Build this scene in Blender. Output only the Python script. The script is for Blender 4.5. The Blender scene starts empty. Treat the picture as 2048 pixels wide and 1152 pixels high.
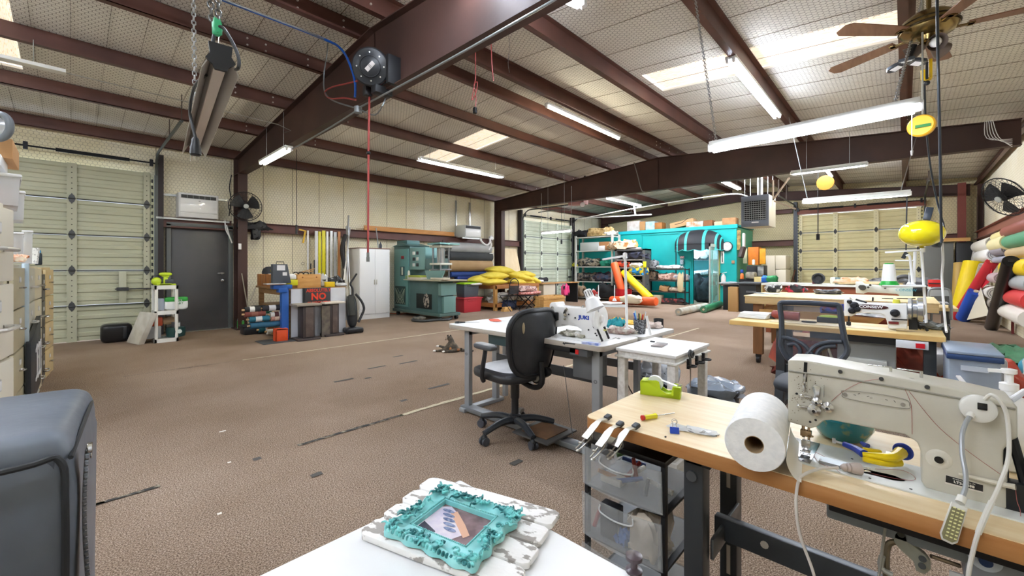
import bpy,bmesh,math,random
import numpy as np
from mathutils import Vector as Vc,Matrix,Euler,noise as mnoise
PI=math.pi
R=math.radians
random.seed(7)
SC=bpy.context.scene
C=SC.collection
F,CU,CV,CZ=831.0,1024.0,535.7,1.265
TH=math.radians(43.385)
ct,st=math.cos(TH),math.sin(TH)
cam_d=bpy.data.cameras.new('camera')
cam=bpy.data.objects.new('camera',cam_d)
C.objects.link(cam)
cam.location=(0,0,CZ)
cam.rotation_euler=(PI/2,0,TH-PI/2)
cam_d.sensor_width=36.0
cam_d.lens=F/2048*36.0
cam_d.shift_y=-(576-CV)/2048
cam_d.clip_start=0.05
SC.camera=cam
SC.view_settings.view_transform='Standard'
SC.view_settings.look='None'
SC.view_settings.gamma=1
SC.view_settings.use_curve_mapping=False
SC.view_settings.exposure=1.6
w=bpy.data.worlds.new('world');SC.world=w;w.use_nodes=True
w.node_tree.nodes['Background'].inputs[0].default_value=(0.75,0.85,1.0,1)
w.node_tree.nodes['Background'].inputs[1].default_value=1.0
TUBE=31.0        # strength of the fluorescent tubes
SKYL=0.27         # strength of the translucent roof panels

def P(u,v,x=None,y=None,z=None,d=None):
    """point of the room seen at photo position (u, v), on the plane x=, y=, z= or at depth d"""
    t=(u-CU)/F;s=(CV-v)/F
    dx,dy,dz=ct+st*t,st-ct*t,s
    if x is not None:d=x/dx
    elif y is not None:d=y/dy
    elif z is not None:d=(z-CZ)/dz
    return Vc((dx*d,dy*d,CZ+dz*d))

def up_to_roof(p):return Vc((p.x,p.y,4.2-0.078*abs(p.y-4.45)))

def UVp(p):
    d=ct*p[0]+st*p[1];r=st*p[0]-ct*p[1]
    return CU+F*r/d,CV-F*(p[2]-CZ)/d

def lin(c):
    if isinstance(c,str):
        c=[int(c[i:i+2],16)/255 for i in(0,2,4)]
    return tuple((x/12.92 if x<=0.04045 else((x+0.055)/1.055)**2.4) for x in c[:3])+(1.0,)
MC={}
def mat(col,rough=0.5,metal=0.0,col2=None,ns=8.0,thr=None,bump=0.0,bs=None,emit=0.0,trans=0.0,alpha=1.0,
        sheen=0.0,stretch=None,det=3.0,ior=1.45,coat=0.0,spec=0.5):
    key=(col,rough,metal,col2,ns,thr,bump,bs,emit,trans,alpha,sheen,stretch,det,coat,spec)
    if key in MC:return MC[key]
    m=bpy.data.materials.new('mat_%s'%col);m.use_nodes=True
    nt=m.node_tree;b=nt.nodes['Principled BSDF']
    b.inputs['Base Color'].default_value=lin(col)
    b.inputs['Roughness'].default_value=rough
    b.inputs['Metallic'].default_value=metal
    b.inputs['IOR'].default_value=ior
    b.inputs['Alpha'].default_value=alpha
    b.inputs['Coat Weight'].default_value=coat
    b.inputs['Specular IOR Level'].default_value=spec
    if trans:b.inputs['Transmission Weight'].default_value=trans
    if sheen:b.inputs['Sheen Weight'].default_value=sheen
    if emit:
        b.inputs['Emission Color'].default_value=lin(col);b.inputs['Emission Strength'].default_value=emit
    if col2 is not None or bump:
        tc=nt.nodes.new('ShaderNodeTexCoord');mp=nt.nodes.new('ShaderNodeMapping')
        nt.links.new(tc.outputs['Object'],mp.inputs[0])
        if stretch:mp.inputs['Scale'].default_value=stretch
    if col2 is not None:
        n=nt.nodes.new('ShaderNodeTexNoise');n.inputs['Scale'].default_value=ns;n.inputs['Detail'].default_value=det
        nt.links.new(mp.outputs[0],n.inputs[0])
        r=nt.nodes.new('ShaderNodeValToRGB')
        lo,hi=thr or(0.35,0.65)
        r.color_ramp.elements[0].position=lo;r.color_ramp.elements[1].position=hi
        r.color_ramp.elements[0].color=lin(col);r.color_ramp.elements[1].color=lin(col2)
        nt.links.new(n.outputs[0],r.inputs[0]);nt.links.new(r.outputs[0],b.inputs['Base Color'])
        if emit:nt.links.new(r.outputs[0],b.inputs['Emission Color'])
    if bump:
        n2=nt.nodes.new('ShaderNodeTexNoise');n2.inputs['Scale'].default_value=bs or ns;n2.inputs['Detail'].default_value=4
        nt.links.new(mp.outputs[0],n2.inputs[0])
        bp=nt.nodes.new('ShaderNodeBump');bp.inputs['Strength'].default_value=bump;bp.inputs['Distance'].default_value=0.02
        nt.links.new(n2.outputs[0],bp.inputs['Height']);nt.links.new(bp.outputs[0],b.inputs['Normal'])
    MC[key]=m
    return m

def wood(c1,c2,sc=(1,12,12),rough=0.5,ns=3.0,bump=0.05,axis=None):
    return mat(c1,rough,col2=c2,ns=ns,thr=(0.3,0.7),stretch=sc,det=6.0,bump=bump,bs=6.0)

BLK=mat('1b1c1f',0.5);BLKG=mat('141416',0.25);WHT=mat('e9e9ea',0.4);WHTP=mat('f1f1f1',0.3)
CHR=mat('c8c8c8',0.22,1.0);STL=mat('8f9296',0.35,1.0);DST=mat('4b4e52',0.45,0.7)
GRY=mat('7e8388',0.45);DGR=mat('3c4046',0.5);RBK=mat('222327',0.7)
MAROON=mat('4c332c',0.55,col2='3d2a25',ns=1.3,bump=0.05,bs=30)
GALV=mat('b2b5b4',0.35,0.8)
TUBEM=mat('eaf2ff',0.5,emit=TUBE)
TUBEF=mat('f3f6ff',0.5,emit=TUBE*2.6)
TUBEW=mat('fff6d8',0.5,emit=TUBE*0.8)
OAK=wood('d9b98a','e8cfa4',(2,2,2))
MAPLE=wood('ecd9b4','e2c796',(1,14,14),0.4)
MAPLEY=wood('ecd9b4','dfc292',(14,1,14),0.4)
EDGEW=wood('b98450','a8703c',(14,2,14),0.45)
PINE=wood('d6ad6e','c0904f',(10,1,10));PINEX=wood('d6ad6e','c0904f',(1,10,10));PINEZ=wood('c9a064','b2823f',(10,10,1))
CARD=mat('bd9464',0.85,col2='b0875a',ns=4)

def basis(a):
    a=Vc(a).normalized()
    h=Vc((0,0,1)) if abs(a.z)<0.95 else Vc((1,0,0))
    x=h.cross(a).normalized();y=a.cross(x)
    return x,y,a
WM={}
def tag(o,label=None,cat=None,group=None,kind=None):
    if label:o['label']=label
    if cat:o['category']=cat
    if group:o['group']=group
    if kind:o['kind']=kind
    return o
def thing(name,label,cat,loc=(0,0,0),rz=0.0,group=None,rot=None):
    o=bpy.data.objects.new(name,None);C.objects.link(o)
    o.empty_display_size=0.1
    o.location=loc;o.rotation_euler=rot if rot else(0,0,rz)
    WM[o]=Matrix.Translation(Vc(loc))@Euler(o.rotation_euler).to_matrix().to_4x4()
    return tag(o,label,cat,group)
def struct(name,loc=(0,0,0)):
    o=thing(name,None,None,loc);o['kind']='structure';return o

class MB:
    def __init__(s):s.v=[];s.f=[];s.m=None
    def add(s,vs,fs):
        n=len(s.v);s.v.extend(Vc(v) for v in vs);s.f.extend(tuple(i+n for i in f) for f in fs);return s
    def box(s,c,d,rot=None):
        hx,hy,hz=d[0]/2,d[1]/2,d[2]/2
        vs=[Vc((x,y,z)) for x in(-hx,hx) for y in(-hy,hy) for z in(-hz,hz)]
        if rot is not None:
            m=rot if isinstance(rot,Matrix) else Euler(rot).to_matrix()
            vs=[m.to_3x3()@v for v in vs]
        c=Vc(c)
        return s.add([v+c for v in vs],[(0,1,3,2),(4,6,7,5),(0,4,5,1),(2,3,7,6),(0,2,6,4),(1,5,7,3)])
    def bb(s,x0,x1,y0,y1,z0,z1):
        return s.box(((x0+x1)/2,(y0+y1)/2,(z0+z1)/2),(abs(x1-x0),abs(y1-y0),abs(z1-z0)))
    def bar(s,p0,p1,w,h=None,up=None):
        """box beam between points, w wide (sideways) and h tall"""
        p0=Vc(p0);p1=Vc(p1);a=(p1-p0);L=a.length;a.normalize()
        u=Vc(up) if up else(Vc((0,0,1)) if abs(a.z)<0.95 else Vc((1,0,0)))
        x=a.cross(u).normalized();y=x.cross(a).normalized()
        m=Matrix((x,a,y)).transposed()
        return s.box((p0+p1)/2,(w,L,h or w),m)
    def cyl(s,p0,p1,r0,r1=None,n=16,cap=True):
        if r1 is None:r1=r0
        p0=Vc(p0);p1=Vc(p1);x,y,a=basis(p1-p0)
        vs=[]
        for p,r in((p0,r0),(p1,r1)):
            for i in range(n):
                t=2*PI*i/n;vs.append(p+x*(r*math.cos(t))+y*(r*math.sin(t)))
        fs=[(i,(i+1)%n,n+(i+1)%n,n+i) for i in range(n)]
        if cap:fs+=[tuple(range(n))[::-1],tuple(range(n,2*n))]
        return s.add(vs,fs)
    def lathe(s,prof,o=(0,0,0),ax=(0,0,1),n=20,cap=True):
        x,y,a=basis(ax);o=Vc(o);vs=[]
        for r,h in prof:
            for i in range(n):
                t=2*PI*i/n;vs.append(o+a*h+x*(max(r,1e-4)*math.cos(t))+y*(max(r,1e-4)*math.sin(t)))
        k=len(prof)
        fs=[(j*n+i,j*n+(i+1)%n,(j+1)*n+(i+1)%n,(j+1)*n+i) for j in range(k-1) for i in range(n)]
        if cap:fs+=[tuple(range(n))[::-1],tuple(range((k-1)*n,k*n))]
        return s.add(vs,fs)
    def tube(s,pts,r,n=8,smooth=0,closed=False):
        pts=[Vc(p) for p in pts]
        if smooth and len(pts)>2:pts=crs(pts,smooth,closed)
        k=len(pts);vs=[];prev=None
        for i,p in enumerate(pts):
            if closed:a=pts[(i+1)%k]-pts[i-1]
            else:a=pts[min(i+1,k-1)]-pts[max(i-1,0)]
            if a.length<1e-9:a=Vc((0,0,1))
            a.normalize()
            if prev is None:x,y,a2=basis(a)
            else:
                x=prev-a*prev.dot(a)
                if x.length<1e-6:x=basis(a)[0]
                x.normalize();y=a.cross(x)
            prev=x
            rr=r[i] if isinstance(r,(list,tuple)) and len(r)==k else(r if not isinstance(r,(list,tuple)) else r[0]+(r[-1]-r[0])*i/(k-1))
            for j in range(n):
                t=2*PI*j/n;vs.append(p+x*(rr*math.cos(t))+y*(rr*math.sin(t)))
        kk=k if closed else k-1
        fs=[(i*n+j,i*n+(j+1)%n,((i+1)%k)*n+(j+1)%n,((i+1)%k)*n+j) for i in range(kk) for j in range(n)]
        if not closed:fs+=[tuple(range(n))[::-1],tuple(range((k-1)*n,k*n))]
        return s.add(vs,fs)
    def prism(s,poly,o,X,Y,th):
        """2d outline in plane (X, Y) at o, thickened by th along X x Y"""
        o=Vc(o);X=Vc(X).normalized();Y=Vc(Y).normalized();N=X.cross(Y);n=len(poly)
        vs=[o+X*a+Y*b for a,b in poly]+[o+X*a+Y*b+N*th for a,b in poly]
        fs=[tuple(range(n))[::-1],tuple(range(n,2*n))]+[(i,(i+1)%n,n+(i+1)%n,n+i) for i in range(n)]
        return s.add(vs,fs)
    def ell(s,c,r,rot=None,nu=16,nv=10,e=1.0):
        if not isinstance(r,(list,tuple)):r=(r,r,r)
        m=(rot if isinstance(rot,Matrix) else Euler(rot).to_matrix()).to_3x3() if rot is not None else Matrix.Identity(3)
        c=Vc(c);vs=[]
        sg=lambda x:math.copysign(abs(x)**e,x)
        for j in range(nv+1):
            ph=-PI/2+PI*j/nv
            for i in range(nu):
                t=2*PI*i/nu
                cp=max(math.cos(ph),0.004)
                vs.append(c+m@Vc((r[0]*sg(cp)*sg(math.cos(t)),r[1]*sg(cp)*sg(math.sin(t)),r[2]*sg(math.sin(ph)))))
        fs=[(j*nu+i,j*nu+(i+1)%nu,(j+1)*nu+(i+1)%nu,(j+1)*nu+i) for j in range(nv) for i in range(nu)]
        fs+=[tuple(range(nu))[::-1],tuple(range(nv*nu,(nv+1)*nu))]
        return s.add(vs,fs)
    def grid(s,fn,nu,nv,th=0.0):
        vs=[Vc(fn(i/nu,j/nv)) for j in range(nv+1) for i in range(nu+1)]
        w=nu+1
        fs=[(j*w+i,j*w+i+1,(j+1)*w+i+1,(j+1)*w+i) for j in range(nv) for i in range(nu)]
        if th:
            n=len(vs);s2=[v-Vc((0,0,th)) if not isinstance(th,Vc) else v+th for v in vs]
            vs+=s2;fs+=[tuple(k+n for k in f)[::-1] for f in fs[:nu*nv]]
            rim=[i for i in range(nu)]; 
            for i in range(nu):fs.append((i+1,i,n+i,n+i+1));a=nv*w+i;fs.append((a,a+1,n+a+1,n+a))
            for j in range(nv):a=j*w;fs.append((a,a+w,n+a+w,n+a));a=j*w+nu;fs.append((a+w,a,n+a,n+a+w))
        return s.add(vs,fs)
    def torus(s,c,R_,r,ax=(0,0,1),n=24,k=8,a0=0,a1=2*PI):
        x,y,a=basis(ax);c=Vc(c);full=abs(a1-a0-2*PI)<1e-6
        pts=[c+x*(R_*math.cos(a0+(a1-a0)*i/n))+y*(R_*math.sin(a0+(a1-a0)*i/n)) for i in range(n+(0 if full else 1))]
        return s.tube(pts,r,k,closed=full)
    def b(s,name,m,parent=None,w=0,bev=0.0,seg=2,smooth=35,fix=True,jit=0.0,js=3.0):
        me=bpy.data.meshes.new(name)
        inv=WM[parent].inverted() if(parent is not None and w) else None
        vs=[inv@v for v in s.v] if inv else s.v
        if jit:
            vs=[v+mnoise.noise_vector(v*js)*jit for v in vs]
        me.from_pydata([tuple(v) for v in vs],[],s.f)
        if bev or fix:
            bm=bmesh.new();bm.from_mesh(me)
            if fix:bmesh.ops.recalc_face_normals(bm,faces=bm.faces)
            if bev:
                es=[e for e in bm.edges if len(e.link_faces)==2 and e.calc_face_angle(0)>0.6]
                bmesh.ops.bevel(bm,geom=es,offset=bev,segments=seg,profile=0.5,affect='EDGES',clamp_overlap=True)
            bm.to_mesh(me);bm.free()
        if smooth:
            me.shade_smooth()
            me.set_sharp_from_angle(angle=R(smooth))
        if m:me.materials.append(m)
        o=bpy.data.objects.new(name,me);C.objects.link(o)
        if parent is not None:o.parent=parent;WM[o]=WM[parent]
        else:WM[o]=Matrix.Identity(4)
        return o
    def solo(s,name,m,label,cat,group=None,**k):
        """one-mesh thing, origin put at the middle of its base"""
        o=s.b(name,m,None,**k)
        me=o.data
        co=np.empty(len(me.vertices)*3,'f');me.vertices.foreach_get('co',co);co=co.reshape(-1,3)
        c=Vc(((co[:,0].min()+co[:,0].max())/2,(co[:,1].min()+co[:,1].max())/2,co[:,2].min()))
        me.vertices.foreach_set('co',(co-np.array(c,'f')).ravel());me.update()
        o.location=c;WM[o]=Matrix.Translation(c)
        return tag(o,label,cat,group)

def crs(p,k,closed=False):
    out=[];n=len(p)
    rng=range(n if closed else n-1)
    for i in rng:
        if closed:a,b,c,d=p[i-1],p[i],p[(i+1)%n],p[(i+2)%n]
        else:a,b,c,d=p[max(i-1,0)],p[i],p[i+1],p[min(i+2,n-1)]
        for j in range(k):
            t=j/k
            out.append(0.5*((2*b)+(c-a)*t+(2*a-5*b+4*c-d)*t*t+(3*b-a-3*c+d)*t**3))
    if not closed:out.append(p[-1])
    return out

def text(s,size,o,X,Y,m,parent,name='lettering',depth=0.0006,w=0,al='CENTER',sx=1.0,bold=0.0):
    cu=bpy.data.curves.new('txt','FONT');cu.body=s;cu.size=size;cu.extrude=depth;cu.align_x=al;cu.align_y='CENTER'
    cu.offset=bold;cu.resolution_u=2
    ob=bpy.data.objects.new('txt',cu);C.objects.link(ob)
    dg=bpy.context.evaluated_depsgraph_get()
    me=bpy.data.meshes.new_from_object(ob.evaluated_get(dg))
    bpy.data.objects.remove(ob)
    X=Vc(X).normalized();Y=Vc(Y).normalized();N=X.cross(Y)
    M4=Matrix((X,Y,N)).transposed().to_4x4();M4.translation=Vc(o)
    if w and parent is not None:M4=WM[parent].inverted()@M4
    me.transform(M4@Matrix.Diagonal((sx,1,1,1)))
    me.materials.clear();me.materials.append(m);me.name=name
    t=bpy.data.objects.new(name,me);C.objects.link(t)
    if parent is not None:t.parent=parent;WM[t]=WM[parent]
    return t

def copytree(o,loc,rz=None,label=None,M4=None,group=None):
    c=o.copy();C.objects.link(c)
    c.location=loc
    if rz is not None:c.rotation_euler=(0,0,rz)
    WM[c]=Matrix.Translation(Vc(loc))@Euler(c.rotation_euler).to_matrix().to_4x4()
    if label:c['label']=label
    if group:c['group']=group
    for k in list(o.children):
        d=k.copy();C.objects.link(d);d.parent=c;WM[d]=WM[c]
        for g in list(k.children):
            e=g.copy();C.objects.link(e);e.parent=d;WM[e]=WM[c]
    return c

def crumple(c,d,name,m,label,cat,group=None,seed=0,amp=0.35,nu=22,nv=12,rz=0.0,e=0.6,parent=None,solo=True,fr=4.0):
    """a heap of folded or crumpled cloth: c middle of its base, d size"""
    b=MB().ell((0,0,0),(d[0]/2,d[1]/2,d[2]/2),None,nu,nv,e)
    off=Vc((seed*3.1,seed*1.7,seed*0.3));sc=Vc((d[0],d[1],d[2]))
    rm=Matrix.Rotation(rz,3,'Z');q=[]
    for v in b.v:
        n=mnoise.noise_vector(Vc((v.x/d[0],v.y/d[1],v.z/d[2]))*fr+off)
        n2=mnoise.noise_vector(Vc((v.x/d[0],v.y/d[1],v.z/d[2]))*fr*2.3+off)
        k=amp*(1 if v.z>-d[2]*0.4 else 0.3)
        w_=Vc((v.x+n.x*d[0]*k*0.3,v.y+n.y*d[1]*k*0.3,v.z+(n.z*0.8+n2.z*0.4)*d[2]*k))
        w_.z=max(w_.z,-d[2]/2)
        q.append(rm@w_+Vc(c)+Vc((0,0,d[2]/2)))
    b.v=q
    if solo and parent is None:return b.solo(name,m,label,cat,group,smooth=60)
    return b.b(name,m,parent,w=1,smooth=60)
# ================================================================== SETTING
X0,X1,Y0,Y1=-5.3,17.05,-1.55,10.42
RY=4.45
def zr(y):return 4.0-0.078*abs(y-RY)     # top of the rafters / bottom of the purlins
def zd(y):return zr(y)+0.21                   # roof deck

def carpet():
    m=bpy.data.materials.new('carpet');m.use_nodes=True;nt=m.node_tree;b=nt.nodes['Principled BSDF']
    b.inputs['Roughness'].default_value=0.95;b.inputs['Specular IOR Level'].default_value=0.1
    tc=nt.nodes.new('ShaderNodeTexCoord')
    n1=nt.nodes.new('ShaderNodeTexNoise');n1.inputs['Scale'].default_value=150;n1.inputs['Detail'].default_value=3;n1.inputs['Roughness'].default_value=0.75
    n2=nt.nodes.new('ShaderNodeTexNoise');n2.inputs['Scale'].default_value=0.45;n2.inputs['Detail'].default_value=6;n2.inputs['Roughness'].default_value=0.6
    for n in(n1,n2):nt.links.new(tc.outputs['Object'],n.inputs[0])
    r=nt.nodes.new('ShaderNodeValToRGB');e=r.color_ramp.elements
    e[0].position=0.36;e[0].color=lin('52473d');e[1].position=0.62;e[1].color=lin('c9b6a6')
    k=r.color_ramp.elements.new(0.48);k.color=lin('8d7866')
    nt.links.new(n1.outputs[0],r.inputs[0])
    r2=nt.nodes.new('ShaderNodeValToRGB');e=r2.color_ramp.elements
    e[0].position=0.34;e[0].color=(0.7,0.66,0.6,1);e[1].position=0.6;e[1].color=(1,1,1,1)
    nt.links.new(n2.outputs[0],r2.inputs[0])
    mx=nt.nodes.new('ShaderNodeMix');mx.data_type='RGBA';mx.blend_type='MULTIPLY';mx.inputs['Factor'].default_value=1
    nt.links.new(r.outputs[0],mx.inputs['A']);nt.links.new(r2.outputs[0],mx.inputs['B'])
    nt.links.new(mx.outputs['Result'],b.inputs['Base Color'])
    bp=nt.nodes.new('ShaderNodeBump');bp.inputs['Strength'].default_value=0.35;bp.inputs['Distance'].default_value=0.006
    nt.links.new(n1.outputs[0],bp.inputs['Height']);nt.links.new(bp.outputs[0],b.inputs['Normal'])
    return m
floor=MB().bb(X0,X1,Y0,Y1,-0.1,0).b('floor',carpet());tag(floor,kind='structure')
SEAMW=mat('cfc4a6',0.8,col2='8d8470',ns=14,thr=(0.5,0.75),stretch=(1,6,1))
SEAMK=mat('3c3a38',0.8,col2='a79c86',ns=22,thr=(0.5,0.7))
def strip(x0,x1,y,w_,m,jit=0.3,name='seam_strip'):
    n=max(3,int((x1-x0)/0.06));b=MB();vs=[];fs=[]
    for i in range(n+1):
        x=x0+(x1-x0)*i/n
        vs+=[(x,y-w_/2*(1+random.uniform(-jit,jit)),0.004),(x,y+w_/2*(1+random.uniform(-jit,jit)),0.004)]
    fs=[(2*i,2*i+2,2*i+3,2*i+1) for i in range(n)]
    b.add(vs,fs);return b.b(name,m,floor,fix=False)
for x0,x1,w_,m in((1.92,5.4,.05,SEAMW),(5.6,9,.04,SEAMW),(1.1,1.95,.035,SEAMK),(0.0,0.35,.03,SEAMK),(-.3,0.12,.022,SEAMW)):
    strip(x0,x1,3.135,w_,m)
for x0,x1,w_,m in((1.6,2.3,.02,SEAMW),(2.3,6.0,.045,SEAMW),(6.0,9.5,.04,SEAMW),(.4,1.6,.012,SEAMK)):
    strip(x0,x1,6.59,w_,m)
def seampatch(u,v,u2,v2,w_=0.06,m=None):
    a=P(u,v,z=0);b_=P(u2,v2,z=0)
    a.y=b_.y=(a.y+b_.y)/2;strip(a.x,max(b_.x,a.x+.02),a.y,w_,m or mat('55534f',.9),0.1,'floor_patch')
for q in((621,953,645,947),(1020,929,1045,922),(506,921,522,916),(668,765,706,757),(735,738,772,732),(798,728,835,722),(800,803,815,800),(787,715,805,711),(730,758,742,755),(850,776,905,770)):
    seampatch(*q,w_=0.045)
for q in((432,1026,446,1031),(438,865,452,862),(455,927,460,925)):
    seampatch(*q,w_=.02,m=mat('e8e4dc',.8))

INSC=mat('e9e6df',0.62,col2='f3f1ea',ns=1.2,bump=0.45,bs=9)
INSW=mat('efe6c6',0.7,col2='f6f0da',ns=1.3,bump=0.55,bs=7)
INSB=mat('ebe0b8',0.7,col2='dfd3aa',ns=1.1,bump=0.6,bs=8)
WIRE=mat('3f3a30',0.6,0.2)
WIREW=mat('8a7f66',0.6,0.3)
def netting(name,o,U,V,lu,lv,parent,m,d=0.055,wd=0.0032,holes=(),off=0.012):
    o=np.array(o,float);U=np.array(Vc(U).normalized());V=np.array(Vc(V).normalized());N=np.cross(U,V)
    r=d/math.sqrt(3);nu=int(lu/d)+1;nv=int(lv/(1.5*r))+1
    I,J=np.meshgrid(np.arange(nu),np.arange(nv));I=I.ravel();J=J.ravel()
    cx=I*d+(J%2)*d/2;cy=J*1.5*r
    E=[]
    for(ax,ay,bx,by) in((-d/2,r/2,0,r),(0,r,d/2,r/2),(d/2,r/2,d/2,-r/2)):
        E.append(np.stack([cx+ax,cy+ay,cx+bx,cy+by],1))
    E=np.concatenate(E)
    rng=np.random.RandomState(3)
    mx=(E[:,0]+E[:,2])/2;my=(E[:,1]+E[:,3])/2
    ok=(mx>0)&(mx<lu)&(my>0)&(my<lv)
    for(a,b,c_,d_) in holes:ok&=~((mx>a)&(mx<b)&(my>c_)&(my<d_))
    E=E[ok]
    wob=lambda x,y:(np.sin(x*3.1+y*1.7)*.006+np.sin(x*7.3-y*5.1)*.004,np.cos(x*2.3+y*4.1)*.006)
    ax,ay,bx,by=E.T
    w1=wob(ax,ay);w2=wob(bx,by);ax=ax+w1[0];ay=ay+w1[1];bx=bx+w2[0];by=by+w2[1]
    dx,dy=bx-ax,by-ay;L=np.hypot(dx,dy);wdd=np.where(np.arange(len(L))>=len(L)*2//3,wd*1.25,wd)
    px,py=-dy/L*wdd/2,dx/L*wdd/2
    q=np.stack([np.stack([ax+px,ay+py],1),np.stack([bx+px,by+py],1),np.stack([bx-px,by-py],1),np.stack([ax-px,ay-py],1)],1).reshape(-1,2)
    co=o+q[:,:1]*U+q[:,1:]*V+N*off
    if parent is not None:co=co-np.array(WM[parent].translation)
    n=len(E);me=bpy.data.meshes.new(name)
    me.vertices.add(4*n);me.vertices.foreach_set('co',co.ravel().astype('f'))
    me.loops.add(4*n);me.loops.foreach_set('vertex_index',np.arange(4*n,dtype='i'))
    me.polygons.add(n);me.polygons.foreach_set('loop_start',np.arange(0,4*n,4,dtype='i'));me.update(calc_edges=True)
    me.materials.append(m)
    ob=bpy.data.objects.new(name,me);C.objects.link(ob);ob.parent=parent;ob['kind']='stuff'
    return ob
SKY_M=mat('fff3dc',0.8,col2='a87f48',ns=9,thr=(0.48,0.85),stretch=(14,1.2,1),det=5,emit=SKYL)
sky_spans=[(-1.2,-.45),(5.72,6.47),(12.1,12.85)]
PURL=[8.62,7.18,5.78,4.72,4.08,2.95,1.45,-0.02]
ceiling=struct('ceiling')
def roofquad(y0,y1,x0,x1,m,name,dz=0.0,th=0.03):
    b=MB();vs=[(x0,y0,zd(y0)+dz),(x1,y0,zd(y0)+dz),(x1,y1,zd(y1)+dz),(x0,y1,zd(y1)+dz)]
    b.add(vs+[(x,y,z+th) for x,y,z in vs],[(0,1,2,3),(4,7,6,5),(0,4,5,1),(1,5,6,2),(2,6,7,3),(3,7,4,0)])
    return b.b(name,m,ceiling,smooth=0)
SKR=[(-.02,2.8),(5.9,8.5)]                       # skylight extent in y, each side of the ridge
xs=[X0]+[q for s_ in sky_spans for q in s_]+[X1]
for(ya,yb,(s0,s1)) in((Y0,RY,SKR[0]),(RY,Y1,SKR[1])):
    for i in range(0,len(xs),2):roofquad(ya,yb,xs[i],xs[i+1],INSC,'insulation_panel')
    for(a,b_) in sky_spans:
        roofquad(ya,s0,a,b_,INSC,'insulation_panel');roofquad(s1,yb,a,b_,INSC,'insulation_panel')
        roofquad(s0,s1,a,b_,SKY_M,'translucent_panel',0.04)
sl=math.atan(0.078)
for(ya,yb,sg) in((Y0,RY,1),(RY,Y1,-1)):
    V=(0,math.cos(sl),sg*math.sin(sl))
    holes=[(a-X0,b_-X0,SKR[0][0]-ya if sg>0 else SKR[1][0]-ya,(SKR[0][1] if sg>0 else SKR[1][1])-ya) for a,b_ in sky_spans]
    netting('wire_netting',(X0,ya,zd(ya)),(1,0,0),V,X1-X0,(yb-ya)/math.cos(sl),ceiling,WIRE,off=-0.014,holes=holes)
b=MB()
x=X0+.1;b2=MB()
while x<X1:
    if x>3 and b is not b2:
        tag(b.b('seam_line',mat('57503f',.8),ceiling,smooth=0),kind='stuff');b=b2
    for(ya,yb) in((Y0,RY),(RY,Y1)):b.bar((x,ya,zd(ya)-.008),(x,yb,zd(yb)-.008),.0022,.006)
    x+=.305 if x<3 else .61
tag(b.b('seam_line',mat('968d7c',.8),ceiling,smooth=0),kind='stuff')
PUR=mat('633f35',0.45,col2='50332c',ns=2.0,bump=0.03,bs=20)
for y in PURL+[Y1-.14,Y0+.1]:
    b=MB();z0=zr(y);s_=1 if y>RY else-1
    b.bb(X0,X1,y-.006,y+.006,z0,z0+.2)
    b.bb(X0,X1,y,y-.07*s_,z0,z0+.01);b.bb(X0,X1,y,y+.06*s_,z0+.19,z0+.2)
    b.bb(X0,X1,y-.07*s_,y-.062*s_,z0,z0+.025)
    p=b.b('purlin',PUR,ceiling,smooth=0)
b=MB()
for fx in(2.4,10.0):
    for y in PURL:
        for dx in(-.95,-.75,-.25,.25,.75,.95):
            for dz in(.06,.14):
                b.cyl((fx+dx,y-.02,zr(y)+dz),(fx+dx,y-.005,zr(y)+dz),.012,n=6)
tag(b.b('bolt',mat('cfcac0',.4,.6),ceiling),kind='stuff')
def frame(X,label,name='roof_frame',dep=None):
    t=thing(name,label,'steel frame',(X,RY,0))
    N=24;top=[];bot=[]
    for i in range(N+1):
        y=Y0+.25+(Y1-.25-Y0-.25)*i/N
        top.append((y,zr(y)));bot.append((y,dep(y) if dep else 3.2-.05*max(0,(1-y)/2.2)))
    top.insert(int(N/2+.5),(RY,zr(RY)));bot.insert(int(N/2+.5),(RY,dep(RY) if dep else 3.2))
    b=MB()
    for i in range(len(top)-1):
        (ya,za),(yb,zb)=top[i],top[i+1];(_,ba),(_,bb_)=bot[i],bot[i+1]
        if yb-ya<1e-3:continue
        vs=[(X-.005,ya,ba),(X-.005,ya,za),(X-.005,yb,zb),(X-.005,yb,bb_),(X+.005,ya,ba),(X+.005,ya,za),(X+.005,yb,zb),(X+.005,yb,bb_)]
        b.add(vs,[(0,1,2,3),(4,7,6,5)])
    b.b('rafter_web',MAROON,t,w=1,smooth=20)
    for nm,L,dz in(('top_flange',top,-.012),('bottom_flange',bot,.0)):
        b=MB()
        for(ya,za),(yb,zb) in zip(L[:-1],L[1:]):
            if yb-ya<1e-3:continue
            b.bar((X,ya,za+dz),(X,yb,zb+dz),.16,.012)
        b.b(nm,MAROON,t,w=1,smooth=20)
    for yc,sg,dk in((Y1-.22,-1,.33),(Y0+.02,1,.1)):
        b=MB();zt_=zr(yc);yi=yc+sg*dk
        b.bb(X-.004,X+.004,min(yc,yi),max(yc,yi),0,zt_)
        b.bb(X-.085,X+.085,yc-.006,yc+.006,0,zt_);b.bb(X-.085,X+.085,yi-.006,yi+.006,0,3.2)
        b.b('column',MAROON,t,w=1,smooth=0)
        b=MB().bb(X-.12,X+.12,min(yc,yi)-.04,max(yc,yi)+.04,0,.02)
        for dx in(-.09,.09):b.cyl((X+dx,yi-sg*.1,.02),(X+dx,yi-sg*.1,.05),.018,n=6)
        b.b('base_plate',MAROON,t,w=1)
    return t
fr1=frame(2.4,'deep maroon steel roof frame nearest the camera, carrying the black hose reel')
fr2=frame(10.0,'maroon steel roof frame crossing the room in front of the teal office')
fr3=frame(16.85,'slim maroon end frame of the roof against the far wall',dep=lambda y:zr(y)-.3)

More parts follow.
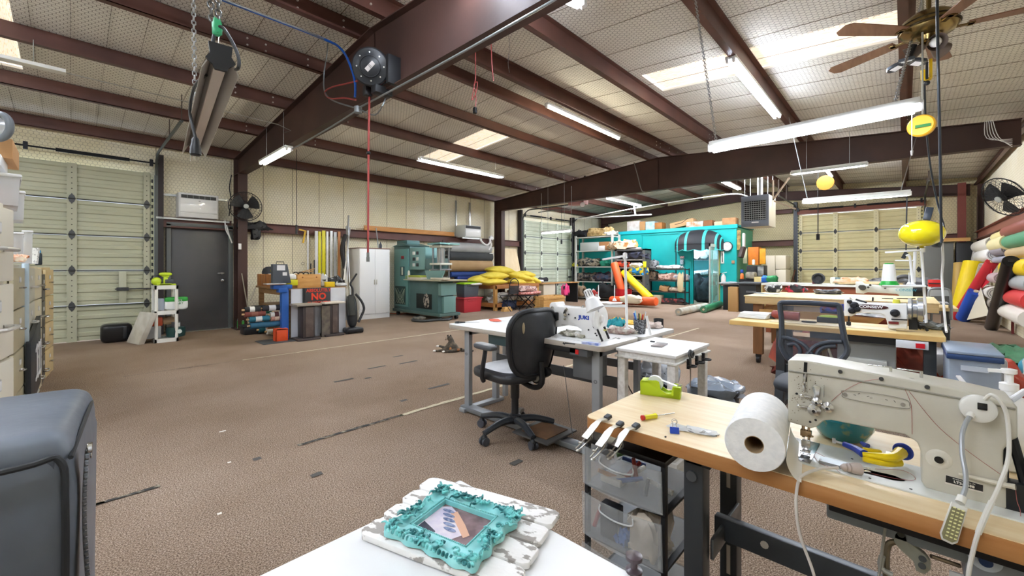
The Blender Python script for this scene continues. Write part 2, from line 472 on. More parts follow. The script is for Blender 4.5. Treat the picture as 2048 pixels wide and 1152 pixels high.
GIRT=mat('5b3a34',.5,col2='6b443c',ns=2)
def wall_y(name,Y,sgn,opens,m,wm):
    w_=struct(name)
    b=MB();xs_=[X0]+[q for o in opens for q in o[:2]]+[X1]
    for i in range(0,len(xs_),2):b.bb(xs_[i],xs_[i+1],Y,Y+sgn*.06,0,3.95)
    for(a,c_,zt_) in opens:b.bb(a,c_,Y,Y+sgn*.06,zt_,3.95)
    b.b('insulation_sheet',m,w_,smooth=0)
    return w_
DO1=(-2.04,1.01);DO2=(11.49,14.55);DO4=(1.3,2.26)
wl=wall_y('wall_left',Y1,1,[(DO1[0],DO1[1],3.06),(DO4[0],DO4[1],2.12),(DO2[0],DO2[1],3.06)],INSW,WIREW)
netting('wire_netting',(X0,Y1,0),(1,0,0),(0,0,1),X1-X0,3.75,wl,WIREW,d=.06,wd=.0026,
        holes=[(DO1[0]-X0,DO1[1]-X0,0,3.06),(DO2[0]-X0,DO2[1]-X0,0,3.06),(DO4[0]-X0,DO4[1]-X0,0,2.12)])
wr=wall_y('wall_right',Y0,-1,[],INSW,WIREW)
netting('wire_netting',(X1,Y0,0),(-1,0,0),(0,0,1),X1-X0,3.75,wr,WIREW,d=.06,wd=.0026)
wb=struct('wall_back')
DO3=(-.355,2.62)
MB().bb(X1,X1+.06,Y0,DO3[0],0,4.3).bb(X1,X1+.06,DO3[1],Y1,0,4.3).bb(X1,X1+.06,DO3[0],DO3[1],3.06,4.3).b('insulation_sheet',INSB,wb,smooth=0)
netting('wire_netting',(X1,Y1,0),(0,-1,0),(0,0,1),Y1-Y0,4.0,wb,WIREW,d=.07,wd=.003,off=.012,
        holes=[(Y1-DO3[1],Y1-DO3[0],0,3.06)])
wf=struct('wall_front')
MB().bb(X0-.06,X0,Y0,Y1,0,4.3).b('insulation_sheet',INSW,wf,smooth=0)
b=MB()
for x in np.arange(X0+.3,X1,.61):
    if not(DO1[0]<x<DO1[1] or DO2[0]<x<DO2[1] or DO4[0]<x<DO4[1]):b.bb(x-.004,x+.004,Y1-.006,Y1,0,3.7)
tag(b.b('seam_line',mat('8f8468',.8),wl,smooth=0),kind='stuff')
def girt(par,p0,p1,h=.2,d=.0,m=GIRT):
    b=MB();p0=Vc(p0);p1=Vc(p1);b.bar(p0,p1,.16,.008).bar(p0-Vc((0,0,h-.01)),p1-Vc((0,0,h-.01)),.16,.008)
    a=(p1-p0).normalized();n=Vc((-a.y,a.x,0)) 
    b.bar(p0-Vc((0,0,h/2))+n*.0,p1-Vc((0,0,h/2))+n*.0,.012,h)
    return b.b('girt',m,par,smooth=0)
yg=Y1-.11
for a,c_ in((1.08,2.3),(2.5,9.9),(10.1,11.3)):girt(wl,(a,yg,2.24),(c_,yg,2.24))
girt(wl,(14.75,yg,2.24),(X1,yg,2.24))
for a,c_ in((Y1-.05,DO3[1]+.15),(DO3[0]-.15,Y0+.4)):girt(wb,(X1-.11,a,2.22),(X1-.11,c_,2.22))
girt(wb,(X1-.11,4.2,3.28),(X1-.11,2.8,3.28),.14)
girt(wr,(X0,Y0+.11,2.22),(2.2,Y0+.11,2.22));girt(wr,(2.6,Y0+.11,2.22),(9.9,Y0+.11,2.22));girt(wr,(10.1,Y0+.11,2.22),(X1-.2,Y0+.11,2.22),m=mat('8a5446',.5))
MB().bb(X1-.3,X1-.12,-1.22,-1.06,0,3.6).b('post',mat('7a3f38',.5),wb)
MB().bb(X1-.2,X1-.05,DO3[1]+.03,DO3[1]+.13,0,3.5).b('jamb',DST,wb)
MB().bb(X1-.16,X1-.02,DO3[0]-.1,DO3[1]+.1,3.07,3.22).b('lintel',mat('7c4636',.5),wb)
for sx in(DO2[0]-.16,DO1[1]+.12):MB().bb(sx-.02,sx+.06,Y1-.2,Y1-.02,0,3.4).b('jamb',mat('2b2426',.6),wl)
MB().bb(14.6,14.72,Y1-.2,Y1-.02,0,3.4).b('jamb',mat('2b2426',.6),wl)

def secdoor(name,o,U,N,wd,nst,cm,um,latch=True):
    """five ribbed sections; o bottom left corner inside, U along, N towards the room"""
    o=Vc(o);U=Vc(U);N=Vc(N);Z=Vc((0,0,1))
    D=struct(name,o)
    sh=3.05/5
    for k in range(5):
        b=MB();nr=8;vs=[];fs=[]
        prof=[]
        for i in range(nr):
            z0=k*sh+.012+(sh-.024)*i/nr;z1=k*sh+.012+(sh-.024)*(i+1)/nr;h=z1-z0
            if i%2==0:prof+=[(0,z0),(0,z0+h*.88)]
            else:prof+=[(.017,z0+h*.1),(.017,z0+h*.84)]
        prof.append((0,(k+1)*sh-.012))
        prof=[(-.02,prof[0][1])]+prof+[(-.02,prof[-1][1])]
        for q in(0,wd):
            vs+=[o+U*q+N*a+Z*z for a,z in prof]
        n=len(prof);fs=[(i,i+1,n+i+1,n+i) for i in range(n-1)]+[tuple(range(n)),tuple(range(2*n-1,n-1,-1)),(0,n,2*n-1,n-1)]
        b.add(vs,fs);sct=b.b('door_section',cm,D,w=1,smooth=0)
        for s_ in range(nst+1):
            xx=(.06 if s_==0 else wd-.06 if s_==nst else wd*s_/nst)
            wdt=.045 if s_ in(0,nst) else .06
            MB().box(o+U*xx+N*.03+Z*(k*sh+sh/2),(wdt*2*abs(U.x)+.03*abs(U.y),wdt*2*abs(U.y)+.03*abs(U.x),sh-.01)).b('stile',um,sct,w=1,smooth=0)
            bb_=MB()
            for hz in np.linspace(.08,sh-.08,6):
                c=o+U*xx+N*.045+Z*(k*sh+hz);bb_.cyl(c,c+N*.004,.009,n=6)
            tag(bb_.b('hole_row',mat('3a3a34',.8),sct,w=1),kind='stuff')
        if k:
            b=MB().bar(o+N*.03+Z*(k*sh),o+U*wd+N*.03+Z*(k*sh),.025,.022)
            b.b('joint_rail',mat('4a4b42',.5),D,w=1,smooth=0)
            for s_ in range(nst+1):
                xx=(.06 if s_==0 else wd-.06 if s_==nst else wd*s_/nst)
                c=o+U*xx+N*.047+Z*(k*sh)
                MB().prism([(-.045,0),(-.03,.05),(0,.085),(.03,.05),(.045,0),(.03,-.05),(0,-.085),(-.03,-.05)],c,U,Z,.008 if(U.cross(Z)).dot(N)>0 else-.008).cyl(c-U*.04+N*.012,c+U*.04+N*.012,.012,n=8).b('hinge',mat('4d4f50',.45,.6),D,w=1)
    for sx in(-.07,wd+.07):
        c=o+U*sx+N*.05
        b=MB().bar(c,c+Z*3.0,.05,.03,up=N)
        arc=[c+Z*3.0+N*(.38-.38*math.cos(a))+Z*(.38*math.sin(a)) for a in np.linspace(0,PI/2,9)]
        b.tube(arc+[arc[-1]+N*2.3],.022,6)
        b.b('track',mat('565a58',.45,.6),D,w=1)
        for hd in(1.2,2.3):
            q=arc[-1]+N*hd
            MB().bar(q,(q.x,q.y,zr(q.y)),.03,.01).b('track_hanger',mat('4b4038',.6),D,w=1)
    c=o+Z*3.22+N*.1
    b=MB().cyl(c-U*.1,c+U*(wd+.1),.014,n=10).cyl(c+U*.3,c+U*1.2,.03,n=12).cyl(c+U*(wd-1.2),c+U*(wd-.3),.03,n=12)
    for q in(0,wd/2,wd):b.box(c+U*q,(.05,.05,.12))
    b.b('torsion_shaft',mat('26272a',.4,.6),D,w=1)
    return D
G1=mat('b8b9a0',.45,col2='b0b29a',ns=1.2);G1b=mat('b0b19a',.45)
G2=mat('c3ccb9',.45,col2='b4bda9',ns=2);G2b=mat('d3dccb',.4)
G3=mat('e6dfae',.45,col2='dad3a2',ns=1.5);G3b=mat('ebe6bd',.4)
d1=secdoor('door_1',(DO1[0],Y1-.13,0),(1,0,0),(0,-1,0),3.05,3,G1,G1b)
d2=secdoor('door_2',(DO2[0],Y1-.13,0),(1,0,0),(0,-1,0),3.06,3,G2,G2b)
d3=secdoor('door_3',(X1-.08,DO3[1],0),(0,-1,0),(-1,0,0),DO3[1]-DO3[0],3,G3,G3b)
for dd,cx,dr in((d1,.62,1),(d2,14.3,1)):
    y=Y1-.19
    MB().bb(cx-.05,cx+.05,y-.012,y+.012,.63,1.2).b('latch_stile',G1b if dd is d1 else G2b,dd,w=1,bev=.003)
    MB().bb(cx-.1,cx+.42,y-.03,y-.015,.875,.895).box((cx,y-.03,.885),(.16,.02,.06)).cyl((cx,y-.05,.885),(cx,y-.02,.885),.03).b('latch_bar',mat('3f4042',.5,.5),dd,w=1)
b=MB()
for k in range(24):b.bb(DO1[1]+.005,DO1[1]+.03,Y1-.19,Y1-.16,.1+k*.12,.16+k*.12)
b.b('edge_notch_strip',BLK,d1,w=1)
b=MB()
for k in range(30):
    b.bb(X1-.135,X1-.11,DO3[1]+.0,DO3[1]+.02,.1+k*.1,.15+k*.1)
    b.bb(X1-.135,X1-.11,DO3[0]-.02,DO3[0],.1+k*.1,.15+k*.1)
b.b('edge_notch_strip',BLK,d3,w=1)
d4=struct('door_4',(DO4[0],Y1,0))
DK=mat('4a4a4c',.42,col2='535152',ns=1.8,bump=.02)
fm=mat('5c605f',.45)
MB().bb(DO4[0]-.06,DO4[0]+.01,Y1-.12,Y1+.02,0,2.12).bb(DO4[1]-.01,DO4[1]+.07,Y1-.12,Y1+.02,0,2.12).bb(DO4[0]-.06,DO4[1]+.07,Y1-.12,Y1+.02,2.08,2.15).b('door_frame',fm,d4,w=1,bev=.004)
lf=MB().bb(DO4[0]+.012,DO4[1]-.012,Y1-.07,Y1-.03,.01,2.08).b('door_leaf',DK,d4,w=1,bev=.003)
kb=P(446,561,y=Y1-.1)
MB().lathe([(.032,0),(.032,.01),(.012,.014),(.012,.04),(.026,.048),(.029,.06),(.02,.075),(.004,.078)],(kb.x,Y1-.07,kb.z),(0,-1,0)).b('door_knob',CHR,d4,w=1)
MB().bb(kb.x-.09,kb.x+.03,Y1-.085,Y1-.07,kb.z+.14,kb.z+.165).cyl((kb.x-.02,Y1-.085,kb.z+.15),(kb.x-.02,Y1-.1,kb.z+.15),.02).b('latch_plate',CHR,d4,w=1)
MB().bb(DO4[0]-.05,DO4[1]+.05,Y1-.16,Y1,0,.015).b('threshold',GALV,d4,w=1)
# ================================================================== LIGHT FIXTURES
def fluoro(p0,p1,label,ntube=2,lit=True,far=False,warm=False,body='strip',group=None,name='fluorescent_light',wd=.12,hang=True,up=.04):
    """strip light between two points, tubes hanging below the body"""
    p0=Vc(p0);p1=Vc(p1);c=(p0+p1)/2;a=(p1-p0).normalized();L=(p1-p0).length
    t=thing(name,label,'light',c,group=group)
    s=a.cross(Vc((0,0,1))).normalized();up_=s.cross(a)
    b=MB().bar(p0+up_*up,p1+up_*up,wd if body=='strip' else wd*.6,.04)
    if body=='hood':
        for sg in(-1,1):
            q0=s*sg*wd*.28+up_*(up-.01);q1=s*sg*wd*.95-up_*.02
            vs=[p0+q0,p1+q0,p1+q1,p0+q1];b.add(vs+[v+up_*.004 for v in vs],[(0,1,2,3),(4,7,6,5),(0,4,5,1),(1,5,6,2),(2,6,7,3),(3,7,4,0)])
    b.b('housing',mat('dfe0dc',.45),t,w=1,bev=.004)
    for i in range(ntube):
        off=s*((i-(ntube-1)/2)*wd*.55)
        b=MB().cyl(p0+a*.03+off,p1-a*.03+off,.018 if body!='led' else .035,n=12)
        b.b('tube',(TUBEW if warm else TUBEF if far else TUBEM) if lit else mat('e3e0d6',.3),t,w=1)
        for e,d_ in((p0,1),(p1,-1)):
            MB().box(e+off+a*.012*d_+up_*.01,(.03+.02*abs(a.x),.03+.02*abs(a.y),.06)).b('lampholder',WHT,t,w=1,bev=.003)
    if hang:
        for e in(p0+a*.25,p1-a*.25):MB().cyl(e+up_*(up+.01),(e.x,e.y,zr(e.y)+.03),.004,n=6).b('hanger',GALV,t,w=1)
    return t
CHN=mat('b9bcbf',.3,.9)
def chain(q0,q1,parent,r=.0035,ln=.032,m=None,name='chain'):
    """linked chain, every link a torus, one mesh"""
    q0=Vc(q0);q1=Vc(q1);L=(q1-q0).length;n=max(2,int(L/(ln*.75)));a=(q1-q0).normalized()
    x,y,_=basis(a);b=MB()
    for i in range(n):
        c=q0+(q1-q0)*((i+.5)/n);s=x if i%2 else y
        pts=[c+a*(ln/2*math.cos(k*PI/3))+s*(ln*.3*math.sin(k*PI/3)) for k in range(6)]
        b.tube(pts,r,4,closed=True)
    o=b.b(name,m or CHN,parent,w=1,smooth=60,fix=False);o['kind']='stuff'
    return o
fluoro((2.33,8.35,3.12),(2.33,7.0,3.12),'warm short twin-tube light under the near frame, by the wall end',warm=True)
fluoro((4.81,7.12,3.46),(7.2,7.12,3.47),'long bright twin-tube light in the middle bay under the small skylight',body='hood')
fluoro((5.25,4.2,3.87),(7.6,4.2,3.87),'long dim yellowish single-tube light along the ridge purlin',ntube=1,warm=True,wd=.08)
fluoro((5.35,1.5,3.72),(7.85,1.5,3.7),'long twin-tube light crossing under the large skylight',body='strip')
fluoro((.9,2.9,3.8),(3.4,2.27,3.8),'bright light cut off by the top edge of the picture')
a0=P(1420,299,z=2.25);a1=P(1842,214,z=2.25)
L5=fluoro(a0,a1,'large bright white shop light hung on chains at upper right',ntube=1,body='led',wd=.1,hang=False)
for o in L5.children:
    if o.name.startswith('tube'):pass
chain(a0+Vc((0,-.05,.05)),P(1387,-25,z=3.86),L5);chain(a1+Vc((0,.12,.05)),P(1850,-20,z=3.84),L5)
MB().cyl(a1+Vc((0,.04,0)),a1+Vc((0,.04,-.26)),.002,n=5).cyl(a1+Vc((0,.04,-.26)),a1+Vc((0,.04,-.29)),.007,.004).b('pull_cord',WHT,L5,w=1)
a0=P(1582,348,x=9.7);a1=P(1735,329,x=9.7)
fluoro(a0,a1,'bright shop light just under the second frame, above the heater',ntube=1,body='hood',wd=.08)
a0=P(1606,405,z=2.28);a1=P(1821,388,z=2.28)
L7=fluoro(a0,a1,'thin shop light on bead chains in front of the yellow door',far=True,ntube=1,body='hood',wd=.07,hang=False)
chain(a0+Vc((0,-.06,.04)),P(1578,235,z=3.8),L7,r=.0022,ln=.02);chain(a1+Vc((0,.1,.04)),P(1838,255,z=3.8),L7,r=.0022,ln=.02)
fluoro((11.3,1.4,3.66),(13.7,1.4,3.64),'far yellowish tube light behind the shop light over the yellow door',far=True,ntube=1,wd=.08)
fluoro((11.7,6.9,3.48),(14.0,6.9,3.48),'far twin-tube light above the metal shelves left of the office',far=True)
fluoro((11.8,3.7,3.68),(14.1,3.7,3.68),'far twin-tube light above the office awning',far=True)
a0=P(1083,467,z=2.25);a1=P(1143,462,z=2.25)
L11=fluoro(a0,a1,'single glowing tube hung low in front of the grey sectional door',ntube=1,wd=.06)
chain(a0+Vc((0,0,.04)),(a0.x,a0.y,3.4),L11,r=.002,ln=.03);chain(a1+Vc((0,0,.04)),(a1.x,a1.y,3.45),L11,r=.002,ln=.03)
fluoro((15.8,5.2,2.3),(15.8,7.4,2.3),'tube light on the ceiling inside the teal office',hang=False)  # unseen fixture added to brighten the office interior
fluoro((-4.8,7.1,3.5),(-2.6,7.1,3.5),'added twin-tube fill light behind the camera near the left wall',group='added fill lights behind the camera')  # this and the next three: unseen fixtures added as fill for the room
fluoro((-3.0,3.6,3.8),(-.6,3.6,3.8),'added twin-tube fill light behind the camera under the ridge',group='added fill lights behind the camera')
fluoro((-2.6,.6,3.4),(-.4,.6,3.4),'added twin-tube fill light behind the camera near the right wall',group='added fill lights behind the camera')
fluoro((-3.2,5.2,3.6),(-.9,5.2,3.6),'added twin-tube fill light behind the camera left of the ridge',group='added fill lights behind the camera')
# ================================================================== FOREGROUND
cv=thing('covered_machine','machine under a slate grey padded zip cover in the left foreground','machine cover',(-.243,1.418,0),R(-5))
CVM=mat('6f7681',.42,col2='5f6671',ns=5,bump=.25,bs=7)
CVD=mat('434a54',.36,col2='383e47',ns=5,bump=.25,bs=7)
def cvsurf(hx,hy,hz,e,c,m,name,nz=44,nu=72,lo=None,hi=None):
    b=MB().ell(c,(hx,hy,hz),None,nu,nz,e)
    q=[]
    for v in b.v:
        n=mnoise.noise_vector(Vc((v.x*5,v.y*5,v.z*3)))
        k=.012
        if v.z>.85:k=.006
        q.append(v+Vc((n.x*k,n.y*k,n.z*k*.6)))
    b.v=q
    return b.b(name,m,cv,smooth=60)
cvsurf(.268,.232,.475,.13,(0,0,.475),CVM,'cover')
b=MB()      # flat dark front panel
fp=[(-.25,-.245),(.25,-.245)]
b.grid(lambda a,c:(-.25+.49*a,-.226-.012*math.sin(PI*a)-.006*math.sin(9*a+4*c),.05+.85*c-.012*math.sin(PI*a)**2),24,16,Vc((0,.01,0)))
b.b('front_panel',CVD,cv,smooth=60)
pip=mat('2a2d31',.4)
MB().tube([(-.255,-.237,.905),(0,-.252,.9),(.2,-.246,.905),(.248,-.235,.9),(.255,-.232,.8),(.254,-.232,.5),(.252,-.23,.1)],.006,8,6).b('piping',pip,cv)
MB().tube([(.262,-.23,.9),(.266,-.1,.915),(.266,.12,.915),(.26,.23,.9)],.004,6,5).b('piping',pip,cv)
zx=lambda z:(.2790+.004*math.sin(z*14),-.198+.008*math.sin(z*9))
b=MB()
zz=np.linspace(.06,.9,40)
b.add([v for z in zz for v in((zx(z)[0],zx(z)[1]-.016,z),(zx(z)[0]+.001,zx(z)[1]+.018,z))],[(2*i,2*i+1,2*i+3,2*i+2) for i in range(39)])
zt=b.b('zipper_tape',mat('17181b',.6),cv)
b=MB()
for i,z in enumerate(np.arange(.07,.9,.0065)):
    x,y=zx(z);b.box((x+.003,y+(.003 if i%2 else-.003),z),(.006,.009,.0035))
tag(b.b('zipper_teeth',mat('8a9096',.3,.7),zt,smooth=0),kind='stuff')
x,y=zx(.895);MB().box((x+.006,y,.9),(.008,.012,.018)).torus((x+.008,y,.885),.006,.0018,(1,0,0),10,5).b('zipper_pull',CHR,zt,bev=.002)

wt=thing('white_table','white topped work table at the bottom edge of the picture','table',(.2,.2,0))
ztb=.742
MB().bb(-.55,.46,-.75,.6,ztb-.03,ztb).b('tabletop',mat('f2f3f3',.35),wt,bev=.006,seg=3)
for sx in(-.5,.41):
    for sy in(-.7,.55):MB().bb(sx-.02,sx+.02,sy-.02,sy+.02,0,ztb-.03).b('leg',mat('9a9ea2',.4,.5),wt,bev=.004)
MB().bb(-.5,.41,-.7,.55,ztb-.09,ztb-.031).b('apron',mat('c9cbcc',.5),wt)
c=P(1268,1143,z=ztb)
MB().lathe([(.014,0),(.014,.004),(.006,.007),(.006,.018),(.014,.022),(.014,.028),(.004,.03)],(c.x,c.y,ztb)).solo('knob',mat('4c3f44',.3),'small dark round knob on the white table at the bottom edge','knob')

zb=ztb+.02
A,B_,C_=P(715,1060,z=zb),P(868,948,z=zb),P(1104,1042,z=zb)
ex=(B_-A);W_=ex.length;ex.normalize();ey=Vc((-ex.y,ex.x,0));ey=ey if ey.dot(C_-B_)>0 else-ey
H_=(C_-B_).dot(ey);o0=A.copy();o0.z=ztb
ang=math.atan2(ex.y,ex.x)
cc=o0+ex*W_/2+ey*H_/2
bd=thing('picture_board','whitewashed plank board lying on the white table with a teal frame on it','wall decoration',cc,ang)
L2=lambda v:WM[bd].inverted()@Vc(v)
WW=mat('f4f2ef',.7,col2='a39d97',ns=34,thr=(.53,.57),stretch=(1.5,.8,1),det=6,bump=.25,bs=30)
WB=mat('b5a68e',.8,col2='8f8069',ns=12)
pw=W_/4
for k in range(4):
    x0=-W_/2+k*pw+.0012;x1=x0+pw-.0024
    e0=-H_/2-random.uniform(0,.006);e1=H_/2+random.uniform(0,.006)
    r=.012;pl=[(x0+.002,e0+r),(x0+r*.7,e0+.002),(x1-r*.7,e0),(x1-.002,e0+r),(x1+.001,0),(x1-.001,e1-r),(x1-r,e1),(x0+r,e1+.001),(x0,e1-r),(x0-.001,.02)]
    MB().prism(pl,(0,0,.003),(1,0,0),(0,1,0),.012).b('plank',WW,bd,bev=.002)
MB().bb(-W_/2+.01,W_/2-.01,-H_*.3,-H_*.24,0,.003).bb(-W_/2+.01,W_/2-.01,H_*.24,H_*.3,0,.003).b('batten',WB,bd)
oc=[L2(P(u,v,z=zb+.018)) for u,v in((772,1045),(885,963),(1045,1022),(936,1130))]
fc=sum(oc,Vc())/4;fc.z=0
vx=((oc[1]-oc[0])+(oc[2]-oc[3]))/2;vy=((oc[2]-oc[1])+(oc[3]-oc[0]))/2
fa=math.atan2(vx.y,vx.x);fw,fh=vx.length/2,vy.length/2
sgn=1 if vx.x*vy.y-vx.y*vy.x>0 else-1
TEAL=mat('9cdcda',.32,col2='80cfd0',ns=20);TEALD=mat('1e6d70',.35,col2='7ad2d0',ns=45,thr=(.42,.55))
def fpt(a,c_,z): # local frame coords -> board coords
    return Vc((fc.x+a*math.cos(fa)-c_*math.sin(fa),fc.y+a*math.sin(fa)+c_*math.cos(fa),z))
per=[]
NP=160
iw,ih=fw*.56,fh*.6
for i in range(NP):
    s=i/NP*8
    k=int(s/2);f_=(s/2-k)*2-1
    cx,cy=((f_,-1),(1,f_),(-f_,1),(-1,-f_))[k]
    per.append((cx,cy))
b=MB();rings=[]
for(kk,z) in((1.0,.018),(1.0,.024),(.97,.031),(.86,.034),(.72,.028),(.3,.026),(.12,.031),(.0,.03),(-.03,.02)):
    ring=[]
    for i,(cx,cy) in enumerate(per):
        ox,oy=cx*fw,cy*fh;ix,iy=cx*iw,cy*ih
        sc=1+(.035*math.sin(i/NP*2*PI*4*4)+.03*math.cos(i/NP*2*PI*4+.0))*max(kk,0)
        cr=max(abs(cx),abs(cy))-min(abs(cx),abs(cy))
        sc*=1-.05*(1-cr)**3*max(kk,0)
        ring.append(fpt(ix+(ox*sc-ix)*kk,iy+(oy*sc-iy)*kk,z))
    rings.append(ring)
for ring in rings:b.v.extend(ring)
for j in range(len(rings)-1):
    for i in range(NP):b.f.append((j*NP+i,j*NP+(i+1)%NP,(j+1)*NP+(i+1)%NP,(j+1)*NP+i))
pf=b.b('picture_frame',TEAL,bd,smooth=50)
b=MB()
for sd in range(4):
    for i in range(34):
        f_=-1+2*i/33;cx,cy=((f_,-1),(1,f_),(f_,1),(-1,f_))[sd]
        b.ell(fpt(cx*iw*1.06,cy*ih*1.06,.032),.0017,None,6,4)
b.b('bead_row',TEAL,pf)
rr=random.Random(5)
for sd in range(4):       # scroll work: curls along each side
    b=MB()
    for i in range(26):
        f_=rr.gauss(0,.42) if i<18 else rr.choice((-1,1))*rr.uniform(.75,.95)
        f_=max(-.97,min(.97,f_))
        q=rr.uniform(.45,.93)
        cx,cy=((f_,-1),(1,f_),(f_,1),(-1,f_))[sd]
        px=cx*(iw+(fw-iw)*q if sd%2 else fw*.95);py=cy*(fh*.95 if sd%2 else ih+(fh-ih)*q)
        R_=rr.uniform(.004,.0085);a0=rr.uniform(0,6.28)
        c0=fpt(px,py,.034)
        pts=[c0+Vc((R_*(1-.75*t)*math.cos(a0+t*5),R_*(1-.75*t)*math.sin(a0+t*5),.004*t)) for t in np.linspace(0,1,9)]
        b.tube(pts,[.0028,.0016],6)
        if i%2:
            dirv=Vc((math.cos(a0),math.sin(a0),0));s2=Vc((-dirv.y,dirv.x,0))
            b.tube([c0+dirv*R_,c0+dirv*(R_+.006)+s2*.003+Vc((0,0,.003)),c0+dirv*(R_+.012)+s2*.008],[.003,.0008],6,3)
    for i in range(22):
        f_=-1+2*(i+.5)/22;cx,cy=((f_,-1),(1,f_),(f_,1),(-1,f_))[sd]
        if .2<abs(f_)<.62 and sd%2==0:continue
        b.ell(fpt(cx*fw*.97,cy*fh*.97,.03),(.005,.0035,.0045),(0,0,rr.uniform(0,3)),7,5)
    b.b('scroll_ornament',TEALD if sd in(1,2) else TEALD,pf,smooth=60)
ph=MB().prism([(-iw,-ih),(iw,-ih),(iw,ih),(-iw,ih)],fc+Vc((0,0,.0205)),(math.cos(fa),math.sin(fa),0),(-math.sin(fa),math.cos(fa),0),.0008).b('photograph',mat('8e7577',.3,col2='6b5254',ns=40),pf)
def flat(poly,z,m,nm='print'):
    b=MB();b.add([fpt(a*iw,c_*ih*sgn,z) for a,c_ in poly],[tuple(range(len(poly)))]);return b.b(nm,m,pf)
flat([(-.98,-.98),(.75,-.98),(.95,-.7),(.6,-.15),(.15,.2),(-.3,.55),(-.75,.35),(-.98,-.1)],.0218,mat('e9dfe2',.3,col2='c9c0d4',ns=30))
flat([(.55,-.5),(.78,-.35),(.2,.3),(-.25,.72),(-.5,.62),(-.1,.2)],.0221,mat('d8a98d',.3))
flat([(-.98,-.95),(-.4,-.95),(-.7,-.3),(-.98,-.3)],.0221,mat('3c3b4a',.3))
for i in range(5):
    px,py=.62-i*.24,-.62+i*.16
    flat([(px+.1*math.cos(t),py+.24*math.sin(t)) for t in np.linspace(0,2*PI,12,endpoint=False)],.0224,mat('3c4a78',.3,col2='8f9ab8',ns=160),'nail_print')

DX0,DX1,DYA,DYB=1.19,1.70,.79,-.72;DZ=.762
dk=thing('sewing_desk','maple topped sewing desk with charcoal steel frame in the right foreground','desk',(1.45,0,0))
def rr_poly(x0,x1,y0,y1,r,n=5):
    pts=[]
    for cx,cy,a in((x1-r,y1-r,0),(x0+r,y1-r,90),(x0+r,y0+r,180),(x1-r,y0+r,270)):
        for i in range(n+1):t=R(a+90*i/n);pts.append((cx+r*math.cos(t),cy+r*math.sin(t)))
    return pts
MB().prism(rr_poly(DX0,DX1,DYB,DYA,.03),(0,0,DZ-.04),(1,0,0),(0,1,0),.0385).b('tabletop',EDGEW,dk,w=1,bev=.0015)
MB().prism(rr_poly(DX0+.001,DX1-.001,DYB+.001,DYA-.001,.03),(0,0,DZ-.0015),(1,0,0),(0,1,0),.0015).b('laminate',MAPLEY,dk,w=1)
CHL=mat('43474b',.4,.4)
for nm,x in(('leg',1.27),('leg',1.60)):
    MB().bb(x-.03,x+.03,.42,.475,.05,DZ-.04).b(nm,CHL,dk,w=1,bev=.004)
    MB().bb(x-.03,x+.03,-.62,-.565,.05,DZ-.04).b(nm,CHL,dk,w=1,bev=.004)
for y0 in(.40,-.64):
    MB().bb(1.2,1.68,y0+.0,y0+.07,.02,.07).b('foot',CHL,dk,w=1,bev=.008)
    MB().bb(1.3,1.57,y0+.01,y0+.02,.40,.46).b('brace_plate',mat('5c6063',.35,.5),dk,w=1,bev=.002)
    MB().bb(1.24,1.63,y0+.0,y0+.07,DZ-.07,DZ-.041).b('top_bracket',CHL,dk,w=1,bev=.002)
b=MB()
for z in(.66,.64):pass
b.cyl((1.241,.45,.66),(1.232,.45,.66),.015,n=14)
b.b('bolt',mat('6d7276',.35,.6),dk,w=1)
MB().bb(1.4,1.43,-.6,.44,.41,.48).b('stretcher',CHL,dk,w=1,bev=.003)
b=MB()
for y in(.3,.05,-.3):b.cyl((1.399,y,.45),(1.3975,y,.45),.011,n=10)
b.b('hole',mat('b9b2a8',.7),dk,w=1)
for z0_ in(.5,.2):MB().bb(1.5675,1.5685,.44,.452,z0_,z0_+.1).b('slot',mat('b5aca2',.7),dk,w=1)
MB().bb(1.215,1.5,-.68,.13,DZ-.065,DZ-.041).b('oil_pan',BLK,dk,w=1,bev=.004)

c0,c1=P(1508,893,z=DZ+.062),P(1528,828,z=DZ+.066)
ta=(c1-c0).normalized();c0=c0;Lr=.26
pr=thing('paper_towel_roll','white paper towel roll lying on the maple desk','paper towel',(c0.x,c0.y,DZ))
n_=36;pts=[(.0645*0.33,0),(.0645,.0),(.0665,.004),(.0665,Lr-.004),(.0645,Lr),(.0645*.33,Lr)]
ax=Vc((ta.x,ta.y,0)).normalized();o_=Vc((c0.x,c0.y,DZ+.0665))
MB().lathe(pts,o_,ax,n_,cap=False).b('paper',mat('f6f5f2',.9,col2='ececea',ns=60,bump=.15,bs=60),pr,w=1,smooth=40)
MB().lathe([(.0213,0),(.0213,Lr),(.0198,Lr),(.0198,0),(.0213,0)],o_,ax,24,cap=False).b('core',mat('a98f6c',.9),pr,w=1)
b=MB();s_=Vc((ax.y,-ax.x,0))
b.grid(lambda a,c_:o_+ax*(Lr*(.0+a))+s_*(.066+.03*c_**1.4)+Vc((0,0,-.02-.044*math.sin(c_*PI/2))),8,6,.0006)
b.b('loose_sheet',mat('f2ede2',.9),pr,w=1)

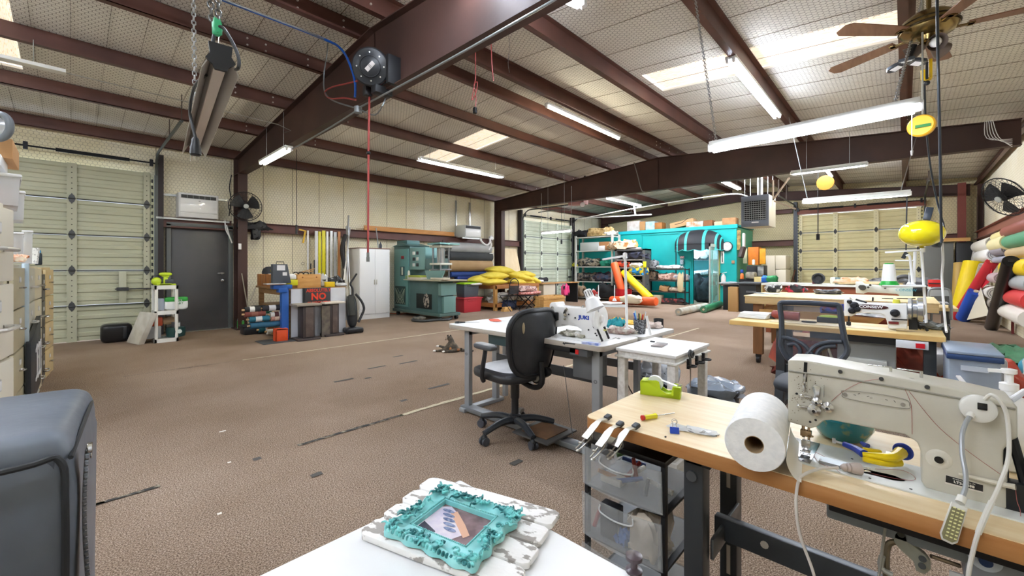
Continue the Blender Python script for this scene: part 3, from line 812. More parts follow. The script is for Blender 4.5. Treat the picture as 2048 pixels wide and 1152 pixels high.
td=thing('tape_dispenser','lime green desk tape dispenser with a white tape roll','tape dispenser',P(1320,790,z=DZ),math.atan2(-.9,.25))
pr_=[(-.07,0),(.075,0),(.078,.045),(.05,.047),(.045,.02),(.028,.016),(.005,.03),(-.0,.058),(-.01,.062),(-.068,.055),(-.072,.05)]
LIME=mat('b5cf1f',.3)
for yy in(-.027,.021):
    MB().prism(pr_,(0,yy+.006,0),(1,0,0),(0,0,1),.006).b('side',LIME,td,bev=.001)
MB().bb(-.071,.077,-.027,.027,0,.012).bb(-.071,-.066,-.027,.027,0,.052).bb(.052,.077,-.027,.027,.01,.045).bb(-.068,-.03,-.027,.027,.05,.0565).b('body',LIME,td,bev=.001)
MB().lathe([(.012,-.0095),(.03,-.0095),(.03,.0095),(.012,.0095),(.012,-.0095)],(-.018,0,.045),(0,1,0),28,cap=False).b('tape_roll',mat('eef1f2',.4),td)
MB().lathe([(.0,-.012),(.012,-.012),(.012,.012),(0,.012)],(-.018,0,.045),(0,1,0),16).b('hub',LIME,td)
MB().grid(lambda a,c_:(-.0+.066*a,-.0095+.019*c_,.062-.018*a),3,1,.0004).b('tape_strip',mat('e6e9ea',.3),td)
MB().bb(.066,.0785,-.012,.012,.045,.048).b('cutter',CHR,td)

s0,s1=P(1283,836,z=DZ+.009),P(1349,826,z=DZ+.004)
sd=thing('screwdriver','small screwdriver with yellow and red handle on the maple desk','screwdriver',(s0.x,s0.y,DZ))
a_=(s1-s0).normalized();L_=(s1-s0).length
MB().lathe([(.003,.006),(.0075,.008),(.0085,L_*.18),(.008,L_*.35),(.0095,L_*.42),(.004,L_*.46)],s0,a_,8).b('handle',mat('ece325',.25),sd,w=1)
MB().lathe([(.004,0),(.0085,.002),(.0085,.01),(.005,.012)],s0,a_,10).b('end_cap',mat('c0271b',.3),sd,w=1)
MB().cyl(s0+a_*L_*.45,s1,.0018,n=8).b('shaft',CHR,sd,w=1)
c=P(1349,866,z=DZ)
bc=thing('binder_clip','blue binder clip standing on the maple desk','binder clip',c,R(-60))
MB().prism([(-.008,0),(.008,0),(.0015,.018),(-.0015,.018)],(.013,0,0),(0,1,0),(0,0,1),-.026).b('clip_body',mat('2247b5',.3),bc,bev=.0005)
for sg in(-1,1):MB().tube([(-.006,sg*.001,.017),(-.005,sg*.004,.03),(-.008,sg*.005,.036),(0,sg*.006,.041),(.008,sg*.005,.036),(.005,sg*.004,.03),(.006,sg*.001,.017)],.0009,5,3).b('wire_handle',CHR,bc)
c=P(1385,861,z=DZ);crumple((c.x,c.y,DZ),(.05,.12,.006),'plastic_wrapper',mat('eef0f0',.15,alpha=.55),'clear crumpled plastic wrapper between binder clip and paper towels','wrapper',seed=3,amp=1.2,rz=.2)
c=P(1331,875,z=DZ);MB().ell((c.x,c.y,DZ+.002),(.004,.003,.002)).solo('seed_crumb',BLK,'tiny black crumb on the maple desk in front of the binder clip','crumb')

SLV=mat('b5b1a8',.38,1.0)
for k,(u0,v0,u1,v1,lb) in enumerate(((1168,872,1220,832,'leftmost of the three steel presser feet hooked on the desk corner'),(1196,888,1244,846,'middle one of the three steel presser feet hooked on the desk corner'),(1228,888,1276,850,'rightmost of the three steel presser feet hooked on the desk corner'))):
    z_=DZ+.012;e0=P(u1,v1,z=z_);e1=P(u0,v0,z=z_-.035)
    t=thing('presser_foot',lb,'presser foot',e0,group='steel presser feet')
    ax=(e1-e0);L_=ax.length;ax.normalize();sd_=ax.cross(Vc((0,0,1))).normalized();up_=sd_.cross(ax)
    g=lambda a,c_,z__:e0+ax*(a*L_)+sd_*c_+up_*z__
    prof=[(0,.0),(.18,.004),(.3,.009),(.42,.012),(.6,.008),(.8,.0),(1,-.006)]
    b=MB();vs=[]
    for a,z__ in prof:
        w_=.009 if a<.5 else .0125
        vs+=[g(a,-w_,z__),g(a,w_,z__)]
    vs2=[v-up_*.002 for v in vs];n=len(prof)
    fs=[(2*i,2*i+1,2*i+3,2*i+2) for i in range(n-1)]+[(2*i+2*n,2*i+2+2*n,2*i+3+2*n,2*i+1+2*n) for i in range(n-1)]
    fs+=[(2*i,2*i+2,2*i+2+2*n,2*i+2*n) for i in range(n-1)]+[(2*i+1,2*i+1+2*n,2*i+3+2*n,2*i+3) for i in range(n-1)]+[(0,2*n,2*n+1,1),(2*n-2,2*n-1,4*n-1,4*n-2)]
    b.add(vs+vs2,fs);b.b('plate',SLV,t,w=1,smooth=50)
    MB().box(g(.08,0,.002),(.02,.022,.012),Matrix((sd_,ax,up_)).transposed()).b('shank',DST,t,w=1,bev=.003)
    for sg in(-.006,.006):
        MB().tube([g(.75,sg,-.004),g(.9,sg*1.3,-.016),g(1.12,sg*1.2,-.022),g(1.3,sg,-.024)],.0022,6,4).b('prong',SLV,t,w=1)
    MB().ell(g(1.3,-.004,-.026),(.009,.007,.003)).ell(g(1.1,.009,-.02),(.004,.008,.004)).b('toe',SLV,t,w=1)
    MB().tube([g(.45,.01,.0),g(.6,.012,-.02),g(.7,.004,-.032),g(.85,.006,-.03)],.003,6,4).b('spring_arm',STL,t,w=1)

CLR=mat('d3d8dc',.38,alpha=.26); 
dc=thing('drawer_cart','black plastic drawer cart with clear drawers full of supplies under the desk corner','drawer cart',(1.43,.7,0))
cx0,cx1,cy0,cy1=1.275,1.60,.545,.845
lv=[.655,.49,.31,.13]
for k,z in enumerate(lv+[.02]):
    MB().bb(cx0,cx1,cy0,cy1,z-.012 if k else z-.02,z+(.0 if k else .0)).b('shelf_frame' if k else 'top',BLKG if k==0 else BLK,dc,w=1,bev=.004)
for x,y in((cx0+.012,cy0+.008),(cx0+.012,cy1-.008),(cx1-.01,cy0+.008),(cx1-.01,cy1-.008)):
    MB().bb(x-.011,x+.011,y-.008,y+.008,.02,.64).b('post',BLK,dc,w=1,bev=.003)
stuffc=['b6402e','3b5da8','c98a3c','d9d3c7','4a4c50','a8302a','5a7a45','e0d9cc','2a3a6a','c2beb5']
rq=random.Random(11)
for k in range(3):
    zt_,zb_=lv[k]-.024,lv[k+1]+.004
    x0=cx0-.012;bow=lambda y:.02*(1-((y-(cy0+cy1)/2)/.15)**2)
    b=MB()
    def fn(a,c_):
        y=cy0+.003+(cy1-cy0-.006)*a;z=zb_+(zt_-zb_)*c_
        return(x0-bow(y)-.008*c_,y,z)
    b.grid(fn,16,6,Vc((.003,0,0)))
    d_=b.b('drawer',CLR,dc,w=1,smooth=50)
    b=MB().bb(x0,cx1-.02,cy0+.016,cy0+.018,zb_,zt_-.01).bb(x0,cx1-.02,cy1-.018,cy1-.016,zb_,zt_-.01).bb(x0,cx1-.02,cy0+.016,cy1-.016,zb_,zb_+.003)
    b.b('bin',CLR,d_,w=1,smooth=0)
    ym=(cy0+cy1)/2
    MB().tube([(x0-.028,ym-.06,zt_-.008),(x0-.03,ym-.058,zt_-.03),(x0-.034,ym,zt_-.038),(x0-.03,ym+.058,zt_-.03),(x0-.028,ym+.06,zt_-.008)],.0028,6,5).b('pull',mat('e8eaea',.2,alpha=.6),d_,w=1)
    if k==0:
        for i in range(9):
            p=Vc((rq.uniform(cx0+.02,cx1-.08),rq.uniform(cy0+.04,cy1-.04),zb_+.012+rq.uniform(0,.03)))
            a=Vc((rq.uniform(-1,1),rq.uniform(-1,1),rq.uniform(0,.6))).normalized()*.045
            MB().cyl(p-a,p+a,.009,.007,n=10).solo('pen',mat(stuffc[i%10],.4),('brick red','blue','amber','cream','dark grey','crimson','green','ivory','navy')[i]+' marker pen in the top clear drawer of the cart','pen','pens in the top drawer')
        p=(cx0+.02,cy1-.09,zb_+.004)
        MB().box((p[0]+.03,p[1],p[2]+.015),(.05,.08,.024)).solo('plastic_case',mat('cfcabf',.3),'small clear case in the top drawer of the cart','case',bev=.005)
    if k==1:
        crumple((cx0+.06,cy0+.08,zb_+.003),(.14,.12,.12),'cloth_bundle',mat('d3c6b4',.9),'beige cloth bundle inside the second clear drawer','cloth',seed=5,amp=.6)
        MB().bb(cx0+.01,cx0+.05,cy0+.17,cy0+.24,zb_+.004,zb_+.12).solo('black_box',mat('26262b',.5),'black box inside the second clear drawer','box',bev=.003)
        MB().tube([(cx0+.02,cy1-.03,zb_+.02),(cx0+.03,cy1-.06,zb_+.1),(cx0+.02,cy1-.09,zb_+.03),(cx0+.03,cy1-.11,zb_+.08)],.008,8,6).solo('coiled_lead',mat('b5473d',.5),'red lead coiled at the left of the second clear drawer','cord')
        crumple((cx0+.03,cy1-.14,zb_+.003),(.05,.05,.04),'blue_ribbon',mat('2f6fc0',.6),'bright blue ribbon scrap in the second clear drawer','ribbon',seed=9,amp=.8)
# ================================================================== SEWING HEADS
YV=(0,1,0);ZV=(0,0,1);XV=(1,0,0)
def outl(x,pts,sc,ou,ov):
    """outline read off the photo, as (y, z) on the plane x"""
    r=[]
    for a,c in pts:
        p=P(ou+a/sc,ov+c/sc,x=x);r.append((p.y,p.z))
    return r
def slab(poly,x0,th,name,m,parent,bev=.006,seg=3):
    return MB().prism(poly,(x0,0,0),YV,ZV,th).b(name,m,parent,w=1,bev=bev,seg=seg)
NB=mat('c6c2b4',.32,col2='bdb8a8',ns=6,bump=.04,bs=60)
x_=1.33
hd=thing('sewing_machine','large grey long-arm sewing machine filling the right foreground','sewing machine',(1.39,-.05,DZ))
ol=outl(x_,[(38,97),(125,100),(300,132),(640,198),(900,248),(1140,306),(1160,330),(1162,480),(1120,498),(1092,540),(1090,620),(1112,640),(1118,830),(900,784),(710,722),(690,690),(692,560),(670,500),(610,462),(430,428),(250,392),(214,394),(180,425),(150,432),(38,400)],2.4406,1560,680)
slab(ol,x_,.115,'arm',NB,hd,.012,4)
top=outl(x_,[(45,150),(300,185),(640,240),(900,285),(1130,325),(1130,300),(900,250),(640,200),(300,134),(50,100)],2.4406,1560,680)
q=[P(1560+a/2.4406,680+c/2.4406,x=x_-.002) for a,c in((42,150),(300,186),(640,243),(900,290),(1150,338))]
MB().tube(q,.0022,6,3).b('cover_seam',mat('8d897c',.4),hd,w=1)
q=[P(1560+a/2.4406,680+c/2.4406,x=x_-.0035) for a,c in((305,262),(300,250),(320,247),(470,262),(610,290),(632,318),(618,335),(460,312),(315,282))]
MB().tube(q,.0008,5,4,closed=True).b('badge_outline',mat('8a8579',.4),hd,w=1)
b=MB()
for a,c in((318,266),(600,316)):
    p=P(1560+a/2.4406,680+c/2.4406,x=x_);b.cyl(p+Vc((.001,0,0)),p+Vc((-.0015,0,0)),.0045,n=12)
b.b('badge_screw',mat('9a958a',.35,.5),hd,w=1)
b=MB()
for a,c in((365,268),(385,262),(430,275),(445,283),(520,292),(560,300)):
    p=P(1560+a/2.4406,680+c/2.4406,x=x_);b.box(p+Vc((-.0006,0,0)),(.0004,.005,.0012),(random.uniform(-1,1),0,0))
b.b('worn_print',mat('4c4a44',.6),hd,w=1)
sl_=[P(1560+a/2.4406,680+c/2.4406,x=x_-.0008) for a,c in((117,108),(134,110),(130,205),(112,203))]
MB().add(sl_+[v+Vc((.002,0,0)) for v in sl_],[(0,1,2,3),(4,7,6,5),(0,4,5,1),(1,5,6,2),(2,6,7,3),(3,7,4,0)]).b('lever_slot',mat('101010',.8),hd,w=1)
q=[P(1560+a/2.4406,680+c/2.4406,x=x_-d_) for a,c,d_ in((128,165,.004),(120,185,.012),(118,215,.014),(122,250,.004))]
MB().tube(q,.0032,8,4).b('take_up_lever',CHR,hd,w=1)
grm=mat('6d604c',.7)
b=MB();rg=random.Random(2)
for i in range(130):
    a=rg.gauss(120,38);c=rg.gauss(265,55)
    if a<45:continue
    p=P(1560+a/2.4406,680+c/2.4406,x=x_-.0004);r=rg.uniform(.0005,.0014)
    b.cyl(p,p+Vc((-.0004,0,0)),r,n=5)
tag(b.b('grime_speck',grm,hd,w=1,smooth=0),kind='stuff')
b=MB()
for a,c in((295,157),(495,192),(718,232)):
    p=P(1560+a/2.4406,680+c/2.4406,x=x_+.003);b.cyl(p+Vc((.0,0,0)),p+Vc((-.008,0,.003)),.0045,n=10)
b.b('oil_hole',mat('2a2826',.6),hd,w=1)
p=P(1560+640/2.4406,680+215/2.4406,x=x_+.02)
MB().lathe([(.013,0),(.0135,.004),(.011,.006),(.004,.006)],p+Vc((0,0,.002)),(-.5,0,.86),20).b('oil_cap',mat('9a968b',.35),hd,w=1)
for a,c in((540,175),(690,197)):
    p=P(1560+a/2.4406,680+c/2.4406,x=x_+.06)
    g=MB().cyl(p-Vc((0,0,.005)),p+Vc((0,0,.02)),.0032,n=10).box(p+Vc((0,.02,.021)),(.008,.046,.0025)).cyl(p+Vc((0,0,.0)),p+Vc((0,0,.002)),.007,n=12)
    g.b('thread_guide',CHR,hd,w=1,bev=.0008)
    b=MB()
    for k in range(3):b.cyl(p+Vc((0,.014+k*.01,.0225)),p+Vc((0,.014+k*.01,.0228)),.0022,n=8)
    b.b('guide_hole',BLK,hd,w=1)
def pc(a,c,d_=0):return P(1560+a/2.4406,680+c/2.4406,x=x_-d_)
MB().prism([(0,0),(.002,.022),(-.011,.024),(-.015,.018),(-.011,.0),(-.013,-.014),(-.004,-.016)],pc(192,268,.004),(0,-1,0),ZV,.003).box(pc(214,250,.009),(.012,.0018,.03)).b('tension_bracket',CHR,hd,w=1,bev=.001)
for a,c,r in((183,298,.011),(170,338,.0145),(235,325,.0125)):
    o=pc(a,c);MB().lathe([(r*.5,0),(r,.004),(r,.006),(r*.75,.008),(r,.010),(r,.012),(r*.45,.015),(r*.5,.022),(r*.25,.0225),(r*.22,.017),(0,.017)],o,(-1,0,0),24).b('tension_disc',CHR,hd,w=1)
    MB().cyl(o+Vc((-.017,0,0)),o+Vc((-.019,0,0)),r*.22,n=10).b('tension_stud',BLK,hd,w=1)
for a,c in((125,275),(110,325)):
    MB().box(pc(a,c,.004),(.006,.026,.006)).cyl(pc(a-18,c-2,.004),pc(a-18,c-2,.009),.005,n=10).b('thread_clip',CHR,hd,w=1,bev=.002)
b=MB()
for a,c in((82,262),(147,400),(174,391)):b.cyl(pc(a,c,-.001),pc(a,c,.001),.003,n=8)
b.b('screw_hole',mat('1b1a18',.6),hd,w=1)
p=pc(775,582);MB().lathe([(.0005,.004),(.009,.004),(.0095,.002),(.018,.002),(.0215,0)],p,(-1,0,0),28,cap=False).b('round_cover',mat('d3cfc2',.35),hd,w=1)
MB().cyl(p+Vc((-.003,0,0)),p+Vc((-.006,0,0)),.0075,n=16).b('cover_screw',mat('2b2a29',.4,.5),hd,w=1)
pl=[pc(808,658,.0008),pc(993,708,.0008),pc(992,748,.0008),pc(806,700,.0008)]
def qprism(pts,d_):return MB().add(pts+[v+Vc(d_) for v in pts],[(0,1,2,3),(4,7,6,5),(0,4,5,1),(1,5,6,2),(2,6,7,3),(3,7,4,0)])
qprism(pl,(.001,0,0)).b('name_plate_rim',mat('d8d0c4',.4),hd,w=1)
pl2=[pl[0]+Vc((-.0004,-.0005,-.0005)),pl[1]+Vc((-.0004,.0005,-.0005)),pl[1].lerp(pl[2],.82)+Vc((-.0004,.0005,0)),pl[0].lerp(pl[3],.82)+Vc((-.0004,-.0005,0))]
npl=qprism(pl2,(.0008,0,0)).b('name_plate',mat('1e1e20',.35),hd,w=1)
mid=sum(pl2,Vc())/4;xd=(pl2[1]-pl2[0]).normalized();zd_=Vc((0,0,1))
hh=(pl2[0]-pl2[3]).length
text('LT2-B838',hh*.44,mid+Vc((-.001,0,-hh*.12)),xd,zd_,mat('e8e4da',.4),hd,'model_lettering',w=1,sx=1.15,bold=.0002)
text('SEWING MACHINE CO., LTD.',hh*.17,mid+Vc((-.001,0,hh*.28)),xd,zd_,mat('e8e4da',.4),hd,'maker_lettering',w=1)
nb=P(1605,905,z=DZ+.012);nx,ny=nb.x+.012,nb.y
p=pc(82,405)
MB().box((nx,ny+.0,p.z+.002),(.03,.038,.007)).b('face_plate_clamp',mat('a5957c',.35,.8),hd,w=1,bev=.001)
MB().cyl((nx,ny,p.z),(nx,ny,DZ+.05),.0038,n=10).cyl((nx,ny-.012,p.z),(nx,ny-.012,DZ+.045),.003,n=8).box((nx,ny-.006,DZ+.062),(.014,.024,.016)).box((nx-.004,ny-.016,DZ+.058),(.006,.014,.004)).b('needle_bar',mat('b59c80',.25,1),hd,w=1,bev=.001)
MB().box((nx,ny-.006,DZ+.034),(.012,.02,.018)).box((nx-.004,ny-.006,DZ+.018),(.03,.022,.004)).box((nx-.016,ny+.0,DZ+.012),(.02,.008,.003),(0,.3,0)).box((nx-.016,ny-.014,DZ+.012),(.02,.008,.003),(0,.3,0)).b('presser_foot',CHR,hd,w=1,bev=.0012)
for dy in(0,-.008):MB().cyl((nx-.002,ny+dy-.002,DZ+.055),(nx-.002,ny+dy-.002,DZ+.01),.0008,n=6).b('needle',CHR,hd,w=1)
bx0=1.286
MB().bb(bx0,1.463,-.34,.335,DZ-.02,DZ+.0035).b('bed',mat('c9cbc4',.4,col2='d9dad3',ns=5),hd,w=1,bev=.002)
MB().bb(bx0+.003,1.455,.175,.33,DZ+.0036,DZ+.0055).b('needle_plate',mat('c3c6c8',.25,.9),hd,w=1,bev=.0006)
b=MB()
for x,y in((1.295,.315),(1.295,.285),(1.31,.25),(1.295,.19),(1.31,.2),(1.36,.315),(1.3,.06),(1.3,-.01),(1.4,.1)):b.cyl((x,y,DZ+.0035),(x,y,DZ+.0062 if y>.17 else DZ+.0042),.0028,n=8)
b.b('plate_screw',mat('2e2e30',.4,.6),hd,w=1)
MB().prism([(.16,0),(.02,0),(-.0,.012),(-.0,.022),(.02,.03),(.16,.012)],(1.325,-.0,DZ+.0045),YV,XV,.0).bb(1.31,1.345,.085,.16,DZ+.004,DZ+.011).b('slide_plate',mat('aeb3b4',.3,.7),hd,w=1,bev=.002)
hw=P(2052,830,x=1.39)
MB().lathe([(.03,0),(.075,.004),(.082,.012),(.082,.034),(.06,.04),(.03,.05),(.012,.052)],(1.385,-.2,hw.z-.01),(0,-1,0),36).b('handwheel',mat('c7cbce',.3,.3),hd,w=1,bev=.001)
MB().tube([(1.36,-.16,.93),(1.35,-.175,.85),(1.345,-.19,DZ)],.008,8,4).cyl((1.35,-.2,DZ+.06),(1.35,-.225,DZ+.06),.055,n=24).b('belt_guard',mat('17181a',.35),hd,w=1)
MB().cyl((1.37,-.15,DZ+.02),(1.37,-.15,DZ+.12),.012,n=10).box((1.345,-.165,DZ+.03),(.03,.03,.06)).b('bobbin_winder',mat('1d1e20',.4),hd,w=1,bev=.003)
q=[pc(872,655,.003),pc(1000,684,.006),pc(1090,706,.01),pc(1150,718,.014)]
MB().tube(q,[.0035,.006],8,3).b('reverse_lever',mat('cfc9b8',.35),hd,w=1)
RTH=mat('a9605a',.6)
def thread(pts,label,r=.0005,m=None,**k):MB().tube(pts,r,4,5).solo('thread',m or RTH,label,'thread','loose red threads on the big machine',smooth=60)
thread([pc(250,300,.002),pc(310,250,.002),pc(400,205,.003),pc(490,190,.004)],'dull red thread running over the grey machine arm')
thread([pc(630,250,.003),pc(760,410,.003),pc(900,530,.004),pc(1085,662,.004)],'dull red thread running down the grey machine pillar')
thread([pc(610,240,.003),pc(640,320,.002),pc(645,460,.004)],'dull red thread hanging over the grey machine arm')
thread([P(u,v,z=DZ+.005) for u,v in((1652,915),(1625,903),(1638,925),(1665,935),(1655,925),(1680,945))],'tangled red thread lying on the grey machine bed')
thread([P(u,v,z=DZ+.005) for u,v in((1735,945),(1790,957),(1828,960),(1825,950),(1800,940),(1750,938))],'thin red thread looped on the grey machine bed')
thread([pc(1150,730,.012),pc(1158,790,.015),pc(1172,830,.02),pc(1175,890,.02)],'pink thread hanging below the handwheel')

lm=thing('gooseneck_lamp','small gooseneck LED lamp stuck to the big grey machine, its lamp head hanging below','lamp',pc(965,332))
LW=mat('dcdad2',.35);LGR=mat('a9adb0',.35,.5)
MB().lathe([(.0275,0),(.0285,.006),(.027,.02),(.022,.023),(.002,.0235)],pc(965,332,.002),(-1,.05,.1),32).b('lamp_base',LW,lm,w=1)
MB().box(pc(988,325,.028),(.004,.014,.014)).b('switch',BLKG,lm,w=1,bev=.001)
g_=[pc(930,368,.026),pc(905,410,.045),pc(888,470,.065),pc(890,560,.085),pc(905,650,.105),pc(905,720,.125),pc(888,770,.14)]
b=MB().tube(g_,.0042,10,8)
b.b('gooseneck',LGR,lm,w=1)
MB().cyl(pc(935,355,.02),pc(925,378,.03),.0065,n=12).b('collar',LW,lm,w=1);MB().cyl(pc(890,765,.14),pc(878,795,.15),.007,n=12).b('collar',LW,lm,w=1)
hp=[pc(838,790,.152),pc(918,822,.152),pc(868,992,.158),pc(840,1000,.158),pc(788,975,.158),pc(780,945,.158)]
b=MB();n=len(hp);b.add(hp+[v+Vc((.012,0,-.003)) for v in hp],[tuple(range(n)),tuple(range(2*n-1,n-1,-1))]+[(i,n+i,n+(i+1)%n,(i+1)%n) for i in range(n)])
lh=b.b('lamp_head',LW,lm,w=1,bev=.0015)
cen=sum(hp,Vc())/n;ins=[cen+(v-cen)*.84+Vc((-.0004,0,0)) for v in hp]
b=MB();b.add(ins+[v+Vc((-.0008,0,0)) for v in ins],[tuple(range(n)),tuple(range(2*n-1,n-1,-1))]+[(i,n+i,n+(i+1)%n,(i+1)%n) for i in range(n)])
b.b('led_board',mat('8b8663',.4),lh,w=1)
e1=(hp[1]-hp[0]);e2=(hp[5]-hp[0])
b=MB()
for i in range(3):
    for j in range(9):
        c=hp[0]+e1*(.24+.26*i)+(e2*.98+Vc((0,-.0,-.006)))*(.1+.1*j)+Vc((-.003,-.0003*j,0));b.box(c,(.0015,.0038,.0022))
b.b('led_chip',mat('f3efb0',.3),lh,w=1)
q=[pc(1000,290,.022),pc(1030,268,.03),pc(1070,290,.034),pc(1105,360,.03),pc(1118,480,.03),pc(1112,590,.035),pc(1075,700,.07),pc(1030,800,.11),pc(975,920,.148),pc(945,1020,.152),pc(920,1140,.155),pc(905,1300,.155)]
MB().tube(q,.0036,8,6).b('power_cord',LW,lm,w=1)
MB().tube([pc(1034,790,.108),pc(998,868,.134),pc(967,945,.149)],.0048,8,4).b('cord_sleeve',LW,lm,w=1)
e_=[P(1676,935,z=DZ+.018),P(1640,938,z=DZ+.016),P(1610,948,z=DZ+.014),P(1597,962,x=1.188),P(1592,1010,x=1.18),P(1600,1070,x=1.178),P(1625,1140,x=1.178),P(1640,1200,x=1.178)]
pg=thing('plug_cord','white plug lying on the machine bed, its cord dropping off the desk front','cord',(e_[0].x,e_[0].y,DZ+.004))
MB().tube(e_,.0034,8,6).b('cord',mat('d9d3cb',.5),pg,w=1)
pa=P(1682,934,z=DZ+.018);pb_=P(1722,938,z=DZ+.016);a_=(pb_-pa).normalized();L_=(pb_-pa).length
MB().lathe([(.004,0)]+[(.007+(i%2)*.0015+i*.0007,L_*.09*(i+1)) for i in range(6)]+[(.0135,L_*.7),(.014,L_*.95),(.009,L_)],pa,a_,14).b('plug_body',mat('b8aaa3',.5),pg,w=1)
for sg in(-1,1):MB().bar(pb_+Vc((0,0,.004*sg)),pb_+a_*.02+Vc((0,0,.004*sg)),.006,.0014).b('prong',CHR,pg,w=1)
tp=P(1690,880,z=DZ);tpc=Vc((1.56,.135,DZ))
t=thing('pot','glossy teal glazed pot standing behind the arm of the big machine','pot',tpc)
MB().lathe([(.04,0),(.058,.01),(.074,.04),(.078,.065),(.068,.085),(.04,.092),(.022,.1),(.02,.112),(.012,.112)],(0,0,0),ZV,32).b('body',mat('1a8494',.12,col2='7a9a78',ns=22,thr=(.55,.62),coat=.6),t)
def gp(u,v,h=.02):return P(u,v,z=DZ+h)
t=thing('glue_roller','yellow and blue squeeze tool with a round blue ring lying on the machine bed','tool',gp(1755,915,0))
YL=mat('f2d21a',.3);BLU=mat('2740ae',.35)
MB().tube([gp(1725,908,.03),gp(1752,912,.032),gp(1785,915,.034),gp(1802,905,.036)],[.005,.012,.013,.014],10,4).tube([gp(1728,900,.036),gp(1760,905,.03)],.007,8).tube([gp(1726,918,.02),gp(1770,926,.018),gp(1798,924,.018)],[.006,.01,.011],10,4).b('handle',YL,t,w=1)
MB().tube([gp(1688,888,.03),gp(1712,898,.03),gp(1728,908,.03)],[.007,.009,.011],8,4).tube([gp(1722,885,.035),gp(1735,893,.032)],[.004,.008],8).b('nozzle',BLU,t,w=1)
c=gp(1806,903,.036);a_=(gp(1812,900,.036)-gp(1800,906,.036)).normalized()
MB().torus(c,.0165,.0045,a_,24,8).cyl(c-a_*.004,c+a_*.001,.0145,n=20).b('ring',BLU,t,w=1)
MB().cyl(gp(1670,882,.028),gp(1690,889,.03),.003,n=8).cyl(gp(1665,881,.028),gp(1671,882,.028),.007,n=12).b('tip',WHT,t,w=1)
c=gp(1788,882,.002);MB().lathe([(.014,0),(.015,.002),(.006,.004)],(1.52,c.y,DZ),ZV,18).solo('bobbin_cap',CHR,'round silver cap on the maple desk beyond the yellow squeeze tool','cap')
pb=P(2018,800,x=1.62); 
t=thing('pump_bottle','white pump bottle behind the big grey machine','bottle',(1.62,pb.y,DZ))
MB().lathe([(r_*1.15,z_*1.5) for r_,z_ in((.03,0),(.036,.004),(.036,.03),(.034,.034),(.036,.04),(.036,.07),(.033,.09),(.034,.095),(.033,.1),(.025,.118),(.013,.122),(.013,.13))],(0,0,0),ZV,28).b('bottle',mat('f2f2f2',.35),t)
MB().lathe([(.014,.193),(.017,.196),(.017,.212),(.008,.215),(.008,.235),(.014,.238),(.014,.248),(.004,.25)],(0,0,0),ZV,18).bar((0,0,.242),(.0,.035,.24),.011,.008).b('pump',mat('f6f6f6',.3),t)
q0,q1=P(1916,752,x=1.56),P(1942,782,x=1.5)
MB().bar(q0,q1,.008,.004).solo('white_stick',WHT,'white flat stick poking up behind the big grey machine','stick')
MB().cyl(P(2050,782,x=1.47),P(2020,802,x=1.42),.006,n=10).solo('white_rod',WHT,'white rod rising behind the right end of the big grey machine','rod')
t=thing('knee_lifter','grey cast knee lifter linkage hanging under the near desk','machine part',(1.33,.0,DZ-.07))
KG=mat('a3a292',.4,col2='8f8e80',ns=8)
def kx(u,v,x=1.27):return P(u,v,x=x)
MB().bb(1.27,1.4,-.1,.14,DZ-.11,DZ-.067).b('gear_box',mat('7c8388',.4),t,w=1,bev=.006)
b=MB();kp=[kx(1786,1068),kx(1800,1055),kx(1812,1062),kx(1818,1085),kx(1850,1110),kx(1862,1125),kx(1862,1140),kx(1850,1150),kx(1832,1143),kx(1828,1125),kx(1800,1100),kx(1788,1085)]
n=len(kp);b.add(kp+[v+Vc((.018,0,0)) for v in kp],[tuple(range(n)),tuple(range(2*n-1,n-1,-1))]+[(i,n+i,n+(i+1)%n,(i+1)%n) for i in range(n)])
b.b('crank_arm',KG,t,w=1,bev=.003)
for u,v in((1802,1069),(1845,1118),(1844,1132)):MB().cyl(kx(u,v,1.272),kx(u,v,1.265),.0065,n=14).b('crank_bolt',mat('3b3c3a',.4,.6),t,w=1)
MB().tube([kx(1800,1084,1.29),kx(1780,1086,1.29),kx(1773,1105,1.29),kx(1772,1165,1.29)],.0065,8,4).b('bent_rod',mat('8b7f68',.35,.6),t,w=1)
MB().cyl(kx(1862,1112),kx(1920,1132,1.29),.0045,n=8).b('cross_rod',mat('7d6f5c',.35,.7),t,w=1)
MB().cyl(kx(1771,1048),kx(1757,1160),.0028,n=8).tube([kx(1765,1112,1.275),kx(1762,1135,1.275),kx(1785,1150,1.275)],.006,8,3).b('pull_rod',mat('a8a89d',.35,.4),t,w=1)
t=thing('motor_control_box','grey motor control box with a blue dial hung under the near desk','motor',(1.34,-.2,DZ-.2))
MG=mat('8a8f95',.45)
MB().bb(1.27,1.5,-.235,-.09,DZ-.15,DZ-.042).b('housing',MG,t,w=1,bev=.006)
dc_=Vc((1.269,-.118,DZ-.085))
MB().cyl(dc_,dc_+Vc((-.004,0,0)),.024,n=28).b('dial_plate',mat('c9d3dd',.3),t,w=1)
MB().lathe([(.011,0),(.01,.012),(.003,.013)],dc_+Vc((-.004,0,0)),(-1,0,0),18).b('dial_knob',mat('27406b',.3),t,w=1)
t=thing('servo_motor','dark grey motor with white cooling fins under the right end of the near desk','motor',(1.36,-.33,DZ-.3))
MB().bb(1.25,1.5,-.45,-.236,DZ-.32,DZ-.05).b('housing',mat('596069',.4),t,w=1,bev=.01)
for k in range(9):MB().bar((1.247,-.25,DZ-.105-k*.018),(1.247,-.44,DZ-.13-k*.018),.004,.006).b('cooling_fin',mat('c6cace',.35),t,w=1,bev=.001)
for k in range(2):MB().box((1.2485,-.31-.03*k,DZ-.068-.012*k),(.001,.035,.024),(.15,0,0)).b('label_sticker',WHT,t,w=1)
MB().bb(1.30,1.303,-.12,-.07,.3,DZ-.15).solo('white_card',WHT,'white card standing behind the linkage under the near desk','card')
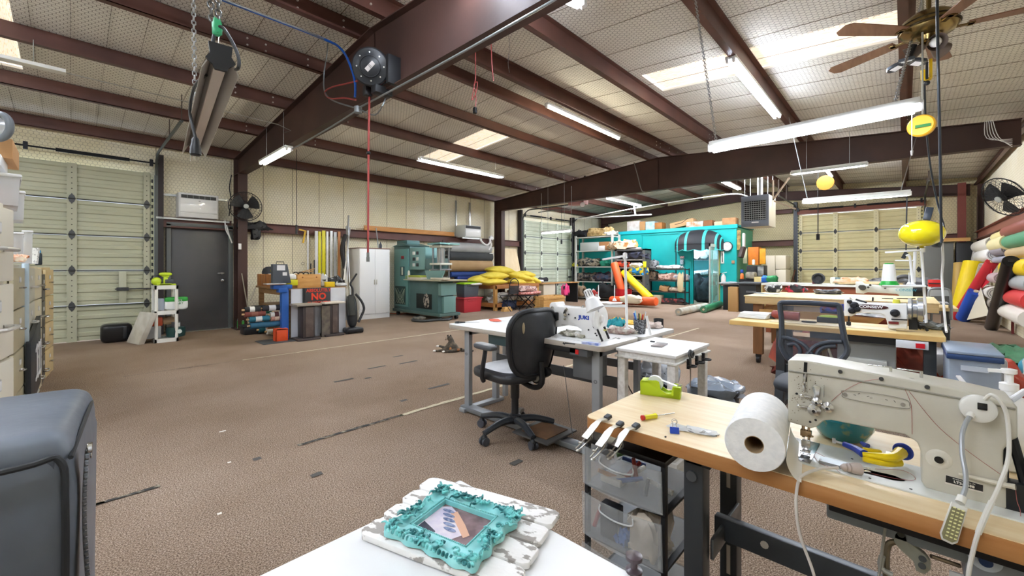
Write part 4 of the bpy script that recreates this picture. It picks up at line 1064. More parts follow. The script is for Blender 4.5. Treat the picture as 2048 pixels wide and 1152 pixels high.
# ================================================================== CENTRE TABLES
def poly_top(poly,z,th,nm,m,par,edge=None):
    MB().prism(poly,(0,0,z-th),(1,0,0),(0,1,0),th-(.0012 if edge else 0)).b(nm,edge or m,par,w=1,bev=.003)
    if edge:MB().prism(poly,(0,0,z-.0012),(1,0,0),(0,1,0),.0012).b('laminate',m,par,w=1)
TZ=.76
def steel_frame_table(par,xa,xb,ya,yb,z,m,foot=True):
    for y in(ya,yb):
        for x in(xa,xb):
            MB().bb(x-.022,x+.022,y-.03,y+.03,.03,z).b('leg',m,par,w=1,bev=.004)
            b=MB().torus((x-.023,y,z-.22),.011,.003,XV,12,5);b.b('leg_bolt',STL,par,w=1)
        MB().bb(xa-.08,xb+.08,y-.035,y+.035,0,.035).b('foot',m,par,w=1,bev=.006)
        MB().bb(xa-.02,xb+.02,y-.03,y+.03,z-.05,z-.001).b('top_bracket',m,par,w=1)
    MB().bb(xb-.02,xb+.0,min(ya,yb),max(ya,yb),.38,.46).b('stretcher',mat('60656a',.45,.3),par,w=1,bev=.003)
ct_=thing('white_sewing_table','big white sewing table with grey steel legs in the centre of the room','table',(2.75,2.2,0))
poly_top(rr_poly(2.32,2.84,1.40,3.0,.05),TZ,.036,'tabletop',mat('f0f0f0',.35),ct_,mat('b9b2a8',.5))
SG=mat('a6abb1',.4,.3)
steel_frame_table(ct_,2.42,2.76,1.5,2.82,TZ-.036,SG)
MB().bb(2.36,2.6,2.3,2.5,TZ-.12,TZ-.037).b('drawer_box',mat('3c5054',.4),ct_,w=1,bev=.004)
MB().bb(2.33,2.6,1.6,2.2,TZ-.075,TZ-.037).b('oil_pan',BLK,ct_,w=1,bev=.004)
MB().bb(2.42,2.6,1.53,1.7,TZ-.26,TZ-.08).b('motor_box',mat('6c6f72',.45),ct_,w=1,bev=.006)
MB().bb(2.33,2.4,1.52,1.66,TZ-.085,TZ-.04).b('switch_box',mat('565a5e',.4),ct_,w=1)
MB().box((2.329,1.6,TZ-.06),(.008,.025,.03)).b('red_switch',mat('d32626',.3),ct_,w=1)
MB().tube([(2.35,1.93,TZ-.05),(2.34,1.93,TZ-.09),(2.34,1.98,TZ-.12),(2.34,1.97,TZ-.3)],.006,6,3).b('knee_rod',mat('b9a98f',.4,.4),ct_,w=1)
MB().cyl((2.32,1.955,TZ-.29),(2.34,1.955,TZ-.29),.05,n=24).b('knee_pad',BLK,ct_,w=1)
MB().lathe([(.036,0),(.036,.004),(.02,.006)],(2.319,1.955,TZ-.29),(-1,0,0),20).b('pad_plate',mat('8b8d8a',.4,.5),ct_,w=1)
MB().tube([(2.34,1.72,TZ-.17),(2.38,1.72,.4),(2.42,1.7,.08)],.0022,5).b('pedal_rod',STL,ct_,w=1)
b=MB().bb(2.2,2.55,1.75,2.08,.06,.075)
pd=b.b('foot_pedal',mat('5c5b5a',.5,.4),ct_,w=1,bev=.006)
MB().bb(2.25,2.5,1.8,2.03,.075,.08).b('pedal_mat',mat('7b5a3f',.7,col2='5c4431',ns=9),ct_,w=1)
MB().bb(2.36,2.45,1.45,2.86,.012,.05).b('pedal_rail',mat('8f959a',.4,.5),ct_,w=1,bev=.003)
ct2=thing('white_table','plain white table joined behind the white sewing table','table',(3.1,2.2,0))
poly_top(rr_poly(2.85,3.42,1.38,2.98,.03),TZ,.03,'tabletop',mat('f2f2f2',.35),ct2,mat('c9c5bf',.5))
for y in(1.48,2.88):
    for x in(2.95,3.34):MB().bb(x-.02,x+.02,y-.02,y+.02,0,TZ-.03).b('leg',SG,ct2,w=1)
MB().bb(3.33,3.35,1.48,2.88,.38,.45).b('stretcher',mat('60656a',.45),ct2,w=1)
def onz(u,v,z=TZ):return P(u,v,z=z)
c=onz(990,641);crumple((c.x,c.y,TZ),(.2,.1,.006),'red_cloth',mat('e2674f',.8),'small flat red cloth on the far side of the white table','cloth',seed=2,rz=1.0)
a0,a1=onz(915,646),onz(955,645.5)
t=thing('scissors','black handled scissors lying on the left end of the white table','scissors',(a0.x,a0.y,TZ))
d_=(a1-a0).normalized();s_=Vc((-d_.y,d_.x,0))
for sg in(-1,1):MB().torus(a0+s_*.022*sg+Vc((0,0,.006)),.02,.005,ZV,14,6).tube([a0+s_*.02*sg+d_*.02+Vc((0,0,.006)),a0+d_*.07+Vc((0,0,.006))],.005,6).b('handle',BLK,t,w=1)
MB().prism([(0,-.006),(.13,0),(0,.006)],a0+d_*.07+Vc((0,0,.004)),d_,s_,.004).b('blade',CHR,t,w=1)
WM_=mat('eeeeec',.25,col2='e6e5e2',ns=4,coat=.3)
def small_machine(name,label,x,th,outline,sc,ou,ov,m,wheel,needle,ztab,bedrange,extra=None,cat='sewing machine'):
    ol=outl(x,outline,sc,ou,ov);ys=[a for a,_ in ol]
    t=thing(name,label,cat,(x+th/2,sum(ys)/len(ys),ztab))
    slab(ol,x,th,'arm',m,t,.01,3)
    return t
J=7.68
jk=small_machine('sewing_machine','white sewing machine with blue lettering and a big white handwheel on the white table',2.5,.11,
    [(140,300),(165,268),(240,262),(262,322),(400,335),(700,360),(860,385),(880,420),(880,640),(930,760),(925,870),(590,850),(580,780),(640,690),(560,640),(330,610),(320,640),(230,650),(150,600)],J,1080,570,WM_,None,None,TZ,None)
def jp(a,c,x=2.495):return P(1080+a/J,570+c/J,x=x)
c=jp(940,520,2.555); 
MB().lathe([(.03,0),(.085,.006),(.092,.016),(.092,.03),(.08,.034),(.03,.03),(.02,.045),(.004,.046)],(2.555,c.y+.03,c.z),(0,-1,0),40).b('handwheel',mat('f2f1ef',.25),jk,w=1)
MB().lathe([(.05,0),(.055,.01),(.055,.05),(.045,.055)],(2.555,c.y+.08,c.z),(0,-1,0),28).b('pulley',mat('c9cbca',.3,.5),jk,w=1)
MB().box(jp(255,480),(.03,.03,.06)).box(jp(235,520),(.035,.05,.02)).b('thread_box',mat('2a2b2e',.35,.4),jk,w=1,bev=.005)
for a,c_,r in((245,530,.014),(200,540,.011),(190,590,.01),(580,760,.024)):
    MB().lathe([(r,0),(r,.01),(r*.5,.013),(r*.4,.025),(0,.025)],jp(a,c_),(-1,0,0),18).b('tension_disc',CHR if r<.02 else WM_,jk,w=1)
MB().box(jp(390,400),(.01,.018,.05),(.5,0,0)).cyl(jp(385,460),jp(385,460,2.48),.012,n=12).cyl(jp(380,520),jp(380,520,2.485),.01,n=12).b('thread_tension',mat('a9a79f',.25,.9),jk,w=1,bev=.002)
b=MB()
for a,c_ in((440,452),(540,505),(580,765),(745,690),(850,745),(840,640),(870,775)):b.cyl(jp(a,c_),jp(a,c_,2.492),.006 if a!=840 else .014,n=10)
b.b('screw',mat('222224',.4),jk,w=1)
MB().cyl(jp(205,600,2.55),jp(205,715,2.55),.004,n=8).cyl(jp(235,600,2.55),jp(235,715,2.55),.003,n=8).box(jp(215,700,2.55),(.02,.03,.01)).b('needle_bar',mat('2b2b2c',.3,.8),jk,w=1)
MB().tube([jp(180,390),jp(175,340),jp(200,335),jp(205,380)],.004,6,3).b('take_up_lever',CHR,jk,w=1)
MB().tube([jp(640,350,2.53),jp(660,320,2.53),jp(680,370,2.53),jp(740,385,2.53)],.006,6,3).b('thread_guide',CHR,jk,w=1)
text('JUKI',.038,jp(672,503,2.4985),(0,-1,0),ZV,mat('1c3fa8',.4),jk,'brand_lettering',w=1,sx=1.25,bold=.0015)
MB().bb(2.40,2.66,1.5,2.02,TZ-.001,TZ+.004).b('bed',mat('dfe0de',.35),jk,w=1,bev=.002)
for q in((jp(880,680,2.48),jp(960,865,2.47)),(jp(985,640,2.5),jp(1060,825,2.5))):MB().bar(*q,.006,.014).b('belt',BLK,jk,w=1)
MB().cyl(jp(1000,680,2.5),jp(1000,705,2.5),.012,n=12).b('yellow_bobbin',mat('e3e08a',.4),jk,w=1)
t=thing('cone_lamp','white cone shaped lamp pointing down over the white sewing machine','lamp',jp(700,400,2.42))
b0,b1=jp(720,75,2.42),jp(850,375,2.42);a_=(b1-b0).normalized();L_=(b1-b0).length
MB().lathe([(.022,0),(.027,.005),(.031,L_*.42),(.045,L_*.5),(.062,L_*.98),(.064,L_),(.06,L_),(.04,L_*.52)],b0,a_,28,cap=False).lathe([(0,-.002),(.02,0)],b0,a_,28,cap=False).b('shade',mat('f5f6f7',.3),t,w=1)
b=MB();x,y,_=basis(a_)
for k in range(10):
    q=b0+a_*L_*.22+(x*math.cos(k*PI/5)+y*math.sin(k*PI/5))*.0292
    b.bar(q-a_*.02,q+a_*.02,.005,.002,up=(x*math.cos(k*PI/5)+y*math.sin(k*PI/5)))
b.b('vent_slot',mat('4d5054',.5),t,w=1)
MB().tube([b1-a_*.08+Vc((.05,0,-.01)),jp(900,380,2.5),jp(880,430,2.55)],.007,8,4).b('arm',WHT,t,w=1)
def stand(name,label,x,base,top,arm,trayv,pins,cat='thread stand',col=None):
    pb0,pt=P(*base,x=x),P(*top,x=x)
    m=col or mat('f0f1f3',.3)
    t=thing(name,label,cat,pb0)
    MB().cyl(pb0,pt,.0095,n=14).b('pole',m,t,w=1)
    MB().cyl(pb0,pb0+Vc((0,0,.006)),.022,n=16).b('base_nut',m,t,w=1)
    for a0,a1 in arm:MB().bar(P(*a0,x=x),P(*a1,x=x),.022,.014).cyl(P(*a1,x=x)-Vc((0,0,.02)),P(*a1,x=x)+Vc((0,0,.02)),.016,n=12).b('arm',m,t,w=1,bev=.002)
    return t
t=stand('thread_stand','tall white thread stand beside the white sewing machine',2.78,(1254,658),(1250,505),[((1206,519),(1250,512))],0,0)
X_=2.78
MB().bar(P(1205,611,x=X_),P(1252,612,x=X_),.02,.02).b('tray_arm',mat('f0f1f3',.3),t,w=1,bev=.002)
for y_ in(0,):
    c0=P(1205,605,x=X_); 
    MB().prism([(.0,-.09),(.06,-.05),(.12,-.09),(.16,0),(.12,.09),(.06,.05),(0,.09),(-.04,0)],c0+Vc((-.0,-.12,0)),YV,XV,-.004).b('cone_tray',mat('e9eaec',.3),t,w=1)
for u,v,v2 in((1197,598,570),(1229,602,570)):
    MB().cyl(P(u,v,x=X_),P(u,v2,x=X_),.0035,n=8).lathe([(.016,0),(.01,.018),(.004,.02)],P(u,v,x=X_),ZV,14).b('spool_pin',mat('eef0f2',.3),t,w=1)
MB().cyl(P(1301,670,x=2.72),P(1293,632,x=2.72),.0085,n=12).solo('white_tube',WHTP,'short leaning white tube on the white bench by the pen cup','tube')
c=P(1276,668,z=TZ);t=thing('pen_cup','dark wire mesh pen cup full of pens','pen holder',(c.x+.03,c.y,TZ))
MB().lathe([(.04,0),(.05,.11),(.048,.11),(.038,.004),(0,.004)],(0,0,0),ZV,20,cap=False).b('cup',mat('45474b',.4,.5,col2='8b8e92',ns=90,thr=(.5,.55)),t)
for k,(cl,dx,dy) in enumerate((('f0e060',.02,.01),('2f62c4',-.02,.02),('d9d9d9',.0,-.03),('e08d3c',.03,-.01),('222326',-.03,-.01),('9ad0e8',.01,.03),('c8342c',-.01,-.02))):
    MB().cyl((dx*.4,dy*.4,.01),(dx*1.6,dy*1.6,.15+.01*(k%3)),.005,n=8).solo('pen',mat(cl,.4),('yellow','blue','silver','orange','black','light blue','red')[k]+' pen standing in the dark mesh cup','pen','pens in the mesh cup')
for o in list(C.objects):
    if o.name.startswith('pen') and o.get('group')=='pens in the mesh cup':o.location=Vc(o.location)+Vc((c.x+.03,c.y,TZ))
c=P(1317,655,z=TZ);MB().lathe([(.035,0),(.04,.005),(.04,.075),(.036,.075),(.035,.01),(0,.01)],(c.x,c.y,TZ),ZV,20,cap=False).solo('black_cup',BLK,'small black cup on the white table behind the pen cup','cup')
for k,(u,v,d_,cl,lb,nm) in enumerate((
    (1225,656,(.16,.12,.06),'1f8a93','teal crumpled cloth beside the white machine handwheel','cloth'),
    (1240,648,(.14,.26,.03),'f0c15a','yellow and orange fabric strips on the white table','fabric_strips'),
    (1235,668,(.13,.2,.04),'a7807a','brown and pink fabric scraps between handwheel and pen cup','fabric_scraps'),
    (1300,657,(.12,.14,.04),'cdbdb4','pale fabric scraps behind the mesh cup','fabric_scraps'),
    (1142,675,(.12,.22,.03),'8a8a72','tangle of thread snips and clips under the white machine','thread_snips'))):
    c=P(u,v,z=TZ);crumple((c.x+.05,c.y,TZ+(.005 if k==4 else 0)),d_,nm,mat(cl,.8,col2='e9e4da' if k in(2,4) else None,ns=25),lb,'fabric',seed=20+k,amp=.9)
a0,a1=onz(1130,688),onz(1150,690)
MB().cyl(a0+Vc((0,0,.006)),a1+Vc((0,0,.006)),.005,.003,n=8).cyl(a0,a0+(a0-a1)*.2+Vc((0,0,.006)),.006,n=8).solo('black_awl',BLK,'small black tool on the front edge of the white sewing table','tool')
c=onz(1182,689);MB().box((c.x,c.y,TZ+.008),(.04,.12,.016),(0,0,.1)).solo('blue_case',mat('7d93d6',.3,col2='dfe3f2',ns=20),'small blue and clear needle case on the white table front edge','case',bev=.003)
c=onz(1229,679);MB().torus((c.x,c.y,TZ+.01),.012,.003,(0,.3,1),12,5).torus((c.x,c.y-.03,TZ+.01),.01,.003,(.4,.2,1),12,5).solo('metal_clip',CHR,'small bent metal clip beside the white machine','clip')
wb_=thing('white_side_table','distressed white wooden side table with a phone on it','table',(2.74,1.2,0))
DW=mat('ecebe8',.5,col2='d6d3ce',ns=9,stretch=(1,5,5))
bx_=(2.46,3.04,.985,1.385)
MB().bb(bx_[0],bx_[1],bx_[2],bx_[3],.722,.74).b('tabletop',mat('f3f3f2',.4),wb_,w=1,bev=.002)
MB().bb(bx_[0]+.012,bx_[1]-.012,bx_[2]+.012,bx_[3]-.012,.69,.722).b('apron',DW,wb_,w=1)
MB().bb(bx_[0]-.006,bx_[1]+.006,bx_[2]-.006,bx_[3]+.006,.682,.694).b('molding',DW,wb_,w=1,bev=.003)
for x in(bx_[0]+.035,bx_[1]-.035):
    for y in(bx_[2]+.035,bx_[3]-.035):MB().bb(x-.025,x+.025,y-.025,y+.025,.12,.684).b('leg',DW,wb_,w=1,bev=.002)
MB().bb(bx_[0]+.01,bx_[1]-.01,bx_[2]+.01,bx_[3]-.01,.1,.12).b('lower_shelf',DW,wb_,w=1)
MB().bb(bx_[0]-.01,bx_[1]+.01,bx_[2]-.01,bx_[3]+.01,.0,.1).b('plinth',DW,wb_,w=1,bev=.006)
c=P(1319,691,z=.74);MB().box((c.x,c.y,.745),(.15,.075,.01),(0,0,.15)).solo('phone',mat('8d8686',.3),'grey phone lying on the white side table','phone',bev=.004)
c=P(1305,684,z=.74);MB().box((c.x,c.y,.744),(.015,.03,.008)).solo('eraser',mat('33383f',.4),'tiny dark bit on the white side table behind the phone','eraser',bev=.002)
c=P(1383,700,x=2.62);yy=bx_[2]-.022
t=thing('scissors','grey handled scissors hanging at the right edge of the white side table','scissors',(2.62,yy,.6))
MB().torus((2.62,yy,.735),.02,.007,YV,18,6).torus((2.635,yy-.008,.73),.018,.007,YV,18,6).tube([(2.62,yy,.715),(2.622,yy,.67)],.008,8).b('handle',mat('54585c',.35),t,w=1)
MB().prism([(-.008,0),(.008,0),(.0,-.15)],(2.62,yy,.675),XV,ZV,.004).b('blade',mat('a89a8c',.3,.9),t,w=1)
for k,x in enumerate((2.62,2.76,2.88)):
    MB().torus((x,yy-.012,.66),.024,.006,ZV,16,6).bb(x-.01,x+.01,yy+.002,yy+.018,.64,.7).solo('ring_holder',BLK,('black ring holder carrying the scissors','middle black ring holder on the side table edge','black ring holder at the far corner of the white side table')[k],'holder')
t=thing('waste_bin','black waste bin with a clear liner behind the white side table','bin',(3.25,1.02,0))
MB().lathe([(.13,0),(.17,.40),(.163,.40),(.125,.01),(0,.01)],(0,0,0),ZV,28,cap=False).b('bin',mat('23262b',.45),t)
crumple((3.25,1.02,.33),(.35,.35,.1),'bin_liner',mat('a8b6c8',.15,alpha=.5),None,None,seed=31,parent=t,amp=.5)
t=thing('waste_bin','second dark bin further back under the white side table','bin',(3.35,1.5,0))
MB().lathe([(.12,0),(.16,.38),(.153,.38),(.115,.01),(0,.01)],(0,0,0),ZV,28,cap=False).b('bin',mat('23292e',.45),t)
crumple((3.35,1.5,.3),(.3,.3,.16),'bin_liner',mat('d9e0ea',.2,alpha=.7),None,None,seed=33,parent=t,amp=.7)
crumple((2.6,1.3,.12),(.2,.2,.2),'plastic_bag',mat('b9bcbd',.12,alpha=.5),'clear crumpled plastic bag on the lower shelf of the white side table','bag',seed=35,amp=.6)
MB().bb(2.86,2.96,1.02,1.12,.12,.28).solo('floral_box',mat('c7c3cf',.6,col2='46465c',ns=60,thr=(.55,.6)),'small floral patterned box with sticks on the lower shelf','box',bev=.004)
b=MB()
for i in range(6):b.bar((2.87+.015*i,1.03,.281),(2.88+.014*i,1.12,.31),.008,.006)
b.solo('wooden_sticks',mat('b89b77',.7),'bundle of wooden sticks on top of the floral box','sticks')
MB().lathe([(.045,0),(.047,.01),(.047,.17),(.04,.2),(.03,.22),(.005,.22)],(2.8,1.26,.12),ZV,20).solo('spray_can',mat('8f8a86',.35,.4),'brownish metal canister on the lower shelf of the white side table','canister')
MB().tube([(2.6,1.42,.7),(2.62,1.4,.5),(2.72,1.35,.33),(2.86,1.3,.3)],.004,6,5).solo('black_cable',BLK,'black cable drooping beside the white side table','cable')

# ================================================================== OFFICE CHAIR
oc_=P(1035,800,z=.44);CX,CY=1.93,2.13
fl=P(1030,868,z=0)
ch=thing('office_chair','worn black task chair on casters in front of the white sewing table','chair',(fl.x,fl.y,0),R(84))
LEA=mat('34363b',.38,col2='2a2c30',ns=6,bump=.15,bs=14)
HUB=MB().lathe([(.045,.09),(.05,.1),(.045,.15),(.028,.16),(.028,.27),(.034,.28),(.034,.4),(.02,.41)],(0,0,0),ZV,20).b('gas_column',mat('2d2f33',.35),ch)
wfront=.33
for k in range(5):
    a=R(72*k+20);d=Vc((math.cos(a),math.sin(a),0))
    lg=MB().tube([Vc((0,0,.115))+d*.03,Vc((0,0,.12))+d*.15,Vc((0,0,.085))+d*.3],[.03,.026,.02],10,4).b('base_leg',mat('33383f',.35),ch)
    s2=Vc((-d.y,d.x,0));c=d*.3+Vc((0,0,.03))
    for sg in(-1,1):MB().cyl(c+s2*sg*.008,c+s2*sg*.026,.03,n=18).b('caster_wheel',mat('4b4f58',.4),lg)
    MB().ell(c+Vc((0,0,.02)),(.026,.026,.026),None,10,6).b('caster_hood',mat('25272b',.4),lg)
MB().ell((.03,0,.475),(.245,.25,.042),None,36,12,.45).b('seat',LEA,ch,smooth=60)
MB().ell((.03,0,.515),(.2,.205,.012),None,24,8,.6).b('seat_cover',mat('e9eaec',.5,col2='c9cbce',ns=4),ch,smooth=60)
MB().bb(-.1,.13,-.09,.09,.41,.445).b('seat_mechanism',BLK,ch,bev=.006)
MB().tube([(.02,-.09,.43),(.0,-.22,.42),(-.0,-.27,.41)],[.006,.012],8,3).b('height_lever',BLK,ch)
b=MB()
def bk(a,c,off=0):
    y=(a-.5)*.46;z=.0+c*.46
    wsc=.78+.22*math.sin(min(1,c*1.25)*PI/2)-.10*max(0,c-.75)/.25
    return Vc((-.235-.03*c+.05*(2*(a-.5))**2+off,y*wsc,.50+z))
nu_,nv_=24,24
def rbk(a,c,off):
    aa=2*a-1;cc_=2*c-1
    e=.5;r=max(abs(aa),abs(cc_))+1e-9;l=(abs(aa)**4+abs(cc_)**4)**.25+1e-9
    s=r/l
    return bk((aa*s+1)/2,(cc_*s+1)/2,off)
vs=[];fs=[]
for lay,(sh_,off) in enumerate(((1,0),(1.0,.0))):
    pass
b.grid(lambda a,c:rbk(a,c,-.03*(1-max(abs(2*a-1),abs(2*c-1))**6)),nu_,nv_)
b.grid(lambda a,c:rbk(1-a,c,.02+.045*(1-max(abs(2*a-1),abs(2*c-1))**4)),nu_,nv_)
rim=[rbk(*q,0) for q in[(i/16,0) for i in range(16)]+[(1,i/16) for i in range(16)]+[(1-i/16,1) for i in range(16)]+[(0,1-i/16) for i in range(16)]]
b.tube([v+Vc((.01,0,0)) for v in rim],.022,8,closed=True)
br=b.b('backrest',LEA,ch,smooth=60)
MB().tube([v*1+Vc((-.012,0,0)) for v in rim],.006,6,closed=True).b('piping',mat('1e2024',.4),br)
q=rbk(.86,.78,-.03); 
MB().ell(q,(.006,.012,.04),(0,.0,0),10,6).b('worn_tear',mat('a89a7c',.8),br)
MB().tube([(-.06,0,.42),(-.2,0,.4),(-.29,0,.45),(-.285,0,.6)],.02,8,4).b('back_bar',BLK,ch)
MB().lathe([(.03,-.02),(.035,0),(.03,.02)],(-.29,-.05,.52),YV,16).b('adjust_knob',BLK,ch)
for sg in(1,):
    MB().tube([(.05,sg*.26,.44),(.03,sg*.29,.5),(-.02,sg*.3,.66),(-.02,sg*.3,.69)],[.018,.02,.016],8,4).b('arm_post',mat('2f3338',.4),ch)
    MB().ell((-.02,sg*.3,.705),(.11,.04,.02),None,20,8,.5).b('arm_pad',mat('53565b',.45),ch,smooth=60)
    MB().ell((-.02,sg*.3,.718),(.1,.033,.012),None,20,8,.6).b('arm_pad_top',mat('c9c9c9',.6,col2='8b8d90',ns=6),ch,smooth=60)
# ================================================================== LEFT SIDE OF THE ROOM
def fx(u0,u1,v0,v1,x,d=.1,z0=None):
    um=(u0+u1)/2;ya,yb=P(u0,500,x=x).y,P(u1,500,x=x).y
    return(x,x+d,min(ya,yb),max(ya,yb),P(um,v1,x=x).z if z0 is None else z0,P(um,v0,x=x).z)
def fy(u0,u1,v0,v1,y,d=.1,z0=None):
    um=(u0+u1)/2;xa,xb=P(u0,500,y=y).x,P(u1,500,y=y).x
    return(min(xa,xb),max(xa,xb),y,y+d,P(um,v1,y=y).z if z0 is None else z0,P(um,v0,y=y).z)
def bsolo(bd,name,m,label,cat,group=None,bev=.004,**k):
    return MB().bb(*bd).solo(name,m,label,cat,group,bev=bev,**k)
def facing(u0,d0,u1,d1,dep):
    """box footprint whose visible front runs from (u0, depth d0) to (u1, depth d1)"""
    a=P(u0,CV,d=d0);b_=P(u1,CV,d=d1);a.z=b_.z=0
    e=(b_-a);L=e.length;e.normalize();n=Vc((-e.y,e.x,0))
    return a,e,n,L
def cabinet(label,u0,d0,u1,d1,H,nd,col,hcol=CHR,hstyle=0,name='filing_cabinet',depth=.6,extra=None):
    a,e,n,L=facing(u0,d0,u1,d1,depth)
    t=thing(name,label,'filing cabinet',a+e*L/2+n*depth/2)
    m=mat(col,.4,col2=None);rot=Matrix((e,n,Vc((0,0,1)))).transposed()
    MB().box(a+e*L/2+n*(depth/2+.01)+Vc((0,0,H/2)),(L,depth-.02,H),rot).b('body',m,t,w=1,bev=.004)
    hd_=(H-.06)/nd
    for k in range(nd):
        zc=.04+hd_*(k+.5)
        d=MB().box(a+e*L/2+Vc((0,0,zc))+n*.002,(L-.02,.022,hd_-.012),rot).b('drawer',m,t,w=1,bev=.004)
        c=a+e*L/2+Vc((0,0,zc))-n*.01
        if hstyle==0:
            MB().tube([c-e*.07+Vc((0,0,-.02)),c-e*.07-n*.035+Vc((0,0,-.02)),c+e*.07-n*.035+Vc((0,0,-.02)),c+e*.07+Vc((0,0,-.02))],.008,8,3).b('handle',hcol,d,w=1)
        else:
            MB().tube([c-e*.03,c-e*.03-n*.025,c+e*.03-n*.025,c+e*.03],.006,6,3).b('handle',hcol,d,w=1)
        MB().box(c+Vc((0,0,.06)),(.07,.006,.045),rot).b('label_holder',mat('c9c9c5',.3,.6),d,w=1,bev=.002)
        MB().box(c+Vc((0,0,.06))-n*.003,(.06,.003,.033),rot).b('card',WHT,d,w=1)
    return t,a,e,n,L
cabinet('tall cream file cabinet nearest the camera at the left edge, plastic tubs on top',-60,1.35,22.5,1.66,1.52,5,'ebe6d6',mat('d9d9d6',.3,.5))
cabinet('beige open sided cabinet with a pale blue steel edge post, second from the left edge',23,2.9,47,3.3,1.29,4,'b4ab8e',hstyle=1)
a_=P(47,CV,d=3.3);MB().bb(a_.x-.01,a_.x+.03,a_.y-.03,a_.y+.02,0,1.3).solo('steel_post',mat('b9cbd6',.3,.3),'pale blue steel post at the edge of the beige cabinet','post',bev=.003)
cabinet('grey and cream file cabinet with a dark magazine rack leaning on it',51,3.4,67,3.9,1.29,4,'c3c1b4',hstyle=0,hcol=mat('cfcfcb',.3,.5))
cabinet('narrow cream file cabinet standing behind the grey one',67,3.95,81,4.3,1.28,4,'d6cdb2')
cabinet('black file cabinet squeezed between cream and tan cabinets',81,4.32,88,4.6,1.22,4,'4a4640')
cabinet('tan file cabinet at the far end of the cabinet row',88.5,4.62,105,4.98,1.27,4,'cdb788',hstyle=1)
a_=P(50.5,690,d=3.25);b_=P(72,676,d=3.85)
t=thing('magazine_rack','dark magazine rack with white frames leaning at the cabinet row','rack',(a_.x,a_.y,.3))
e=Vc((b_.x-a_.x,b_.y-a_.y,0));L=e.length;e.normalize();n=Vc((e.y,-e.x,0))
MB().prism([(0,-.05),(L,.0),(L,.62),(0,.47)],Vc((a_.x,a_.y,.2))+n*.03,e,ZV,-.03).b('panel',mat('2a2f36',.4),t,w=1,bev=.003)
for k in range(3):q=L*(.3+.2*k);MB().prism([(q,.12),(q+L*.14,.14),(q+L*.14,.42),(q,.38),(q+.01,.36),(q+L*.14-.01,.4),(q+L*.14-.01,.16),(q+.01,.14)],Vc((a_.x,a_.y,.2))+n*.036,e,ZV,.006).b('white_frame',WHT,t,w=1)
TUB=mat('e4e6e8',.25,alpha=.55);TUBL=mat('eceeef',.3)
def tub(name,label,u0,u1,v0,v1,d,fill,group=None,dep=.3,lid=True):
    a=P(u0,v1,d=d);b_=P(u1,v1,d=d);zt_=P(u0,v0,d=d).z;zb_=a.z
    c=(a+b_)/2;rz=math.atan2(c.y,c.x)-PI/2;W=(b_-a).length*abs(math.cos(math.atan2(b_.y-a.y,b_.x-a.x)-rz))
    t=thing(name,label,'storage tub',(c.x,c.y,zb_),rz)
    H=zt_-zb_;b=MB();r0,r1=W*.42,W*.5
    vs=[]
    for z,w_,dd in((0,r0,dep*.9),(H*.94,r1*.96,dep),(H*.94,r1*1.04,dep*1.03),(H,r1*1.05,dep*1.04)):
        vs+=[(-w_,0,z),(w_,0,z),(w_,dd,z),(-w_,dd,z)]
    fs=[(3,2,1,0)]+[(4*j+i,4*j+(i+1)%4,4*j+4+(i+1)%4,4*j+4+i) for j in range(3) for i in range(4)]
    b.add(vs,fs);b.b('tub',TUB,t,bev=.01)
    if lid:MB().box((0,dep/2,H+.006),(W*1.1,dep*1.08,.014)).b('lid',TUBL,t,bev=.006)
    o=crumple(WM[t]@Vc((0,dep/2,.012)),(W*.7,dep*.7,H*.7),'contents',mat(fill,.7,col2='e7e2da',ns=9),None,None,seed=u0,parent=t,rz=rz)
    o['kind']='stuff'
    return t
tub('storage_tub','large clear tub with pink and white contents on the tall cream cabinet',-20,42,352,410,1.75,'c98f86',dep=.32)
tub('storage_tub','clear tub behind the tall cabinet, tipped lid, red and teal folders inside',18,50,386,440,2.3,'5f7a7a',dep=.3)
tub('storage_tub','clear tub low behind the cream cabinet holding tan papers',22,48,468,526,2.9,'c8b690',dep=.3)
tub('storage_tub','clear tub of wooden sticks on the beige cabinet',44,66,464,527,3.3,'c9b68c',dep=.3)
crumple(P(30,524,d=2.6),(.1,.08,.04),'rag',mat('e27b3a',.8,col2='efe6cf',ns=20),'orange and cream rag on the beige cabinet top','rag',seed=4,amp=.8)
a_=P(66,527,d=3.75);MB().box((a_.x,a_.y,a_.z+.07),(.012,.12,.145),(0,.1,.6)).solo('paper_stack',mat('d6d3cb',.7,col2='8d8a84',ns=40,thr=(.6,.62)),'printed instruction sheet standing on the grey cabinet','paper')
a_=P(77,530,d=3.95);t=thing('spray_bottle','dark bottle with a bright blue cap on the cabinet row','bottle',a_)
MB().lathe([(.02,0),(.024,.01),(.024,.1),(.018,.115)],(0,0,0),ZV,16).b('bottle',mat('26333a',.3),t);MB().cyl((0,0,.113),(0,0,.14),.016,n=14).b('cap',mat('2f9bd6',.35),t)
a_=P(0,315,d=1.75);t=bsolo((a_.x-.25,a_.x+.035,a_.y,a_.y+.3,a_.z,a_.z+.085),'cardboard_box',mat('d0a271',.8),'cardboard box above the tubs at the left edge','box')
a_=P(-2,253,d=1.7)
t=thing('round_fan','grey round fan rim poking in at the left edge above the tubs','fan',a_)
MB().torus((0,0,0),.05,.013,(.75,.6,0),36,12).b('rim',mat('6f757c',.35),t);MB().lathe([(.04,0),(.03,.012),(.012,.02),(0,.02)],(0,0,0),(-.75,-.6,0),28).b('hub',mat('b9bcc0',.25,.5),t)
bsolo((P(0,342,d=1.8).x-.2,P(10,342,d=1.8).x,a_.y,a_.y+.25,P(0,342,d=1.8).z,P(0,320,d=1.8).z),'clear_tub_lid',TUBL,'pale tub lid corner under the cardboard box at the left edge','tub')  # thin slab is the lid of a clear tub

